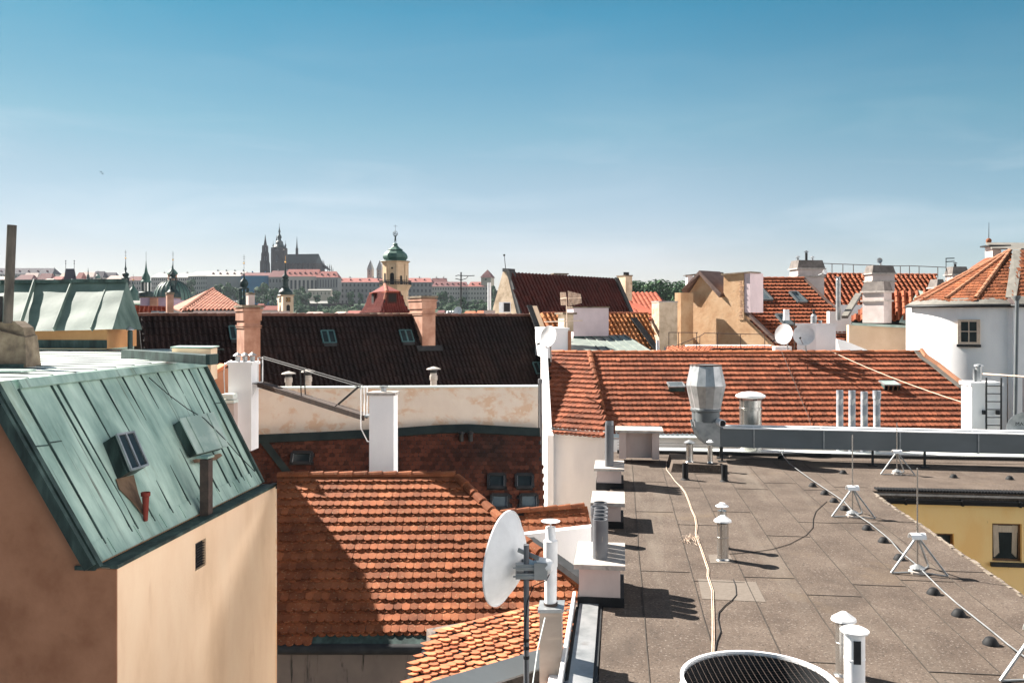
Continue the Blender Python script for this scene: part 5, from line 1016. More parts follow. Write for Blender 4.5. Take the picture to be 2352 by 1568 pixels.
mk('mauve render', [(.60,.49,.51), (.70,.58,.60)], 1.2, stretch=(1,1,.7), bump=.003, dirt=((.20,.16,.16), 3, .70, .12, (1.5,1,.4)))
HB = thing('mauve_block', 'windowless mauve rendered roof block left of the barrel-tile roof', 'rooftop block', Q(1355, 770, 53)); p, e1, e2, h = cbox(0, 1303, 1317, 1398, 707, 772, 53, .18); m = MB(); m.obox(p-Vector((0,0,.6)), e1, e2, (0, 0, h+.6)); m.build('wall', MATS['mauve render'], HB); m = MB(); m.obox(p-e1*.03-e2*.03+Vector((0, 0, h+.001)), e1*1.06, e2*1.06, (0, 0, .08)); m.build('capping', MATS['sooty stone'], HB); m = MB(); m.obox(p-e1*.005+Vector((0,0,-.6)), e1*1.01, -e2*.01, (0, 0, .6)); m.build('base_flashing', CD, HB)
T = thing('cream_chimney', 'small cream chimney with dark slab cap in front of the mauve block', 'chimney', Q(1300, 760, 50)); c = chimney(T, 1282, 1296, 1317, 722, 762, 50, .35, 'crumbling plaster', .16, False)
HC = thing('white_rooftop_box', 'white rooftop box with a brown corner strip behind the small round dish', 'rooftop block', Q(1285, 806, 48)); p, e1, e2, h = cbox(0, 1248, 1252, 1305, 757, 822, 47, .1); m = MB(); m.obox(p, e1, e2*6, (0, 0, h)); m.build('wall', MATS['white plaster'], HC); m = MB(); m.obox(p-e1*.02+Vector((0, 0, h+.001)), e1*1.08, e2*6, (0, 0, .1)); m.build('cap', MATS['white paint'], HC); m = MB(); m.obox(p+e1*.99-Vector((0, .03, 0)), e1*.14, (0, .3, 0), (0, 0, h*.95)); m.build('corner_strip', MATS['terracotta and gable shade'], HC)
HD = thing('green_metal_shed_roof', 'grey-green sheet-metal lean-to roof with standing seams below the mauve block', 'roof', Q(1410, 806, 50)); a, b, c_, d = Q(1312, 798, 51), Q(1398, 769, 54), Q(1438, 769, 54), Q(1512, 815, 47); e = Q(1312, 815, 47.5); u, v, n = frame(a, d, b); n = n if n.z > 0 else -n
mk('grey green sheet', [(.21,.25,.23), (.29,.33,.30)], 1.5, rough=.5); f = lambda x, y: on(x, y, e, (d-e).cross(b-e).normalized()); m = MB(); pts = [f(1312, 771), f(1438, 769), d, e]; m.prism(pts, (0, 0, -.1)); m.build('metal_sheet', MATS['grey green sheet'], HD); m = MB(); dr = d-pts[1]
for i in range(6): q = pts[1].lerp(pts[0], i/6.5+.04)+Vector((0, 0, .03)); m.bar(q, q+dr*.98, .04, .06)
m.build('standing_seam', MATS['grey green sheet'], HD)
T = thing('tv_antenna', 'two grid-like television aerials on one mast above the white rooftop box', 'antenna', Q(1302, 806, 48.5)); m = MB(); m.cyl(Q(1304, 812, 48.5), Q(1301, 682, 48.5), .03, 8); m.cyl(Q(1250, 739, 48.3), Q(1338, 736, 48.7), .03, 6); m.build('mast', MATS['weathered cable'], T)
for (x0, x1, nn_, yt, yb) in ((1287, 1299, 7, 671, 701), (1305, 1333, 11, 668, 703)):
    m = MB()
    for i in range(nn_):
        x = x0+(x1-x0)*i/(nn_-1); Y = 48.5-.06*i; sh = (i*.7 if x0 > 1300 else 0); m.cyl(Q(x, yt+sh, Y), Q(x+2, yb-sh, Y), .015, 4)
    m.cyl(Q(x0, (yt+yb)/2, 48.5), Q(x1+2, (yt+yb)/2-2, 48.0), .025, 5); m.build('aerial', MATS['weathered cable'], T)
c = Q(1263, 773, 41.5); dish(Q(1256, 800, 44), c, .52, (-.72, -.66, .2), .10, 'white round dish on the white wall end at the ridge, centre', lnb=Q(1236, 790, 40.9), pole=(Q(1264, 790, 41.8), Q(1266, 830, 42.6), .035))
# pale pier and shaded walls
HE = thing('pale_pier', 'pale crumbling masonry pier with a brown shaded side', 'pier', Q(1520, 800, 58)); p, e1, e2, h = cbox(0, 1497, 1514, 1556, 694, 815, 58, math.radians(20)); m = MB(); m.obox(p, e1, e2, (0, 0, h)); m.build('masonry', MATS['crumbling plaster'], HE); m = MB(); m.obox(p-e1*.02+Vector((0, 0, h+.001)), e1*1.05, e2*1.02, (0, 0, .08)); m.build('coping', MATS['concrete'], HE)
m = MB(); m.cyl(Q(1511, 812, 50), Q(1511, 781, 50), .10, 12); tag(m.build('white_pipe', MATS['white paint'], None, True, Q(1511, 806, 50)), 'short white pipe standing at the foot of the pale pier', 'vent pipe')
# ------------------------------------------------------------------ ochre gable house
mk('ochre render', [(.56,.33,.18), (.67,.43,.25), (.73,.50,.31)], 1.1, bump=.015, bscale=5, dirt=((.40,.24,.13), 2.2, .62, .12, SX))
HF = thing('ochre_gable_house', 'house with a worn ochre gable wall, brick-edged chimney and sunny tiled roof, right', 'building', Q(1680, 800, 60))
og = Vector((-.75, -.66, 0)).normalized(); o0 = Q(1612, 700, 62); of = lambda x, y: on(x, y, o0, og); oin = -og
m = MB(); m.prism([of(*K('d6', x, y)) for x, y in ((330,1420), (330,600), (540,285), (830,620), (930,650), (1195,975), (1650,1420))], oin*.5); m.build('gable_wall', MATS['ochre render'], HF)
p, e1, e2, h = cbox(0, 1550, 1564, 1583, 672, 800, 61.0, math.radians(38)); m = MB(); m.obox(p, e1*1.5, e2, (0, 0, h)); m.build('pier', MATS['ochre render'], HF)
# chimney integrated with the gable
m = MB(); m.prism([of(*K('d6', x, y))+og*.05 for x, y in ((890,295), (1195,262), (1198,985), (1120,985), (930,660), (888,560))], oin*.9); c = m.build('chimney', MATS['ochre render'], HF)
m = MB(); m.prism([of(*K('d6', x, y))+og*.2 for x, y in ((865,275), (1320,240), (1320,258), (870,300))], oin*1.3); m.build('chimney_cap', MATS['sooty stone'], c)
p = of(*K('d6', 1200, 875)); m = MB(); m.obox(p+Vector((.02, -.02, 0)), Vector((1.0, .85, 0)).normalized()*1.55, (.3, -.3, 0), (0, 0, (875-265)/6.74/F*59.5)); m.build('chimney_side', MATS['mauve render'], c)
mk('exposed brick', [(.48,.28,.17), (.60,.40,.27)], 3, island=.35); m = MB(); rl = random.Random(4)
for i in range(26):
    y = 400+i*22; q = of(*K('d6', 1140+rl.uniform(-12, 12), y))+og*.06; m.obox(q, Vector((.66, -.75, 0))*rl.uniform(.15, .34), oin*.2, (0, 0, .07))
m.build('exposed_bricks', MATS['exposed brick'], c)
mk('rust brown sheet', [(.16,.10,.085), (.22,.15,.125)], 2, rough=.6)
m = MB(); A_, B_, C_ = of(*K('d6', 300, 590)), of(*K('d6', 545, 290)), of(*K('d6', 850, 640)); w = .42; rd = Vector((.75, .66, 0)).normalized()
m.prism([A_+og*.3, B_+og*.3, B_+og*.3+Vector((0, 0, .3)), A_+og*.3+Vector((-.15, 0, .3))], rd*2.2); m.prism([B_+og*.3, C_+og*.3, C_+og*.3+Vector((.15, 0, .3)), B_+og*.3+Vector((0, 0, .3))], rd*2.5); m.build('gable_coping', MATS['rust brown sheet'], HF)
m = MB(); p0 = of(*K('d6', 1200, 905))+Vector((.25, .1, .1)); p1 = of(*K('d6', 1680, 1365))+Vector((.25, .1, .1)); m.bar(p0, p1, .4, .16, (.5, -.5, .7)); m.build('verge_board', MATS['rust brown sheet'], HF)
t0_, tu, tv, tn = roofplane(Q(1764, 641, 65).z, 65, .88, 0); tp_ = lambda x, y: on(x, y, t0_, tn)
poly = [tp_(1722, 641), tp_(1844, 641), tp_(1862, 657), tp_(1895, 690), tp_(1960, 748), tp_(2052, 808), tp_(1778, 808), tp_(1712, 720)]
mk('warm red tile', [(.30,.085,.04), (.39,.115,.053), (.46,.15,.07)], .5, island=.2)
wl3 = [(1747, 673, 2.1, 1.75), (1833, 686, 1.0, 1.05), (1800, 737, 1.2, 1.1)]
hl = [[tp_(1726, 654), tp_(1738, 654), tp_(1774, 692), tp_(1726, 692)], [tp_(1812, 674), tp_(1829, 674), tp_(1853, 697), tp_(1833, 697)], [tp_(1780, 726), tp_(1798, 726), tp_(1822, 749), tp_(1800, 749)]]
m = MB(); beaver(m, poly, tp_(1722, 641), tu, tv, tn, w=.30, pitch=.40, double=False, lift=.13, t=.06, seg=3, holes=hl); m.build('roof', MATS['warm red tile'], HF)
m = MB(); slab(m, poly, tn, .1); m.build('roof_boards', MATS['dark metal'], HF); m = MB(); ridgecaps(m, tp_(1722, 640)+tn*.05, tp_(1846, 640)+tn*.05, .14, .5); m.build('ridge_tiles', MATS['warm red tile'], HF)
m = MB(); vp_ = [tp_(1845, 640), tp_(1863, 657), tp_(1897, 690), tp_(1962, 748), tp_(2054, 808)]
for i in range(4): m.bar(vp_[i]+tn*.06, vp_[i+1]+tn*.06, .18, .12, tn)
m.build('verge', MATS['rust brown sheet'], HF)
for o in hl:
    f = MB()
    for i in range(4): f.bar(o[i]+tn*.16, o[(i+1) % 4]+tn*.16, .12, .14, tn)
    fr = f.build('roof_window', MATS['duct steel'], HF); f = MB(); f.prism([p+tn*.14 for p in o], -tn*.05); f.build('pane', MATS['clear glass'], fr)
m = MB(); m.obox(Vector((poly[-1].x+1, poly[-1].y+2, -30)), (13, 0, 0), (0, 1, 0), (0, 0, 25)); m.build('wall', MATS['ochre render'], HF)
m = MB(); m.prism([Q(1922, 778, 52), Q(1940, 782, 52), Q(2003, 808, 52), Q(1930, 812, 52)], (0, .6, 0)); m.build('dormer_cheek', MATS['white plaster'], HF)
m = MB(); m.prism([Q(*K('d6', x, y), 63) for x, y in ((330,300), (405,290), (410,470), (325,500))], (0, .8, 0)); m.build('rear_chimney', MATS['white plaster'], HF); m = MB(); m.prism([Q(*K('d6', x, y), 62.9) for x, y in ((295,292), (545,265), (560,285), (300,300))], (0, 1, 0)); m.build('rear_chimney_cap', MATS['sooty stone'], HF)
m = MB(); m.prism([Q(*K('d6', x, y), 64) for x, y in ((565,280), (700,245), (880,250), (890,300), (880,460), (740,300))], (0, 3, 0)); m.build('glazed_dormer', MATS['lead flashing'], HF); m = MB(); m.prism([Q(*K('d6', x, y), 63.9) for x, y in ((740,300), (888,300), (888,440))], (0, .05, 0)); m.build('dormer_glass', MATS['clear glass'], HF)
# orange pantile strip and railing at its foot
HG = thing('pantile_strip_roof', 'narrow strip of orange pantiles between the ochre wall and the long ridge', 'roof', Q(1650, 806, 48)); a, b = Q(1533, 797, 50), Q(1790, 797, 50); u, v, n = frame(a, b, Q(1533, 812, 46)); f = lambda x, y: on(x, y, a, n); m = MB(); pantile(m, [a, b, f(1790, 808), f(1533, 808)], a, u, v, n, w=.3, pitch=.5, h=.1); m.build('pantiles', MATS['warm red tile'], HG); m = MB(); slab(m, [f(1525, 796), f(1795, 796), f(1795, 808), f(1525, 808)], n, .1); m.build('roof_boards', MATS['dark metal'], HG); m = MB(); m.obox(Q(1585, 797, 52), (5, -.2, 0), (0, 1.5, 0), (0, 0, .1)); m.obox(Q(1780, 812, 46.5), (.9, 0, 0), (0, .5, 0), (0, 0, .38)); m.build('upstand', MATS['white plaster'], HG); m = MB(); m.obox(Q(1636, 808, 47), (3.4, 0, 0), (0, .4, 0), (0, 0, .2)); m.build('side_strip', MATS['maroon beaver tile'], HG)
T = thing('roof_railing', 'thin metal railing in front of the ochre gable wall', 'railing', Q(1660, 806, 48.5))
for pts in (((30,1182), (485,1185)), ((140,1390), (515,1240), (590,1192), (1145,1205), (1745,1218))):
    m = MB(); m.tube([QK('d6', x, y, 48.5) for x, y in pts], .022, 5); m.build('rail', MATS['rusty bar'], T)
for x, y in ((35,1182), (185,1183), (465,1184), (240,1350), (515,1240), (790,1197), (1145,1205), (1520,1212)):
    m = MB(); p = QK('d6', x, y, 48.5); m.cyl(p, Vector((p.x, p.y, Q(0, 812, 48.5).z)), .022, 5); m.build('post', MATS['rusty bar'], T)
# white chimney with pots and dishes
T = thing('white_roof_chimney', 'broad white chimney with a tall dark pot, behind the twin dishes', 'chimney', Q(1890, 806, 46)); p, e1, e2, h = cbox(0, 1842, 1874, 1920, 748, 820, 46, -.05); m = MB(); e2 = Vector((-.9, .3, 0)); m.obox(p, e1, e2, (0, 0, h)); m.build('shaft', MATS['white plaster'], T); m = MB(); m.obox(p-e1*.05-e2*.02+Vector((0, 0, h+.001)), e1*1.12, e2*1.06, (0, 0, .13)); m.build('cap', MATS['white paint'], T)
m = MB(); q = Q(1869, 742, 46.2); m.cyl(q, q+Vector((0, 0, .38)), .16, 14); m.lathe(q+Vector((0, 0, .38)), [(.16, 0), (.07, .1)], 14); m.build('pot', MATS['galvanised'], T, True); m = MB(); m.cyl(q+Vector((0, 0, .45)), q+Vector((0, 0, .75)), .065, 10); m.build('flue', MATS['dark metal'], T, True); m = MB(); q = Q(1884, 742, 46.2); m.cyl(q, q+Vector((0, 0, .16)), .09, 12); m.build('small_pot', MATS['galvanised'], T, True)
c = Q(1803, 768, 45); dish(Q(1803, 800, 45), c, .54, (-.80, -.58, .15), .10, 'left of the twin white dishes on the long ridge, turned to the left', grp='twin dishes on the ridge', lnb=Q(1776, 783, 44.5), pole=(Q(1808, 780, 45.2), Q(1810, 812, 45.2), .04))
c = Q(1846, 770, 44.8); dish(Q(1846, 800, 44.8), c, .54, (-.25, -.95, .15), .12, 'right of the twin white dishes, facing forward before the white chimney', grp='twin dishes on the ridge', lnb=Q(1838, 776, 43.9), pole=(Q(1850, 785, 45.0), Q(1852, 812, 45.1), .04))
T = thing('panel_antenna', 'small white ribbed panel antenna on a bent arm above the twin dishes', 'antenna', Q(1810, 740, 45.5)); q = Q(1801, 736, 45.5); m = MB(); m.hexa([q, q+Vector((.33, .1, 0)), q+Vector((.36, .25, 0)), q+Vector((0, .2, 0)), q+Vector((.03, 0, .58)), q+Vector((.3, .1, .58)), q+Vector((.33, .25, .58)), q+Vector((.03, .2, .58))]); m.build('panel', MATS['white paint'], T); m = MB(); m.tube([q+Vector((.3, .2, .2)), q+Vector((.55, .2, .15)), Q(1825, 735, 45.6), Q(1825, 808, 45.6)], .025, 6); m.build('arm', MATS['rusty bar'], T)
# ------------------------------------------------------------------ chimneys and roofs on the right skyline
mk('old chimney render', [(.44,.38,.36), (.55,.48,.46)], 1.5, dirt=((.20,.18,.17), 2, .62, .15, (1,1,.5)))
mk('grey cap stone', [(.14,.125,.115), (.24,.21,.195)], 3, bump=.01, bscale=8)
def bigchim(par, xl, xc, xr, yt, yb, Y, a, dp=1.5):
    p, e1, e2, h = cbox(0, xl, xc, xr, yt, yb, Y, a); u1, u2 = e1.normalized(), e2.normalized(); m = MB(); m.obox(p-Vector((0, 0, dp)), e1, e2, (0, 0, h+dp-.6)); c = m.build('chimney', MATS['old chimney render'], par)
    m = MB()
    for (z, ht, ov) in ((h-1.28, .10, .10), (h-.70, .10, .12)): m.obox(p+Vector((0, 0, z))-u1*ov-u2*ov, e1+u1*2*ov, e2+u2*2*ov, (0, 0, ht))
    m.build('moulding', MATS['concrete'], c); ov = .06; b = p+Vector((0, 0, h-.6))-u1*ov-u2*ov; a1, a2 = e1+u1*2*ov, e2+u2*2*ov; i1, i2 = u1*.16, u2*.12
    m = MB(); m.hexa([b, b+a1, b+a1+a2, b+a2]+[q+Vector((0, 0, .6)) for q in (b+i1+i2, b+a1-i1+i2, b+a1+a2-i1-i2, b+a2+i1-i2)]); m.build('sloped_cap', MATS['grey cap stone'], c); return c, p+Vector((0, 0, h)), e1, e2
HH = thing('barrel_tile_terrace', 'row with a sunlit barrel-tile roof, ridge railing and big moulded chimneys, right skyline', 'building', Q(2000, 680, 72))
q0 = Q(1880, 631, 70); s_, u, v, n = slopeplane(q0, math.radians(8), .95); f = lambda x, y: on(x, y, q0, n); 
def rH(px): t = (px-CX)/F; s = (t*q0.y-q0.x)/(u.x-t*u.y); return q0+u*s
a, b = rH(1880), rH(2150); poly = [a, b, f(2160, 720), f(1880, 720)]; skew_u, skew_v = u, (v+u*.42).normalized()
m = MB(); pantile(m, poly, a-u*4, u, v, n, w=.42, pitch=.5, h=.17, step=.06); m.build('roof', MATS['warm red tile'], HH); m = MB(); slab(m, poly, n, .15); m.build('roof_boards', MATS['dark metal'], HH); m = MB(); ridgecaps(m, a+Vector((0, 0, .05)), b+Vector((0, 0, .05)), .16, .5); m.build('ridge_tiles', MATS['warm red tile'], HH)
m = MB(); m.obox(Vector((a.x, a.y+1, -30)), u*11, (0, 5, 0), (0, 0, 30)); m.build('wall', MATS['pinkish render'], HH)
c1 = bigchim(HH, 1814, 1833, 1893, 597, 680, 66, .12); c2 = bigchim(HH, 1986, 2004, 2055, 609, 690, 68, .12); c4 = bigchim(HH, 2171, 2188, 2224, 612, 670, 70, .12); c5 = bigchim(HH, 2133, 2152, 2170, 641, 690, 66, .12)
for cc_, fr_, hh_, rr_, mt in ((c1, .48, .62, .10, 'dark metal'), (c1, .15, .22, .10, 'galvanised'), (c1, .72, .2, .09, 'galvanised'), (c2, .55, .32, .08, 'galvanised'), (c4, .4, .25, .1, 'dark metal')):
    m = MB(); q = cc_[1]+cc_[2]*fr_+cc_[3]*.5; m.cyl(q, q+Vector((0, 0, hh_)), rr_, 10); m.lathe(q+Vector((0, 0, hh_+.05)), [(rr_*2, 0), (.01, .1)], 10); m.build('chimney_pot', MATS[mt], cc_[0])
T = thing('ridge_railing', 'long thin railing along the skyline ridge between the moulded chimneys', 'railing', Q(2000, 630, 70)); m = MB(); m.tube([Q(1892, 605, 69), Q(1985, 608.5, 70), Q(2060, 611, 70.5), Q(2090, 610.5, 70.5), Q(2172, 614, 71)], .03, 5); m.build('rail', MATS['rusty bar'], T)
for x, yt in ((1911, 606), (1936, 607), (1960, 608), (2068, 611), (2089, 611), (2111, 612), (2154, 613)): m = MB(); m.cyl(Q(x, yt, 70), Q(x, 638, 70), .03, 5); m.build('post', MATS['rusty bar'], T)
c = Q(1894, 625, 64); dish(c, c, .19, (.3, -.95, .1), .04, 'small round grey dish on the side of the leftmost moulded chimney', pole=(Q(1890, 628, 64.5), Q(1880, 632, 65), .04)); c = Q(2020, 598.5, 68.5); dish(c, c, .21, (-.2, -.97, .1), .05, 'small round dish standing on the middle moulded chimney', mat='galvanised', pole=(c+Vector((.05, .1, -.1)), Q(2023, 610, 68.6), .04))
T = thing('yagi_antenna', 'mast with two short horizontal aerials before the rightmost moulded chimney', 'antenna', Q(2173, 650, 66)); m = MB(); m.cyl(Q(2173, 655, 66), Q(2173, 593, 66), .03, 6); m.cyl(Q(2172, 593.5, 66), Q(2192, 593, 66), .04, 6); m.cyl(Q(2172, 601, 66), Q(2192, 600, 66), .04, 6); m.build('mast', MATS['dark metal'], T)
# lower roof with big lit chimney, buff wall
HI = thing('buff_wall_house', 'house with a buff wall, pale gutter and half-shaded tiles under a broad lit chimney', 'building', Q(2040, 780, 57))
q0 = Q(1958, 741, 57); b = Q(2106, 746, 55.6); u = (b-q0); u.z = 0; u.normalize(); dn = Vector((u.y, -u.x, 0)); dn = dn if dn.y < 0 else -dn; v = (dn-Vector((0, 0, 1.0))).normalized(); n = u.cross(v); n = n if n.z > 0 else -n; f = lambda x, y: on(x, y, q0, n)
poly = [f(2015, 676), f(2125, 670), f(2108, 746), f(1955, 741), f(1968, 720)]; m = MB(); pantile(m, poly, f(2000, 668)-u*3, u, v, n, w=.42, pitch=.55, h=.17, step=.05); m.build('roof', MATS['warm red tile'], HI); m = MB(); slab(m, poly, n, .12); m.build('roof_boards', MATS['dark metal'], HI)
m = MB(); p, q = Q(1956, 744, 56.6), Q(2106, 751, 55.2); m.bar(p, q, .3, .16); m.build('gutter', MATS['copper sheet'], HI); m = MB(); m.bar(f(2118, 672)+n*.1, f(2074, 745)+n*.1, .5, .08, n); m.build('flashing_strip', MATS['copper sheet'], HI)
mk('buff plaster', [(.62,.44,.30), (.70,.52,.37)], 1, bump=.003, bscale=8); m = MB(); p, q = Q(1950, 746, 56.9), Q(2112, 753, 55.5); m.prism([p, q, Vector((q.x, q.y, -30)), Vector((p.x, p.y, -30))], (0, .4, 0)); m.build('wall', MATS['buff plaster'], HI)
bigchim(HI, 1981, 2030, 2048, 646, 738, 55.5, math.radians(38), .1)
m = MB()
for (x0, y0_, x1, y1_) in ((1940, 728, 1972, 676),): m.bar(Q(x0, y0_, 58), Q(x1, y1_, 61), .4, .2)
m.build('valley_boards', MATS['lead flashing'], HI)
T = thing('steel_flue', 'tall square-topped steel flue rising left of the broad lit chimney', 'flue', Q(1925, 712, 59)); m = MB(); m.cyl(Q(1925.5, 735, 59), Q(1925.5, 642, 59), .16, 12); m.lathe(Q(1925.5, 642, 59), [(.16, 0), (.1, .12), (.1, .16), (.2, .17), (.2, .2)], 12); m.build('pipe', MATS['galvanised'], T, True)
T = thing('parapet_backdrop', 'shaded low wall behind the steel flue and sunny tile slope', 'wall', Q(1935, 760, 62)); m = MB(); m.obox(Q(1880, 700, 66), (4, 0, 0), (0, .5, 0), (0, 0, -3)); m.obox(Q(1905, 715, 60.5), (1.8, 0, 0), (0, .5, 0), (0, 0, -3)); m.build('wall', MATS['white plaster'], T)
# ------------------------------------------------------------------ cluster behind the dark ridge on the left
mk('lilac render', [(.42,.33,.43), (.50,.40,.50)], .8)
HJ = thing('lilac_block', 'flat-topped lilac rooftop block in front of the large green dome', 'rooftop block', Q(350, 703, 95)); m = MB(); m.obox(Q(322, 706, 95), (2.8, .2, 0), (0, 4, 0), (0, 0, 1.1)); m.obox(Q(377, 706, 95.5), (1, .1, 0), (0, 3, 0), (0, 0, .85)); m.build('wall', MATS['lilac render'], HJ); m = MB(); m.obox(Q(344, 706, 94.8), (.8, 0, 0), (0, .5, 0), (0, 0, 1.05)); m.build('chimney', MATS['flesh plaster'], HJ); m = MB(); m.obox(Q(321, 683, 94.9), (3.0, .2, 0), (0, 4.1, 0), (0, 0, .08)); m.build('capping', MATS['sooty stone'], HJ)
HK = thing('brick_red_low_roof', 'low brick-red roof strip behind the dark ridge on the left', 'roof', Q(340, 712, 80)); a, b = Q(305, 702, 82), Q(383, 704, 82); u, v, n = frame(a, b, Q(305, 716, 78)); m = MB(); beaver(m, [a, b, on(385, 718, a, n), on(303, 718, a, n)], a, u, v, n, w=.4, pitch=.5, double=False, lift=.12, seg=3); slab(m, [a, b, on(385, 718, a, n), on(303, 718, a, n)], n, .1); m.build('roof', MATS['bright red pantile'], HK); m = MB(); m.obox(Q(303, 722, 78), (3.4, 0, 0), (0, 4, 0), (0, 0, .15)); m.build('wall', MATS['dark metal'], HK)
T = thing('air_conditioner', 'white air-conditioning units on the dark ridge left of the pink chimney', 'air conditioner', Q(358, 722, 60)); m = MB(); m.obox(Q(347, 724, 60), (.45, 0, 0), (0, .3, 0), (0, 0, .3)); m.obox(Q(364, 724, 60), (.4, 0, 0), (0, .3, 0), (0, 0, .27)); m.build('casing', MATS['galvanised'], T)
HL = thing('pink_hip_roof_house', 'house with a pinkish hipped tile roof, its front slope dotted with light', 'building', Q(480, 712, 80))
ap = Q(490, 664, 82); l = Q(396, 712, 74); r = Q(566, 712, 76); cl = Q(418, 714, 72.5)
mk('pink pantile', [(.36,.14,.09), (.44,.19,.125)], .6, island=.2)
u, v, n = frame(cl, r, ap); st = cl-v*((cl-ap).dot(v)); m = MB(); pantile(m, [ap, r, cl], st, u, v, n, w=.34, pitch=.5, h=.14, step=.06); m.build('front_slope', MATS['pink pantile'], HL); m = MB(); slab(m, [ap, r, cl], n, .1); l2 = Q(392, 706, 84); ap2 = Q(486, 662, 92)
m.build('roof_boards', MATS['dark metal'], HL); u, v, n = frame(l2, cl, ap); m = MB(); m.prism([ap, cl, l2, ap2], (0, 0, -.1)); m.build('left_slope', MATS['pink pantile'], HL); m = MB(); ridgecaps(m, ap+Vector((0, 0, .05)), cl+Vector((0, 0, .05)), .2, .6); m.build('hip_tiles', MATS['pink pantile'], HL); m = MB(); m.obox(Vector((cl.x+.3, cl.y+.5, -30)), (8, 2, 0), (-2, 8, 0), (0, 0, 30.6)); m.build('wall', MATS['pinkish render'], HL)
# ------------------------------------------------------------------ ground, hill and the far side of the river
mk('city ground', [(.05,.045,.04), (.08,.07,.06)], .02); mk('hill green', [(.010,.036,.018), (.024,.060,.026), (.05,.09,.04)], .02, detail=8, lo=.3, hi=.7, rough=.95)
m = MB(); m.add([(-9000, -200, -31), (9000, -200, -31), (9000, 12000, -31), (-9000, 12000, -31)], [(0, 1, 2, 3)]); struct(m.build('ground', MATS['city ground']))
def hillz(x, y):
    f = min(1, max(0, (y-900)/420)); f = f*f*(3-2*f); px = CX+x/y*F
    top = (HY-698)/F*1400
    if px > 1560: top -= (px-1560)*.02
    return -31+f*(top+31+1)+1.5*math.sin(x*.02+y*.013)*f
m = MB(); nx, ny = 60, 24; vs = []
for j in range(ny+1):
    for i in range(nx+1):
        y = 850+j*90; x = -1400+i*55; vs.append((x, y, hillz(x, y)))
m.add(vs, [(j*(nx+1)+i, j*(nx+1)+i+1, (j+1)*(nx+1)+i+1, (j+1)*(nx+1)+i) for j in range(ny) for i in range(nx)]); struct(m.build('hill', MATS['hill green'], None, True))
mk('far red roof', [(.27,.085,.07), (.34,.115,.092)], .05, island=.1); mk('far maroon roof', [(.14,.05,.05), (.19,.07,.065)], .05); mk('far grey roof', [(.40,.39,.36), (.48,.47,.44)], .05)
mk('far slate', [(.035,.03,.045), (.05,.045,.06)], .05); mk('far pale wall', [(.40,.365,.335), (.48,.43,.39)], .03); mk('far grey wall', [(.20,.205,.205), (.26,.26,.255)], .03); mk('far cream wall', [(.52,.43,.35), (.60,.50,.41)], .03)
mk('far window', [(.03,.035,.04)], 1, rough=.3); mk('scaffold net', [(.006,.13,.26), (.01,.17,.32)], .06); mk('gothic stone', [(.018,.017,.017), (.036,.030,.029), (.06,.05,.046)], .12, stretch=(1,1,.4)); mk('verdigris', [(.04,.105,.085), (.085,.18,.145)], .2, rough=.5); mk('dark verdigris', [(.008,.026,.026), (.02,.052,.05)], .3, rough=.5); mk('gold', [(.75,.42,.12)], 1, rough=.3, metal=.8); mk('pale roof', [(.48,.37,.33), (.56,.44,.39)], .05)
def fz(y, Y): return (HY-y)/F*Y
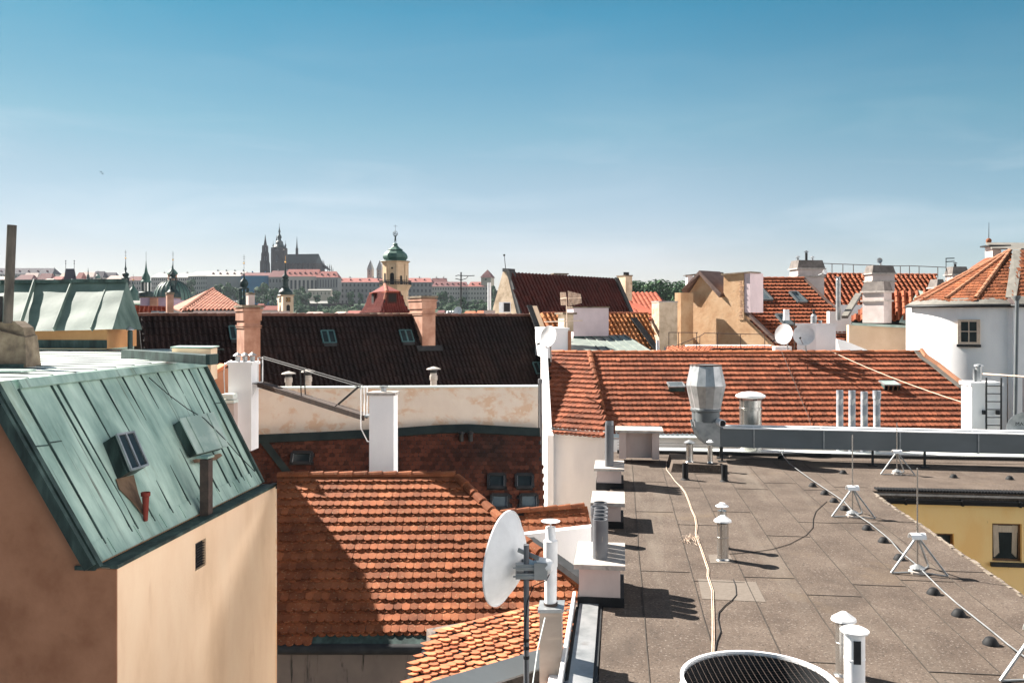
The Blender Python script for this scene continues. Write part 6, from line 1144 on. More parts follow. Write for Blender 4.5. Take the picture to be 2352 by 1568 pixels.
def farhouse(name, label, cat, x0, x1, yr, ye, yb, Y, wall, roof, rows=0, cols=0, deep=22, hip=.0, group=None, skew=0.0, gable_front=False, win=(.45, .5), chim=0, dorm=0):
    """block with a pitched roof; ridge parallel to the front; hip = inset of the ridge ends; skew = rotation"""
    ex = Vector((math.cos(skew), math.sin(skew), 0)); ey = Vector((-math.sin(skew), math.cos(skew), 0))
    p = Q(x0, yb, Y); t = (x1-CX)/F; s = (t*p.y-p.x)/(ex.x-t*ex.y); z0, z1, z2 = fz(yb, Y), fz(ye, Y), fz(yr, Y)
    T = thing(name, label, cat, (p.x+s/2, Y, z0), group); a = Vector((p.x, p.y, z0-6)); m = MB(); m.obox(a, ex*s, ey*deep, (0, 0, z1-z0+6)); w = m.build('wall', MATS[wall], T)
    o = .02*abs(s) if abs(s) < 30 else .6; A_ = Vector((p.x, p.y, z1))-ex*o-ey*o; L = s+2*o; dp = deep+2*o; m = MB()
    if gable_front:
        r0 = A_+ex*L/2+Vector((0, 0, z2-z1)); r1 = r0+ey*dp
        m.add([A_, A_+ex*L, A_+ex*L+ey*dp, A_+ey*dp, r0+ey*hip*dp, r1-ey*hip*dp], [(0, 1, 4), (1, 2, 5, 4), (2, 3, 5), (3, 0, 4, 5), (3, 2, 1, 0)])
    else:
        r0 = A_+ey*dp*.5+ex*hip*L+Vector((0, 0, z2-z1)); r1 = r0+ex*L*(1-2*hip)
        m.add([A_, A_+ex*L, A_+ex*L+ey*dp, A_+ey*dp, r0, r1], [(0, 1, 5, 4), (1, 2, 5), (2, 3, 4, 5), (3, 0, 4), (3, 2, 1, 0)])
    rf = m.build('roof', MATS[roof], T)
    if rows:
        cw = s/cols; rh = (z1-z0)/rows; first = None
        for j in range(rows):
            for i in range(cols):
                q = Vector((p.x, p.y, z0))+ex*(cw*(i+.5-win[0]/2))+Vector((0, 0, rh*(j+.5-win[1]/2)))-ey*.12
                if first is None:
                    m = MB(); m.obox(q, ex*cw*win[0], ey*.1, (0, 0, rh*win[1])); first = m.build('window', MATS['far window'], T); q0_ = q
                else:
                    c = first.copy(); COL.objects.link(c); c.parent = T; c.location = q-q0_
    for k in range(chim):
        f = (k+.5)/chim; q = r0.lerp(r1, f)+Vector((0, 0, -.8)); m = MB(); m.obox(q, ex*1.6, ey*1.6, (0, 0, 3.0)); m.build('chimney', MATS[wall], rf)
    for k in range(dorm):
        f = (k+.5)/dorm; e = (A_+ex*L*.04).lerp(A_+ex*L*.96, f).lerp(r0.lerp(r1, f), .38); m = MB(); w_ = min(2.4, L/dorm*.35); h_ = w_*.7; m.prism([e-ex*w_/2, e+ex*w_/2, e+ex*w_/2+Vector((0, 0, h_)), e+Vector((0, 0, h_*1.6)), e-ex*w_/2+Vector((0, 0, h_))], ey*3); m.build('dormer', MATS['far maroon roof'], rf)
    return T
# castle ridge, from left to right
farhouse('long_dark_roofed_building', 'long building with a dark slate roof and pale dormers on the far left skyline', 'building', -40, 120, 614.5, 629, 640, 1400, 'far pale wall', 'far slate', 1, 24, 30, .04, dorm=7)
hs = [(-20,22,634,642,652,1150,'pale roof'), (34,72,630,642,652,1120,'far maroon roof'), (48,84,626,640,652,1180,'pale roof'), (83,115,627,642,652,1130,'far maroon roof'), (96,118,639,646,654,1080,'pale roof'), (116,140,634,643,654,1120,'far red roof'), (134,150,626,638,650,1250,'far cream wall'), (172,186,625,640,652,1220,'far red roof'), (180,214,624,636,652,1240,'pale roof'), (210,236,622,637,652,1260,'far slate'), (232,264,625,638,652,1270,'far slate'), (243,284,632,642,664,1150,'pale roof'), (290,324,634,644,668,1160,'far maroon roof')]
hl_ = ['pale-roofed house at the far left edge below the long dark roof', 'maroon-roofed house behind the sooty pipe at the far left', 'broad pale sunlit roof below the right half of the long dark roof', 'maroon-roofed house below the right end of the long dark roof', 'low pale roof just left of the dark bridge tower, nearest row', 'red-roofed house close to the left of the dark bridge tower', 'cream gable house touching the left side of the dark bridge tower', 'red-roofed house touching the right side of the dark bridge tower', 'pale-roofed house with dormers right of the dark bridge tower', 'slate-roofed house with a scrolled gable on the far left skyline', 'slate-roofed house right of the scrolled gable on the skyline', 'pale hipped roof left of the leftmost onion spire', 'maroon-roofed house right of the leftmost onion spire']
for (a, lb) in zip(hs, hl_): farhouse('hillside_house', lb, 'house', *a[:6], 'far pale wall', a[6], 2, 6, 20, .12, 'houses on the far hillside')
farhouse('archbishop_palace', 'pale palace with rows of windows left of the big green dome lantern', 'palace', 347, 434, 626, 637, 676, 1300, 'far pale wall', 'far grey roof', 4, 18, 40, .05, win=(.4,.45), chim=3)
farhouse('grey_palace_wing', 'long pale-roofed palace wing stretching right from behind the green dome', 'palace', 432, 476, 622, 634, 678, 1290, 'far pale wall', 'far grey roof', 4, 9, 40, .0, skew=-.3, win=(.4,.45))
farhouse('shaded_palace_wing', 'pale-roofed palace wing with a shaded wall left of the blue scaffold', 'palace', 474, 562, 621, 634, 680, 1270, 'far grey wall', 'far grey roof', 0, 0, 40, .06, chim=4, dorm=5)
T = farhouse('scaffolded_palace', 'palace wing wrapped in bright blue scaffold netting', 'palace', 554, 618, 625, 633, 690, 1262, 'scaffold net', 'far maroon roof', 0, 0, 30, .05, chim=2)
farhouse('stone_palace', 'grey stone palace with a dark red roof between blue netting and clock tower', 'palace', 617, 662, 620, 636, 672, 1258, 'far grey wall', 'far maroon roof', 2, 6, 36, .05, win=(.4,.4), chim=2)
T = farhouse('great_hall_palace', 'castle hall with a big pale red roof below the cathedral', 'palace', 655, 731, 617, 635, 672, 1250, 'far pale wall', 'far red roof', 1, 8, 30, .03, win=(.5,.55), dorm=6)
T = farhouse('castle_chapel', 'chapel with tall arched windows and a red hipped roof right of the castle hall', 'chapel', 727, 776, 622, 637, 665, 1246, 'far grey wall', 'far red roof', 1, 8, 26, .16, win=(.3,.62), dorm=3)
farhouse('white_terrace_house', 'low white terrace building with small windows below the castle hall', 'building', 708, 760, 664, 666, 681, 1200, 'far cream wall', 'far grey roof', 1, 6, 10, .0, win=(.18,.4))
farhouse('long_palace', 'very long grey palace with a red roof behind the green-domed clock gallery tower', 'palace', 764, 992, 637, 648, 700, 1300, 'far grey wall', 'far red roof', 4, 25, 40, .03, win=(.4,.5), dorm=10, chim=4)
farhouse('pale_palace', 'pale palace with a dull red roof right of the long grey palace', 'palace', 992, 1074, 646, 658, 700, 1240, 'far pale wall', 'far maroon roof', 4, 14, 34, .06, win=(.4,.4), dorm=6)
farhouse('pale_corner_palace', 'pale palace block with a bright red hipped roof beside the white flue', 'palace', 1074, 1128, 646, 658, 700, 1232, 'far pale wall', 'far red roof', 4, 8, 34, .12, win=(.4,.4), dorm=3)
farhouse('dark_roof_house', 'dark-roofed house with two chimneys above the pale palace', 'house', 990, 1026, 638, 650, 670, 1310, 'far pale wall', 'far maroon roof', 0, 0, 20, .05, chim=2)
# black tower
def tower(name, label, x, hw, yt, yb, Y, wall, roof, yap, rows=1, extra=None, rot=.5, cat='tower'):
    c = Q(x, yb, Y); r = hw/F*Y*1.2; T = thing(name, label, cat, c); C = Vector((c.x, c.y, 0)); m = MB(); m.lathe(C, [(r, fz(yb, Y)-8), (r, fz(yt, Y))], 4, ph=rot); m.build('shaft', MATS[wall], T)
    m = MB(); m.lathe(C, [(r*1.16, fz(yt, Y)), (r*.72, fz(yt-(yt-yap)*.42, Y)), (.02, fz(yap, Y))], 4, ph=rot); m.build('roof', MATS[roof], T)
    for k in range(rows):
        for s_ in (-.32, .32):
            m = MB(); q = C+Vector((s_*r, -r*.72, fz(yt+3+k*5.5, Y)-1.6)); m.obox(q, (.22*r, 0, 0), (0, .4*r, 0), (0, 0, 1.9)); m.build('window', MATS['far window'], T)
    return T, C
tower('square_keep', 'stout castle tower with a pointed red roof at the right end of the castle', 1120, 14, 638, 656, 1240, 'far cream wall', 'far maroon roof', 619)
for (x, lb) in ((851, 'left of the twin white church towers with grey spires'), (872.5, 'right of the twin white church towers with grey spires')): tower('twin_church_tower', lb, x, 6.6, 619.5, 640, 1330, 'far cream wall', 'far grey roof', 597, 2)
# cathedral
YC = 1400.0; S = YC/F; T = thing('gothic_cathedral', 'dark gothic cathedral with spires towering over the castle', 'cathedral', Q(670, 640, YC))
def d3(x, y): return K('d3', x, y)
def sqtower(xc, hw, yt, yb, Y, name, rot=PI/4): c = Q(xc, yb, Y); m = MB(); m.lathe((c.x, c.y, 0), [(hw*S*1.38, fz(yb, Y)-5), (hw*S*1.34, fz(yt, Y))], 4, ph=rot); return m.build(name, MATS['gothic stone'], T)
def spire(xc, hw, yb, yt, Y, name, mat='gothic stone', n=8): c = Q(xc, yb, Y); m = MB(); m.lathe((c.x, c.y, 0), [(hw*S, fz(yb, Y)), (hw*S*.42, fz(yb+(yt-yb)*.5, Y)), (.12, fz(yt, Y))], n); return m.build(name, MATS[mat], T)
m = MB(); c = Q(609, 630, YC); m.lathe((c.x, c.y, 0), [(9.6*S*1.38, fz(636, YC)), (9.0*S*1.38, fz(606, YC)), (7.6*S*1.38, fz(600, YC)), (7.3*S*1.38, fz(584, YC)), (6.0*S*1.38, fz(579, YC)), (5.6*S*1.38, fz(564, YC))], 4, ph=PI/4)
for dx in (-8.6, -3, 3, 8.6): m.box((c.x+dx*S, YC-8*S, fz(636, YC)), 1.5*S, 2*S, fz(599 if abs(dx) > 5 else 584, YC)-fz(636, YC))
m.build('west_tower', MATS['gothic stone'], T)
for dx, yt_, yb_ in ((-2.2, 588, 598), (2.2, 588, 598), (0, 568, 577), (-4.5, 606, 618), (0, 606, 618), (4.5, 606, 618)): m = MB(); m.prism([Q(609+dx+a, y, YC-9.4*S*1.0) for a, y in ((-.9, yb_), (.9, yb_), (.9, yt_+2), (0, yt_), (-.9, yt_+2))], (0, 2.6, 0)); m.build('gothic_window', MATS['far window'], T); spire(609.3, 4.6, 566, 538, YC, 'west_spire'); spire(635.3, 4.6, 572, 541, YC+30, 'west_spire')
for x, yt in ((600.5, 580), (602.5, 573), (605, 564), (613.5, 564), (616, 571), (617.5, 580)): spire(x, 1.1, yt+14, yt, YC-6, 'pinnacle')
sqtower(641.5, 15.6, 569.5, 632, YC-14, 'great_tower'); c = Q(641.8, 569, YC-14); C = Vector((c.x, c.y, 0)); Yg = YC-14; z = lambda y: fz(502+y/9.145, Yg); w = lambda px: px/9.145*Yg/F
m = MB(); m.lathe(C, [(w(150), z(615)), (w(140), z(600)), (w(92), z(560)), (w(82), z(530)), (w(80), z(500)), (w(62), z(475)), (w(38), z(460)), (w(36), z(420)), (w(48), z(408)), (w(42), z(370)), (w(30), z(345)), (w(18), z(330)), (w(17), z(290)), (w(26), z(278)), (w(14), z(230)), (w(4), z(170)), (.25, z(105))], 10); m.build('great_tower_roof', MATS['dark verdigris'], T, True)
for x in (700, 958): q = Q(*d3(x, 610), Yg-8); m = MB(); m.lathe((q.x, q.y, 0), [(w(16), z(612)), (w(10), z(595)), (w(20), z(575)), (w(8), z(550)), (w(3), z(520)), (.15, z(470))], 8); m.build('corner_turret', MATS['dark verdigris'], T, True)
for x in (735, 762, 795, 885): q = Q(*d3(x, 670), Yg-12.4); m = MB(); m.obox(q, (w(22), 0, 0), (0, 2.5, 0), (0, 0, w(40))); m.build('belfry_opening', MATS['far window'], T)
q = Q(*d3(925, 672), Yg-13); m = MB(); m.lathe(q+Vector((0, 0, w(18))), [(w(14), 0), (w(14), .6)], 12, (0, -1, 0)); m.build('clock_face', MATS['far cream wall'], T)
m = MB(); q = Q(*d3(770, 905), Yg-13.0); m.prism([Q(*d3(x, y), Yg-13) for x, y in ((752,905), (795,905), (795,830), (774,760), (752,830))], (0, 3, 0)); m.build('gothic_window', MATS['far window'], T)
n0, n1 = Q(*d3(975, 750), YC), Q(*d3(1655, 741), YC+25); e0, e1 = Q(*d3(975, 945), YC-11), Q(*d3(1605, 940), YC+14); e2 = Q(*d3(1740, 940), YC+30); m = MB(); m.add([n0, n1, e1, e0], [(0, 1, 2, 3)]); m.add([n1, e2, e1], [(0, 1, 2)]); m.add([n0, n1, n1+Vector((0, 14, -25)), n0+Vector((0, 14, -25))], [(3, 2, 1, 0)])
mk('cathedral roof', [(.014,.024,.028), (.03,.042,.046)], .1, rough=.45); m.build('nave_roof', MATS['cathedral roof'], T)
m = MB(); b0 = Vector((0, 0, -22)); m.prism([e0, e1, e2, e2+Vector((0, 16, 0)), e0+Vector((0, 22, 0))], (0, 0, -40)); m.build('nave_wall', MATS['gothic stone'], T)
for k in range(9): m = MB(); x_ = 664+k*7.6; q = e0.lerp(e1, (k+.5)/9.2)+Vector((0, -.3, -3)); m.prism([q+Vector((a, 0, z_)) for a, z_ in ((-1.1, -11), (1.1, -11), (1.1, -2), (0, 0), (-1.1, -2))], (0, .25, 0)); m.build('gothic_window', MATS['far window'], T); m = MB(); q = e0.lerp(e1, k/9)+Vector((0, -1.6, 0)); m.box(q-Vector((0, 0, 30)), 1.3, 3.2, 31); m.build('buttress', MATS['gothic stone'], T)
spire(682, 3.2, 580, 543, YC+8, 'fleche', 'dark verdigris', 6); sqtower(682, 2.6, 570, 590, YC+8, 'fleche_base')
for i, x in enumerate((1350, 1428, 1505, 1580, 1030, 1110)): px, py = d3(x, 940 if i < 4 else 960); spire(px, .9, py+4, py-9.5, YC+2, 'pinnacle')
for i, (x, yt) in enumerate(((1735, 860), (1762, 862), (1845, 960), (1885, 950), (1920, 960), (1955, 1020))): px, py = d3(x, yt); sqtower(px, .8, py+6, py+22, YC+26+i, 'buttress_pier'); spire(px, 1.1, py+7, py, YC+26+i, 'pinnacle')
m = MB()
for xa, ya, xb, yb in ((1740, 985, 1850, 1040), (1745, 1010, 1890, 1075), (1760, 1040, 1900, 1085)): m.tube([Q(*d3(xa, ya), YC+28), Q(*d3((xa+xb)/2, ya+10), YC+29), Q(*d3(xb, yb), YC+30)], 1.1, 4)
m.build('flying_buttress', MATS['gothic stone'], T)
# terrace walls and vineyard
for (x0, x1, yt, yb, Y, lb) in ((690, 812, 697, 707, 1130, 'long brown garden terrace wall on the slope below the palaces'), (806, 850, 707, 714, 1080, 'short dark terrace wall left of the maroon mansard house'), (1000, 1130, 694, 702, 1150, 'grey retaining wall below the pale palace')):
    m = MB(); p = Q(x0, yb, Y); q = Q(x1, yb, Y-20); m.prism([p+Vector((0,0,-5)), q+Vector((0,0,-5)), Vector((q.x, q.y, fz(yt, Y))), Vector((p.x, p.y, fz(yt, Y)))], (0, 2, 0)); tag(m.build('terrace_wall', MATS['gothic stone'], None, False, p), lb, 'terrace wall')
m = MB()
for k in range(7):
    p, q = Q(738-6*k, 711+k*1.7, 1000-k*8), Q(826, 712+k*1.6, 990-k*8); n = 26
    for i in range(n): c = p.lerp(q, i/n); m.sphere(c+Vector((R.uniform(-1, 1), 0, 0)), R.uniform(1.0, 1.7), 6, .8)
mk('vine green', [(.04,.075,.035), (.09,.13,.06)], .3); o = m.build('vineyard', MATS['vine green'], None, False, Q(780, 715, 980)); o['kind'] = 'stuff'
# ------------------------------------------------------------------ trees
mk('leaf', [(.016,.055,.026), (.045,.11,.045), (.09,.17,.06)], .35, island=.5, rough=.8, lo=.3, hi=.7); mk('bark', [(.06,.045,.035)], 2)
def treeproto(seed, tall=1.0, nl=9, leaves=1500):
    rl = random.Random(seed); t = thing('tree', 'tree', 'tree', (0, 0, 0), 'trees on the castle slope'); m = MB()
    m.tube([(0, 0, -.6), (.01, 0, .1), (.02, .01, .45)], .045, 6); lobes = []
    for k in range(nl):
        q = rl.uniform(0, 2*PI); h = rl.uniform(.14, .86)*tall; rad = .30*math.sin(min(1, max(.12, (1-h/tall)*1.2+.25))*PI/1.6)*rl.uniform(.5, 1); c = Vector((math.cos(q)*rad, math.sin(q)*rad, h)); lobes.append((c, rl.uniform(.15, .24))); m.tube([(.02, 0, .35*h), c*.6+Vector((0, 0, h*.35)), c], .014, 4)
    m.build('trunk', MATS['bark'], t); m = MB()
    for i in range(leaves):
        c, r = rl.choice(lobes); d = Vector((rl.gauss(0, 1), rl.gauss(0, 1), rl.gauss(0, 1))).normalized(); p = c+d*r*rl.uniform(.55, 1.08); s = rl.uniform(.04, .085)
        n = (d+Vector((rl.uniform(-.7, .7), rl.uniform(-.7, .7), rl.uniform(-.3, .9)))).normalized(); a = n.orthogonal().normalized(); b = n.cross(a); m.add([p-a*s-b*s*.6, p+a*s*.8-b*s*.7, p+a*s+b*s*.7, p-a*s*.7+b*s*.8], [(0, 1, 2, 3)])
    m.build('crown', MATS['leaf'], t); return t
protos = [treeproto(11), treeproto(12, 1.0, 12, 1700), treeproto(13, 1.25, 9, 1300), treeproto(14, .8, 11, 1500)]
TR = [(439,641,672,1150,22,0,'dark round tree with a gap, standing right of the big green dome'), (520,648,690,1120,26,1,'broad tree below the shaded palace wing, left of the blue netting'), (502,652,690,1125,20,0,'smaller tree left of the broad one below the shaded palace'), (540,656,690,1110,22,3,'low bushy tree left of the small onion spire'), (480,660,692,1100,22,3,'low tree above the pink hipped roof, leftmost of the slope row'), (601,649,692,1080,36,1,'large rounded tree in front of the blue netting'), (628,662,696,1060,24,0,'tree just left of the clock tower, upper row'), (612,672,702,1040,26,3,'dark low tree left of the clock tower, lower row'), (690,658,700,1080,32,1,'large tree right of the clock tower lantern'), (705,672,700,1070,24,0,'dark tree on the slope right of the large one by the clock tower'), (728,675,696,1060,18,2,'tall dark tree below the white terrace building'), (681,672,702,1060,22,3,'tree touching the right side of the clock tower'), (773,664,698,1090,20,2,'tree before the left end of the long grey palace'), (762,678,698,1080,18,3,'low tree left of the one before the long grey palace'), (805,666,704,1060,18,2,'tall loose tree in front of the long grey palace'), (828,672,700,1070,14,0,'small tree left of the maroon mansard house'), (690,698,722,960,22,3,'bushy tree low on the slope right of the clock tower'), (715,702,724,950,20,0,'dark tree low on the slope, second right of the clock tower'), (735,700,720,980,16,3,'small tree low on the slope near the vineyard'), (1012,670,698,1080,20,0,'round tree in front of the pale palace, left one'), (1022,668,700,1085,16,1,'taller tree in front of the pale palace, beside the round one'), (1037,676,700,1070,10,2,'narrow tree right of the pair before the pale palace'), (1062,680,708,1020,20,2,'tree crossed by the aerial mast below the pale palace'), (1090,696,716,980,24,3,'bush low on the slope right of the aerial mast'), (1112,698,718,970,20,3,'bush low on the slope left of the white flue'), (1130,652,700,1200,18,2,'dark tree below the stout castle tower'), (1140,664,706,1180,16,0,'dark tree between the white flue and the crumbling gable'), (960,690,706,1040,16,3,'low tree between the round-topped tower and the pale palace'), (628,706,722,700,16,3,'light green bush just left of the clock tower foot')]
first = [True]*4
for (x, yt, yb, Y, wpx, k, lb) in TR:
    p = Q(x, yb, Y); h = (yb-yt)/F*Y; wd_ = wpx/F*Y/.86; sc = (wd_, wd_, h*.98/(1.0 if k < 2 else (1.2 if k == 2 else .85)))
    if first[k]: o = protos[k]; first[k] = False; o.location = p; o.scale = sc; o['label'] = lb
    else: dup(protos[k], p, R.uniform(0, 6), lb, sc)
# dark woods behind the steep house
m = MB(); rl = random.Random(21)
for i in range(46):
    x = 1420+i*4.2+rl.uniform(-3, 3); yt = 650+4*math.sin(i*.5)+(max(0, i-24)*.35)+rl.uniform(-1.5, 2); Y = 480+rl.uniform(-25, 25); c = Q(x, yt+9, Y); r = rl.uniform(2.2, 3.6)
    for k in range(150):
        d = Vector((rl.gauss(0, 1), rl.gauss(0, 1), rl.gauss(0, 1))).normalized(); p = c+Vector((d.x*r, d.y*r, d.z*r*1.1-rl.choice((0, 0, 3, 6, 9)))); s = rl.uniform(.3, .7); a = (d+Vector((rl.uniform(-.8, .8), 0, rl.uniform(0, .8)))).normalized().orthogonal().normalized(); b = a.cross(d).normalized(); m.add([p-a*s-b*s, p+a*s-b*s*.7, p+a*s*.8+b*s, p-a*s+b*s*.7], [(0, 1, 2, 3)])
o = m.build('woods', MATS['leaf'], None, False, Q(1510, 690, 480)); o['kind'] = 'stuff'
m = MB()
for (xa, xb, ya, yb, Ya, Yb, cnt) in ((430, 640, 672, 700, 1130, 1010, 46), (672, 700, 668, 712, 1100, 980, 12), (692, 830, 702, 718, 1080, 940, 34), (1000, 1135, 690, 716, 1110, 960, 34)):
    for i in range(cnt):
        f = rl.random(); x = rl.uniform(xa, xb); y = ya+(yb-ya)*f; Y = Ya+(Yb-Ya)*f; c = Q(x, y, Y); r = rl.uniform(2.2, 4.2)
        for k in range(70):
            d = Vector((rl.gauss(0, 1), rl.gauss(0, 1), rl.gauss(0, 1))).normalized(); p = c+Vector((d.x*r*1.3, d.y*r, d.z*r*.9)); s_ = rl.uniform(.4, .9); a = (d+Vector((rl.uniform(-.8, .8), 0, rl.uniform(0, .8)))).normalized().orthogonal().normalized(); b = a.cross(d).normalized(); m.add([p-a*s_-b*s_, p+a*s_-b*s_*.7, p+a*s_*.8+b*s_, p-a*s_+b*s_*.7], [(0, 1, 2, 3)])
o = m.build('undergrowth', MATS['leaf'], None, False, Q(600, 690, 1050)); o['kind'] = 'stuff'
m = MB(); rl = random.Random(5)
m = MB(); m.hexa([Q(1400, 720, 520), Q(1620, 720, 520), Q(1620, 720, 620), Q(1400, 720, 620), Q(1400, 668, 520), Q(1600, 668, 520), Q(1600, 668, 600), Q(1400, 668, 600)]); struct(m.build('wooded_hill', MATS['hill green']))
# ------------------------------------------------------------------ spires and domes of the old town
def onion(name, label, cat, x, Y, prof, mat='dark verdigris', n=12, ball=None, tip=None, cross=False, extra=()):
    """prof: list of (half width px, y px) from bottom to top"""
    c = Q(x, prof[0][1], Y); T = thing(name, label, cat, c); C = Vector((c.x, c.y, 0)); s = Y/F
    for nm, mt, pr, nn in [('roof', mat, prof, n)]+list(extra): m = MB(); m.lathe(C, [(max(.01, w*s), fz(y, Y)) for w, y in pr], nn); m.build(nm, MATS[mt], T, True)
    if ball: m = MB(); m.sphere(C+Vector((0, 0, fz(ball, Y))), 2.0*s, 10); m.build('ball', MATS['gold'], T, True)
    if tip:
        m = MB(); y0 = prof[-1][1]; m.cyl(C+Vector((0, 0, fz(y0, Y))), C+Vector((0, 0, fz(tip, Y))), .35*s, 5)
        if cross:
            for f, l in ((.55, 2.2), (.75, 2.6), (.2, 2.2)): zz = fz(y0, Y)+(fz(tip, Y)-fz(y0, Y))*f; m.cyl(C+Vector((-l*s, 0, zz)), C+Vector((l*s, 0, zz)), .28*s, 4)
        m.build('cross', MATS['gothic stone'], T)
    return T, C, s
def lantern(hw, yt, yb, k=8): return ('lantern', 'dark verdigris', [(hw*.55, yb), (hw*.55, yt)], k)
def posts(T, C, s, hw, yt, yb, Y, k=8):
    for i in range(k): q = 2*PI*(i+.5)/k; d = Vector((math.cos(q)*hw*s, math.sin(q)*hw*s, 0)); m = MB(); m.cyl(C+d+Vector((0, 0, fz(yb, Y))), C+d+Vector((0, 0, fz(yt, Y))), hw*s*.16, 6); m.build('column', MATS['dark verdigris'], T)
Y = 250
T, C, s = onion('onion_spire', 'leftmost dark onion spire, rising over the end of the green penthouse roof', 'spire', 288.5, Y, [(9.8, 640), (9.8, 638.5), (5, 636), (7.2, 632), (7, 628), (2.2, 625), (1.4, 622), (2.8, 618), (1.2, 612), (.5, 597), (.3, 590)], ball=593, tip=574, cross=True, extra=[('base', 'dark verdigris', [(13, 690), (13, 682), (11, 676), (7, 668), (6.5, 655)], 10)]); posts(T, C, s, 6.6, 640, 656, Y)
T, C, s = onion('slender_spire', 'slender pale green spire on an open lantern, second from the left', 'spire', 335.5, Y+20, [(11.5, 648.5), (11, 646), (8.5, 643), (9.3, 639), (8, 634), (4, 626), (1.8, 614), (.8, 603), (.3, 595)], 'verdigris', tip=578, extra=[('base', 'dark verdigris', [(17, 685), (17, 672), (14, 670), (10, 669)], 10)]); posts(T, C, s, 8.5, 648, 671, Y+20)
Yd = 400; T, C, s = onion('green_dome', 'large ribbed green dome with a small round lantern', 'dome', 396, Yd, [(42.5, 690), (41.5, 680), (38, 668), (31, 657), (22, 649), (12, 645), (11, 644)], 'verdigris', 32, tip=609, extra=[('lantern', 'flesh plaster', [(10, 646), (10, 629)], 12), ('lantern_cap', 'verdigris', [(12.5, 630), (11, 626), (7, 621), (2.5, 617), (1.5, 613), (.4, 610)], 12), ('drum', 'far pale wall', [(41, 720), (41, 690)], 24)])
for k in range(24):
    q = 2*PI*k/24; d = Vector((math.cos(q), math.sin(q), 0)); m = MB(); m.tube([C+d*w*s+Vector((0, 0, fz(y, Yd))) for w, y in ((42.6, 690), (41.6, 680), (38.1, 668), (31.1, 657), (22.1, 649), (12.1, 645))], .22, 4); m.build('rib', MATS['dark verdigris'], T)
T, C, s = onion('onion_spire', 'dark onion spire with bell-shaped base standing in front of the big green dome', 'spire', 397.3, Y, [(9, 640), (8.5, 638), (5, 636), (7, 632), (6.5, 629), (2.4, 625), (1.6, 621), (1.0, 608), (.4, 598)], ball=597, tip=577, cross=True, extra=[('base', 'dark verdigris', [(18, 700), (18, 680), (17, 674), (11, 668), (7.5, 662), (7.5, 658), (6, 656)], 10)]); posts(T, C, s, 6.6, 640, 658, Y)
Y2 = 180; T, C, s = onion('onion_spire', 'small onion spire with a single round bulb, right of the pink hipped roof', 'spire', 560.5, Y2, [(12.5, 664), (12, 662), (6, 660), (9, 655), (10, 650), (8, 645), (3, 640), (1.2, 634), (2.2, 631), (.6, 626), (.3, 606)], ball=605, tip=585, cross=True, extra=[('base', 'dark verdigris', [(12, 702), (12, 689), (11, 687)], 8)]); posts(T, C, s, 9.5, 664, 688, Y2)
T, C, s = onion('pointed_dome', 'small pointed green roof with a gold ball between the two left spires', 'dome', 306, 330, [(15, 690), (14, 676), (11, 668), (5, 661), (1.5, 655), (.5, 649)], 'verdigris', 8, ball=643, tip=630)
T, C, s = onion('small_church_top', 'tiny green statue-topped dome right of the dark bridge tower', 'dome', 202.5, 800, [(7, 652), (6.5, 643), (4, 640), (3, 636), (3.4, 634), (1.2, 629), (1.0, 622), (.3, 619)], 'dark verdigris', 8, tip=615); T, C, s = onion('small_church_top', 'small green onion cap on a white lantern, far left', 'dome', 225, 820, [(6, 640), (5.5, 636), (5, 633), (2, 631), (1.5, 628), (.4, 625)], 'verdigris', 8, tip=620, extra=[('lantern', 'far cream wall', [(6, 655), (6, 640)], 8)])
T, C, s = onion('tiny_spire', 'tiny dark spire left of the bridge tower on the far skyline', 'spire', 125, 1200, [(3, 640), (2.6, 634), (1.2, 630), (1.8, 626), (.8, 622), (.3, 616)], 'dark verdigris', 8, tip=613)
# bridge tower
Yb = 560; T = thing('bridge_tower', 'dark wedge-shaped bridge tower roof with two pinnacles, far left', 'tower', Q(160, 652, Yb)); m = MB(); p = [Q(145, 652, Yb), Q(176, 652, Yb), Q(178, 652, Yb+9), Q(147, 652, Yb+9)]; t_ = [Q(150.5, 617, Yb+3), Q(171, 617, Yb+3), Q(171, 617, Yb+5), Q(150.5, 617, Yb+5)]; m.hexa(p+t_); m.build('roof', MATS['far slate'], T); m = MB(); m.obox(Q(146, 690, Yb+.5), (8.2, 0, 0), (0, 8, 0), (0, 0, 10.6)); m.build('shaft', MATS['gothic stone'], T)
for x in (151, 170.5): m = MB(); q = Q(x, 618, Yb+4); m.cyl(q, Q(x, 598, Yb+4), .14, 5); m.sphere(Q(x, 605, Yb+4), .42, 8); m.sphere(Q(x, 599, Yb+4), .42, 8); m.build('pinnacle', MATS['far slate'], T)
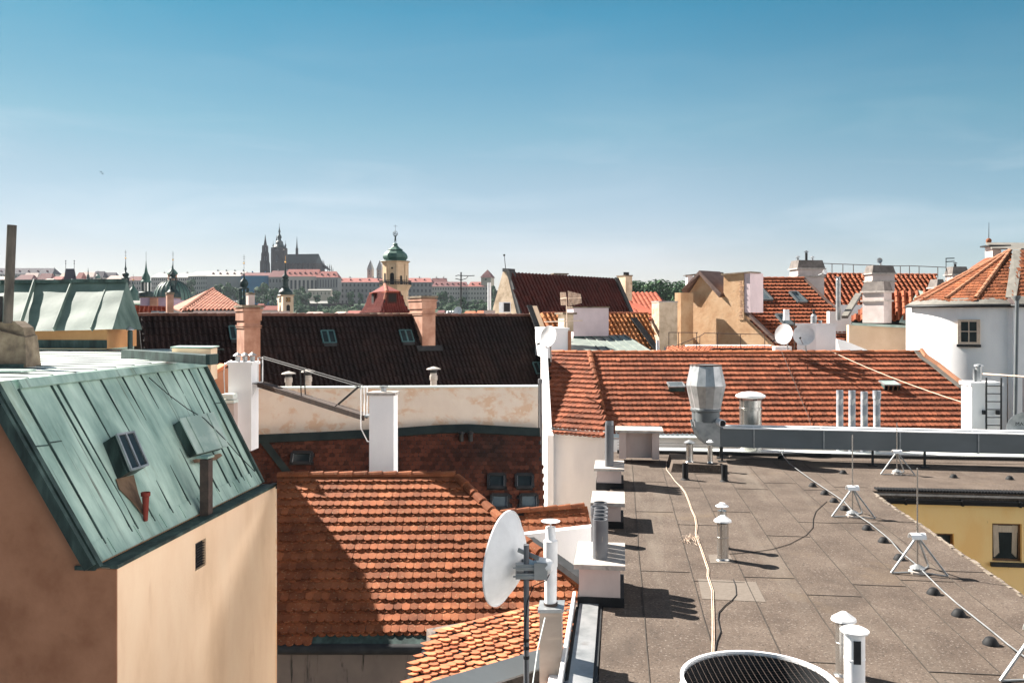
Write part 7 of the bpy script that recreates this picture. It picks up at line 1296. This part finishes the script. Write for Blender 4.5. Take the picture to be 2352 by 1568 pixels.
# clock tower
Yk = 210; T = thing('clock_tower', 'cream clock tower with a bell-shaped dark green dome', 'clock tower', Q(656, 725, Yk)); mk('cream render', [(.62,.45,.31), (.70,.53,.38)], .5)
p, e1, e2, h = cbox(0, 638, 650, 674, 680, 740, Yk, .35); m = MB(); m.obox(p, e1, e2, (0, 0, h)); m.build('shaft', MATS['cream render'], T); u1, u2 = e1.normalized(), e2.normalized(); top = p+Vector((0, 0, h)); mid = top+e1/2+e2/2
m = MB(); m.hexa([top, top+e1, top+e1+e2, top+e2]+[q+Vector((0, 0, .32)) for q in (top-u1*.3-u2*.3, top+e1+u1*.3-u2*.3, top+e1+e2+u1*.3+u2*.3, top+e2-u1*.3+u2*.3)]); m.build('cornice', MATS['cream render'], T)
s = Yk/F; C = Vector((mid.x, mid.y, 0)); m = MB(); m.lathe(C, [(w*s, fz(y, Yk)) for w, y in ((19, 677), (17, 675), (17.5, 671), (15.5, 667), (11, 663), (8.5, 659), (8, 657))], 12); m.build('bell_dome', MATS['dark verdigris'], T, True); m = MB(); m.lathe(C, [(w*s, fz(y, Yk)) for w, y in ((9.5, 656.5), (9.5, 655), (6, 654.5), (6, 643), (9, 642), (8.6, 639), (5.5, 638), (8, 634), (7.6, 631), (3.5, 627), (2.4, 621), (1.2, 612), (.6, 600), (.3, 594))], 12); m.build('lantern', MATS['dark verdigris'], T, True); m = MB(); m.sphere(C+Vector((0, 0, fz(598, Yk))), .24, 10); m.cyl(C+Vector((0, 0, fz(598, Yk))), C+Vector((0, 0, fz(583, Yk))), .04, 5); m.build('ball', MATS['gold'], T, True)
def arch(o, uu, w, h, n, k=8): return [o-uu*w/2, o+uu*w/2]+[o+uu*(w/2)*math.cos(PI*i/k)+Vector((0, 0, h-w/2+(w/2)*math.sin(PI*i/k))) for i in range(k+1)]
mk('dark opening', [(.02,.018,.018)], 1); mk('clock face', [(.06,.045,.04)], 3)
for (base, uu, nrm, L, wf) in ((p, u1, -u2, e1.length, .46), (p+e2, -u2, -u1, e2.length, .46)):
    o = base+uu*L*.5+nrm*.02+Vector((0, 0, h-2.75)) if uu is u1 else base+uu*L*.5+nrm*.02+Vector((0, 0, h-2.75))
    f = o+Vector((0, 0, 1.35)); m = MB(); m.obox(f-uu*L*.22, uu*L*.44, nrm*.04, (0, 0, 1.15)); c_ = m.build('clock', MATS['clock face'], T); m = MB(); cn = f+Vector((0, 0, .575))+nrm*.05
    for k in range(12): q = 2*PI*k/12; d = uu*math.cos(q)+Vector((0, 0, 1))*math.sin(q); m.bar(cn+d*L*.13, cn+d*L*.2, .09, .03, nrm)
    m.bar(cn, cn+(uu*.5+Vector((0, 0, .7))).normalized()*L*.14, .07, .04, nrm); m.bar(cn, cn+(uu*.3-Vector((0, 0, .9))).normalized()*L*.10, .09, .05, nrm); m.build('clock_hands', MATS['gold'], c_)
    m = MB(); m.prism(arch(o+Vector((0, 0, -1.6)), uu, L*.34, 2.3, nrm), nrm*.04); m.build('arched_window', MATS['gothic stone'], T)
# gallery tower with onion roof and figure
Yt = 230; s = Yt/F; c = Q(908, 730, Yt); C = Vector((c.x, c.y, 0)); T = thing('gallery_tower', 'cream tower with railed gallery, green onion dome and hoop-bearing figure on top', 'tower', c); z = lambda y: fz(y, Yt); mk('warm render', [(.62,.42,.26), (.72,.52,.34)], .8)
ph = .25
m = MB(); m.lathe(C, [(w*s, z(y)) for w, y in ((30, 760), (30, 668), (34, 660), (37, 656), (37, 654.5))], 8, ph=ph); m.build('base', MATS['warm render'], T)
m = MB(); m.lathe(C, [(w*s, z(y)) for w, y in ((29, 654), (29, 608), (30, 607), (30.5, 604), (33, 602), (34.5, 600.5), (34.5, 600))], 8, ph=ph); m.build('belvedere', MATS['warm render'], T)
m = MB(); m.lathe(C, [(w*s, z(y)) for w, y in ((35, 600.4), (34, 599.5), (24, 598.5), (25, 596.5), (28, 593), (28.5, 588.5), (26, 583), (20, 577.5), (16, 575), (18.5, 574.2), (17, 573), (9, 568), (5.5, 564), (4.5, 562.5), (6.5, 561.5), (4, 559), (1.2, 557.5))], 8, ph=ph); m.build('onion_dome', MATS['verdigris'], T)
m = MB(); m.lathe(C, [(w*s, z(y)) for w, y in ((38, 654.4), (38, 653.6), (30, 653.6))], 8, ph=ph); 
for i in range(40):
    q = 2*PI*i/40; rr_ = 37*s*math.cos(PI/8)/math.cos(((q-ph) % (PI/4))-PI/8); d = Vector((math.cos(q)*rr_, math.sin(q)*rr_, 0)); m.cyl(C+d+Vector((0, 0, z(654))), C+d+Vector((0, 0, z(645))), .06, 4)
m.lathe(C, [(37.4*s, z(645.3)), (37.4*s, z(644.3)), (36.4*s, z(644.3)), (36.4*s, z(645.3))], 8, ph=ph, cap=False); m.lathe(C, [(36.9*s, z(651)), (36.9*s, z(648)), (36.7*s, z(648)), (36.7*s, z(651))], 8, ph=ph, cap=False); m.build('gallery_railing', MATS['dark metal'], T)
for dq, w, hh in ((0, 1.05, 3.0), (1, .62, 2.3), (-1, .9, 3.0), (2, .6, 2.4)):
    q = -PI/2+.14+dq*PI/4; q = ph+PI/8+round((q-ph-PI/8)/(PI/4))*PI/4; nrm = Vector((math.cos(q), math.sin(q), 0)); uu = Vector((-nrm.y, nrm.x, 0)); o = C+nrm*(29*s*math.cos(PI/8)-.02)+Vector((0, 0, z(653.5))); m = MB(); m.prism(arch(o, uu, w, hh, nrm), nrm*.06); m.build('arched_opening', MATS['dark opening'], T)
m = MB(); q = ph+PI/8-PI/4*3; nrm = Vector((math.cos(q), math.sin(q), 0)); m.lathe(C+nrm*29*s*math.cos(PI/8)+Vector((0, 0, z(617))), [(.27, 0), (.27, .06)], 12, nrm); m.build('round_opening', MATS['dark opening'], T)
for q in (ph, ph-PI/4, ph-PI/2, ph-3*PI/4): d = Vector((math.cos(q), math.sin(q), 0)); m = MB(); m.bar(C+d*28.9*s+Vector((0, 0, z(653))), C+d*28.9*s+Vector((0, 0, z(606))), .45, .3, d); m.build('pilaster', MATS['warm render'], T)
# figure: one continuous skin body, legs, torso, raised arms, carrying a ring sphere
bm_v = [(0, 0, 0), (.12, 0, -.45), (.16, 0, -.92), (-.12, 0, -.45), (-.14, 0, -.92), (0, 0, .30), (0, 0, .52), (0, 0, .68), (.24, 0, .48), (.34, 0, .72), (.26, 0, 1.0), (-.24, 0, .48), (-.34, 0, .72), (-.26, 0, 1.0)]
ed = [(0, 1), (1, 2), (0, 3), (3, 4), (0, 5), (5, 6), (6, 7), (6, 8), (8, 9), (9, 10), (6, 11), (11, 12), (12, 13)]
rd = [.17, .11, .07, .11, .07, .17, .10, .12, .08, .06, .05, .08, .06, .05]; fs = (z(539)-z(557))/1.75; me = bpy.data.meshes.new('figure'); me.from_pydata([(x*fs, y*fs, zz*fs) for x, y, zz in bm_v], ed, []); fo = bpy.data.objects.new('figure', me); COL.objects.link(fo); fo.modifiers.new('Skin', 'SKIN'); 
for sv_k, r_ in zip(me.skin_vertices[0].data, rd): sv_k.radius = (r_*fs, r_*fs)
me.skin_vertices[0].data[0].use_root = True; fo.modifiers.new('Sub', 'SUBSURF').levels = 2; dg = bpy.context.evaluated_depsgraph_get(); me2 = bpy.data.meshes.new_from_object(fo.evaluated_get(dg)); bpy.data.objects.remove(fo); fo = bpy.data.objects.new('figure', me2); COL.objects.link(fo); me2.materials.append(MATS['dark verdigris']); fo.parent = T; fo.location = C+Vector((0, 0, z(557)+.92*fs))-Vector(T['_o']); fo.rotation_euler = (0, 0, .4)
zc = z(536.5); m = MB(); rr_ = 5.4*s
for ax in ((0, 1, 0), (1, .4, 0), (.3, .2, 1)):
    a = Vector(ax).normalized(); e = a.orthogonal().normalized(); g = a.cross(e); m.tube([C+Vector((0, 0, zc))+(e*math.cos(2*PI*i/20)+g*math.sin(2*PI*i/20))*rr_ for i in range(21)], .05, 5)
m.cyl(C+Vector((0, 0, zc+rr_)), C+Vector((0, 0, z(516))), .04, 5); m.cyl(C+Vector((-4*s, 0, z(519.5))), C+Vector((5*s, 0, z(519.5))), .035, 4); m.build('ring_sphere', MATS['dark metal'], T)
# maroon mansard house in front of it
Ym = 105; HM = thing('mansard_house', 'house with a flared maroon tile mansard roof and dormers below the gallery tower', 'building', Q(885, 718, Ym)); p, e1, e2, h = cbox(0, 826, 873, 946, 668, 718, Ym, .42); h = fz(668, Ym)-fz(718, Ym); u1, u2 = e1.normalized(), e2.normalized()
mk('maroon mansard', [(.16,.032,.026), (.22,.045,.034)], .5, island=.2)
prof = [(0, 0), (.22, .12*h), (.42, .3*h), (.6, .62*h), (.85, 1.0*h)]; c00 = p
def rg(i): o, z_ = prof[i]; o *= 1.3; a = p+u1*o+u2*o+Vector((0, 0, z_)); return [a, a+u1*(e1.length-2*o), a+u1*(e1.length-2*o)+u2*(e2.length-2*o), a+u2*(e2.length-2*o)]
m = MB(); bd = MB()
for i in range(4):
    lo, hi = rg(i), rg(i+1); bd.add(lo+hi, [(j, (j+1) % 4, 4+(j+1) % 4, 4+j) for j in range(4)])
    for j in (0, 3):
        a0, a1, b1, b0 = lo[j], lo[(j+1) % 4], hi[(j+1) % 4], hi[j]; u, v, n = frame(b0, b1, a0); 
        if n.dot(-u2 if j == 0 else -u1) < 0: n = -n
        if (b1-b0).dot(u) < 0: u = -u
        L = (b0-a0).dot(-v); st = b0-u*2; pantile(m, [b0, b1, a1, a0], st, u, v, n, w=.30, pitch=max(.2, abs(L)/max(1, round(abs(L)/.5))), h=.10, seg=3, step=.03)
m.build('mansard_roof', MATS['maroon mansard'], HM); bd.build('roof_boards', MATS['dark metal'], HM)
tr = rg(4); apx = (tr[0]+tr[2])/2+Vector((0, 0, 1.0)); m = MB()
for j in range(4): m.add([tr[j]-Vector((0, 0, .02)), tr[(j+1) % 4]-Vector((0, 0, .02)), apx], [(0, 1, 2)])
m.build('upper_roof', MATS['maroon mansard'], HM); m = MB(); ridgecaps(m, tr[0], apx, .2, .5); ridgecaps(m, rg(3)[0], tr[0], .2, .5); m.build('hip_tiles', MATS['pink pantile'], HM)
for base, uu, nr, fr in ((p, u1, -u2, .42), (p+e2, -u2, -u1, .45)):
    L = e1.length if uu is u1 else e2.length; o = base+uu*L*fr-nr*.55+Vector((0, 0, .42*h)); m = MB(); wd_ = 1.25; m.obox(o-uu*wd_/2, uu*wd_, -nr*1.5, (0, 0, .52*h)); d_ = m.build('dormer', MATS['steep red pantile'], HM); m = MB(); m.obox(o-uu*wd_*.38+nr*.02+Vector((0, 0, .08*h)), uu*wd_*.76, -nr*.02, (0, 0, .38*h)); m.build('dormer_window', MATS['dark opening'], d_); m = MB(); m.obox(o-uu*wd_*.62+Vector((0, 0, .521*h))+nr*.25, uu*wd_*1.24, -nr*2.2, (0, 0, .1)); m.build('dormer_roof', MATS['bright red pantile'], d_)
m = MB(); m.obox(p-Vector((0, 0, 28)), e1, e2, (0, 0, 27.95)); m.build('wall', MATS['cream render'], HM)
# small roofs and dishes just above the dark ridge
sm = [(765,790,715,721,726,150,'pale roof','low pale roof just above the dark ridge, left of the mansard house'), (792,826,713,720,726,160,'far red roof','small red roof just above the dark ridge, next to the mansard house'), (1003,1020,712,718,726,150,'far maroon roof','small dark red roof just right of the second tall chimney'), (1066,1092,714,719,726,130,'warm red tile','low orange roof strip right of the aerial mast'), (1094,1112,713,719,726,128,'warm red tile','low orange roof strip next to the white flue block'), (588,604,697,706,722,420,'far red roof','tiny pink-roofed house left of the clock tower'), (604,640,702,712,724,400,'far red roof','small pink-roofed house at the foot of the clock tower'), (700,740,716,722,728,300,'pale roof','pale low roof at the foot of the slope, above the dark ridge')]
for a in sm: farhouse('low_rooftop', a[7], 'roof', *a[:6], 'far cream wall', a[6], 0, 0, 6, .1, 'low rooftops above the dark ridge')
T = thing('aerial_mast', 'tall dark aerial mast with side arms rising from the rooftops before the palaces', 'antenna', Q(1058.5, 724, 62)); m = MB(); m.cyl(Q(1058.5, 728, 62), Q(1059, 625, 62), .05, 6); m.build('mast', MATS['dark metal'], T)
for pts in ([(1046, 634), (1052, 632), (1059, 633)], [(1060, 633), (1075, 633.5), (1090, 633)], [(1046, 640), (1059, 643), (1070, 640), (1075, 635)], [(1054, 662), (1063, 663)]): m = MB(); m.tube([Q(x, y, 62) for x, y in pts], .03, 5); m.build('side_arm', MATS['dark metal'], T)
c = Q(1053, 714, 60); dish(Q(1053, 726, 60), c, .30, (-.45, -.88, .1), .07, 'white dish at the foot of the dark aerial mast', pole=(Q(1056, 722, 60), Q(1056, 728, 60), .03)); q = Q(1030, 726, 66); t = thing('skylight_row', 'little row of rounded metal ventilators left of the mast dish', 'roof vent', q)
for i in range(3): m = MB(); p_ = Q(1030+i*6, 722, 66); m.lathe(p_, [(.14, -.2), (.14, .12), (.17, .14), (.1, .26), (.01, .3)], 10); m.build('ventilator', MATS['galvanised'], t, True)
# two birds
for (x, y, lb) in ((378, 645, 'upper of the two birds in the sky'), (384, 652, 'lower of the two birds in the sky')):
    px, py = x/1.633, y/1.633; c = Q(px, py, 150); m = MB(); w = .45; m.add([c+Vector(v) for v in ((-w, 0, .16), (-w*.5, .1, .10), (0, .2, 0), (w*.5, .1, .12), (w, 0, .1), (w*.5, -.14, .1), (0, -.16, -.06), (-w*.5, -.14, .08), (0, 0, -.10))], [(0, 1, 7), (1, 2, 6, 7), (2, 3, 5, 6), (3, 4, 5), (2, 8, 6)]); tag(m.build('bird', MATS['dark metal'], None, False, c), lb, 'bird', 'birds in the sky')
# ------------------------------------------------------------------ air
m = MB(); m.obox((-3200, -120, -34), (6400, 0, 0), (0, 3000, 0), (0, 0, 200)); hz = bpy.data.materials.new('haze'); hz.use_nodes = True; N = hz.node_tree.nodes
for n_ in list(N):
    if n_.type == 'BSDF_PRINCIPLED': N.remove(n_)
pv = N.new('ShaderNodeVolumePrincipled'); pv.inputs['Color'].default_value = (.78, .86, 1, 1); pv.inputs['Density'].default_value = HAZE; pv.inputs['Anisotropy'].default_value = .3; hz.node_tree.links.new(pv.outputs[0], N['Material Output'].inputs['Volume']); o = m.build('haze', hz); o['kind'] = 'stuff'
for o in bpy.data.objects:
    if '_o' in o.keys(): del o['_o']
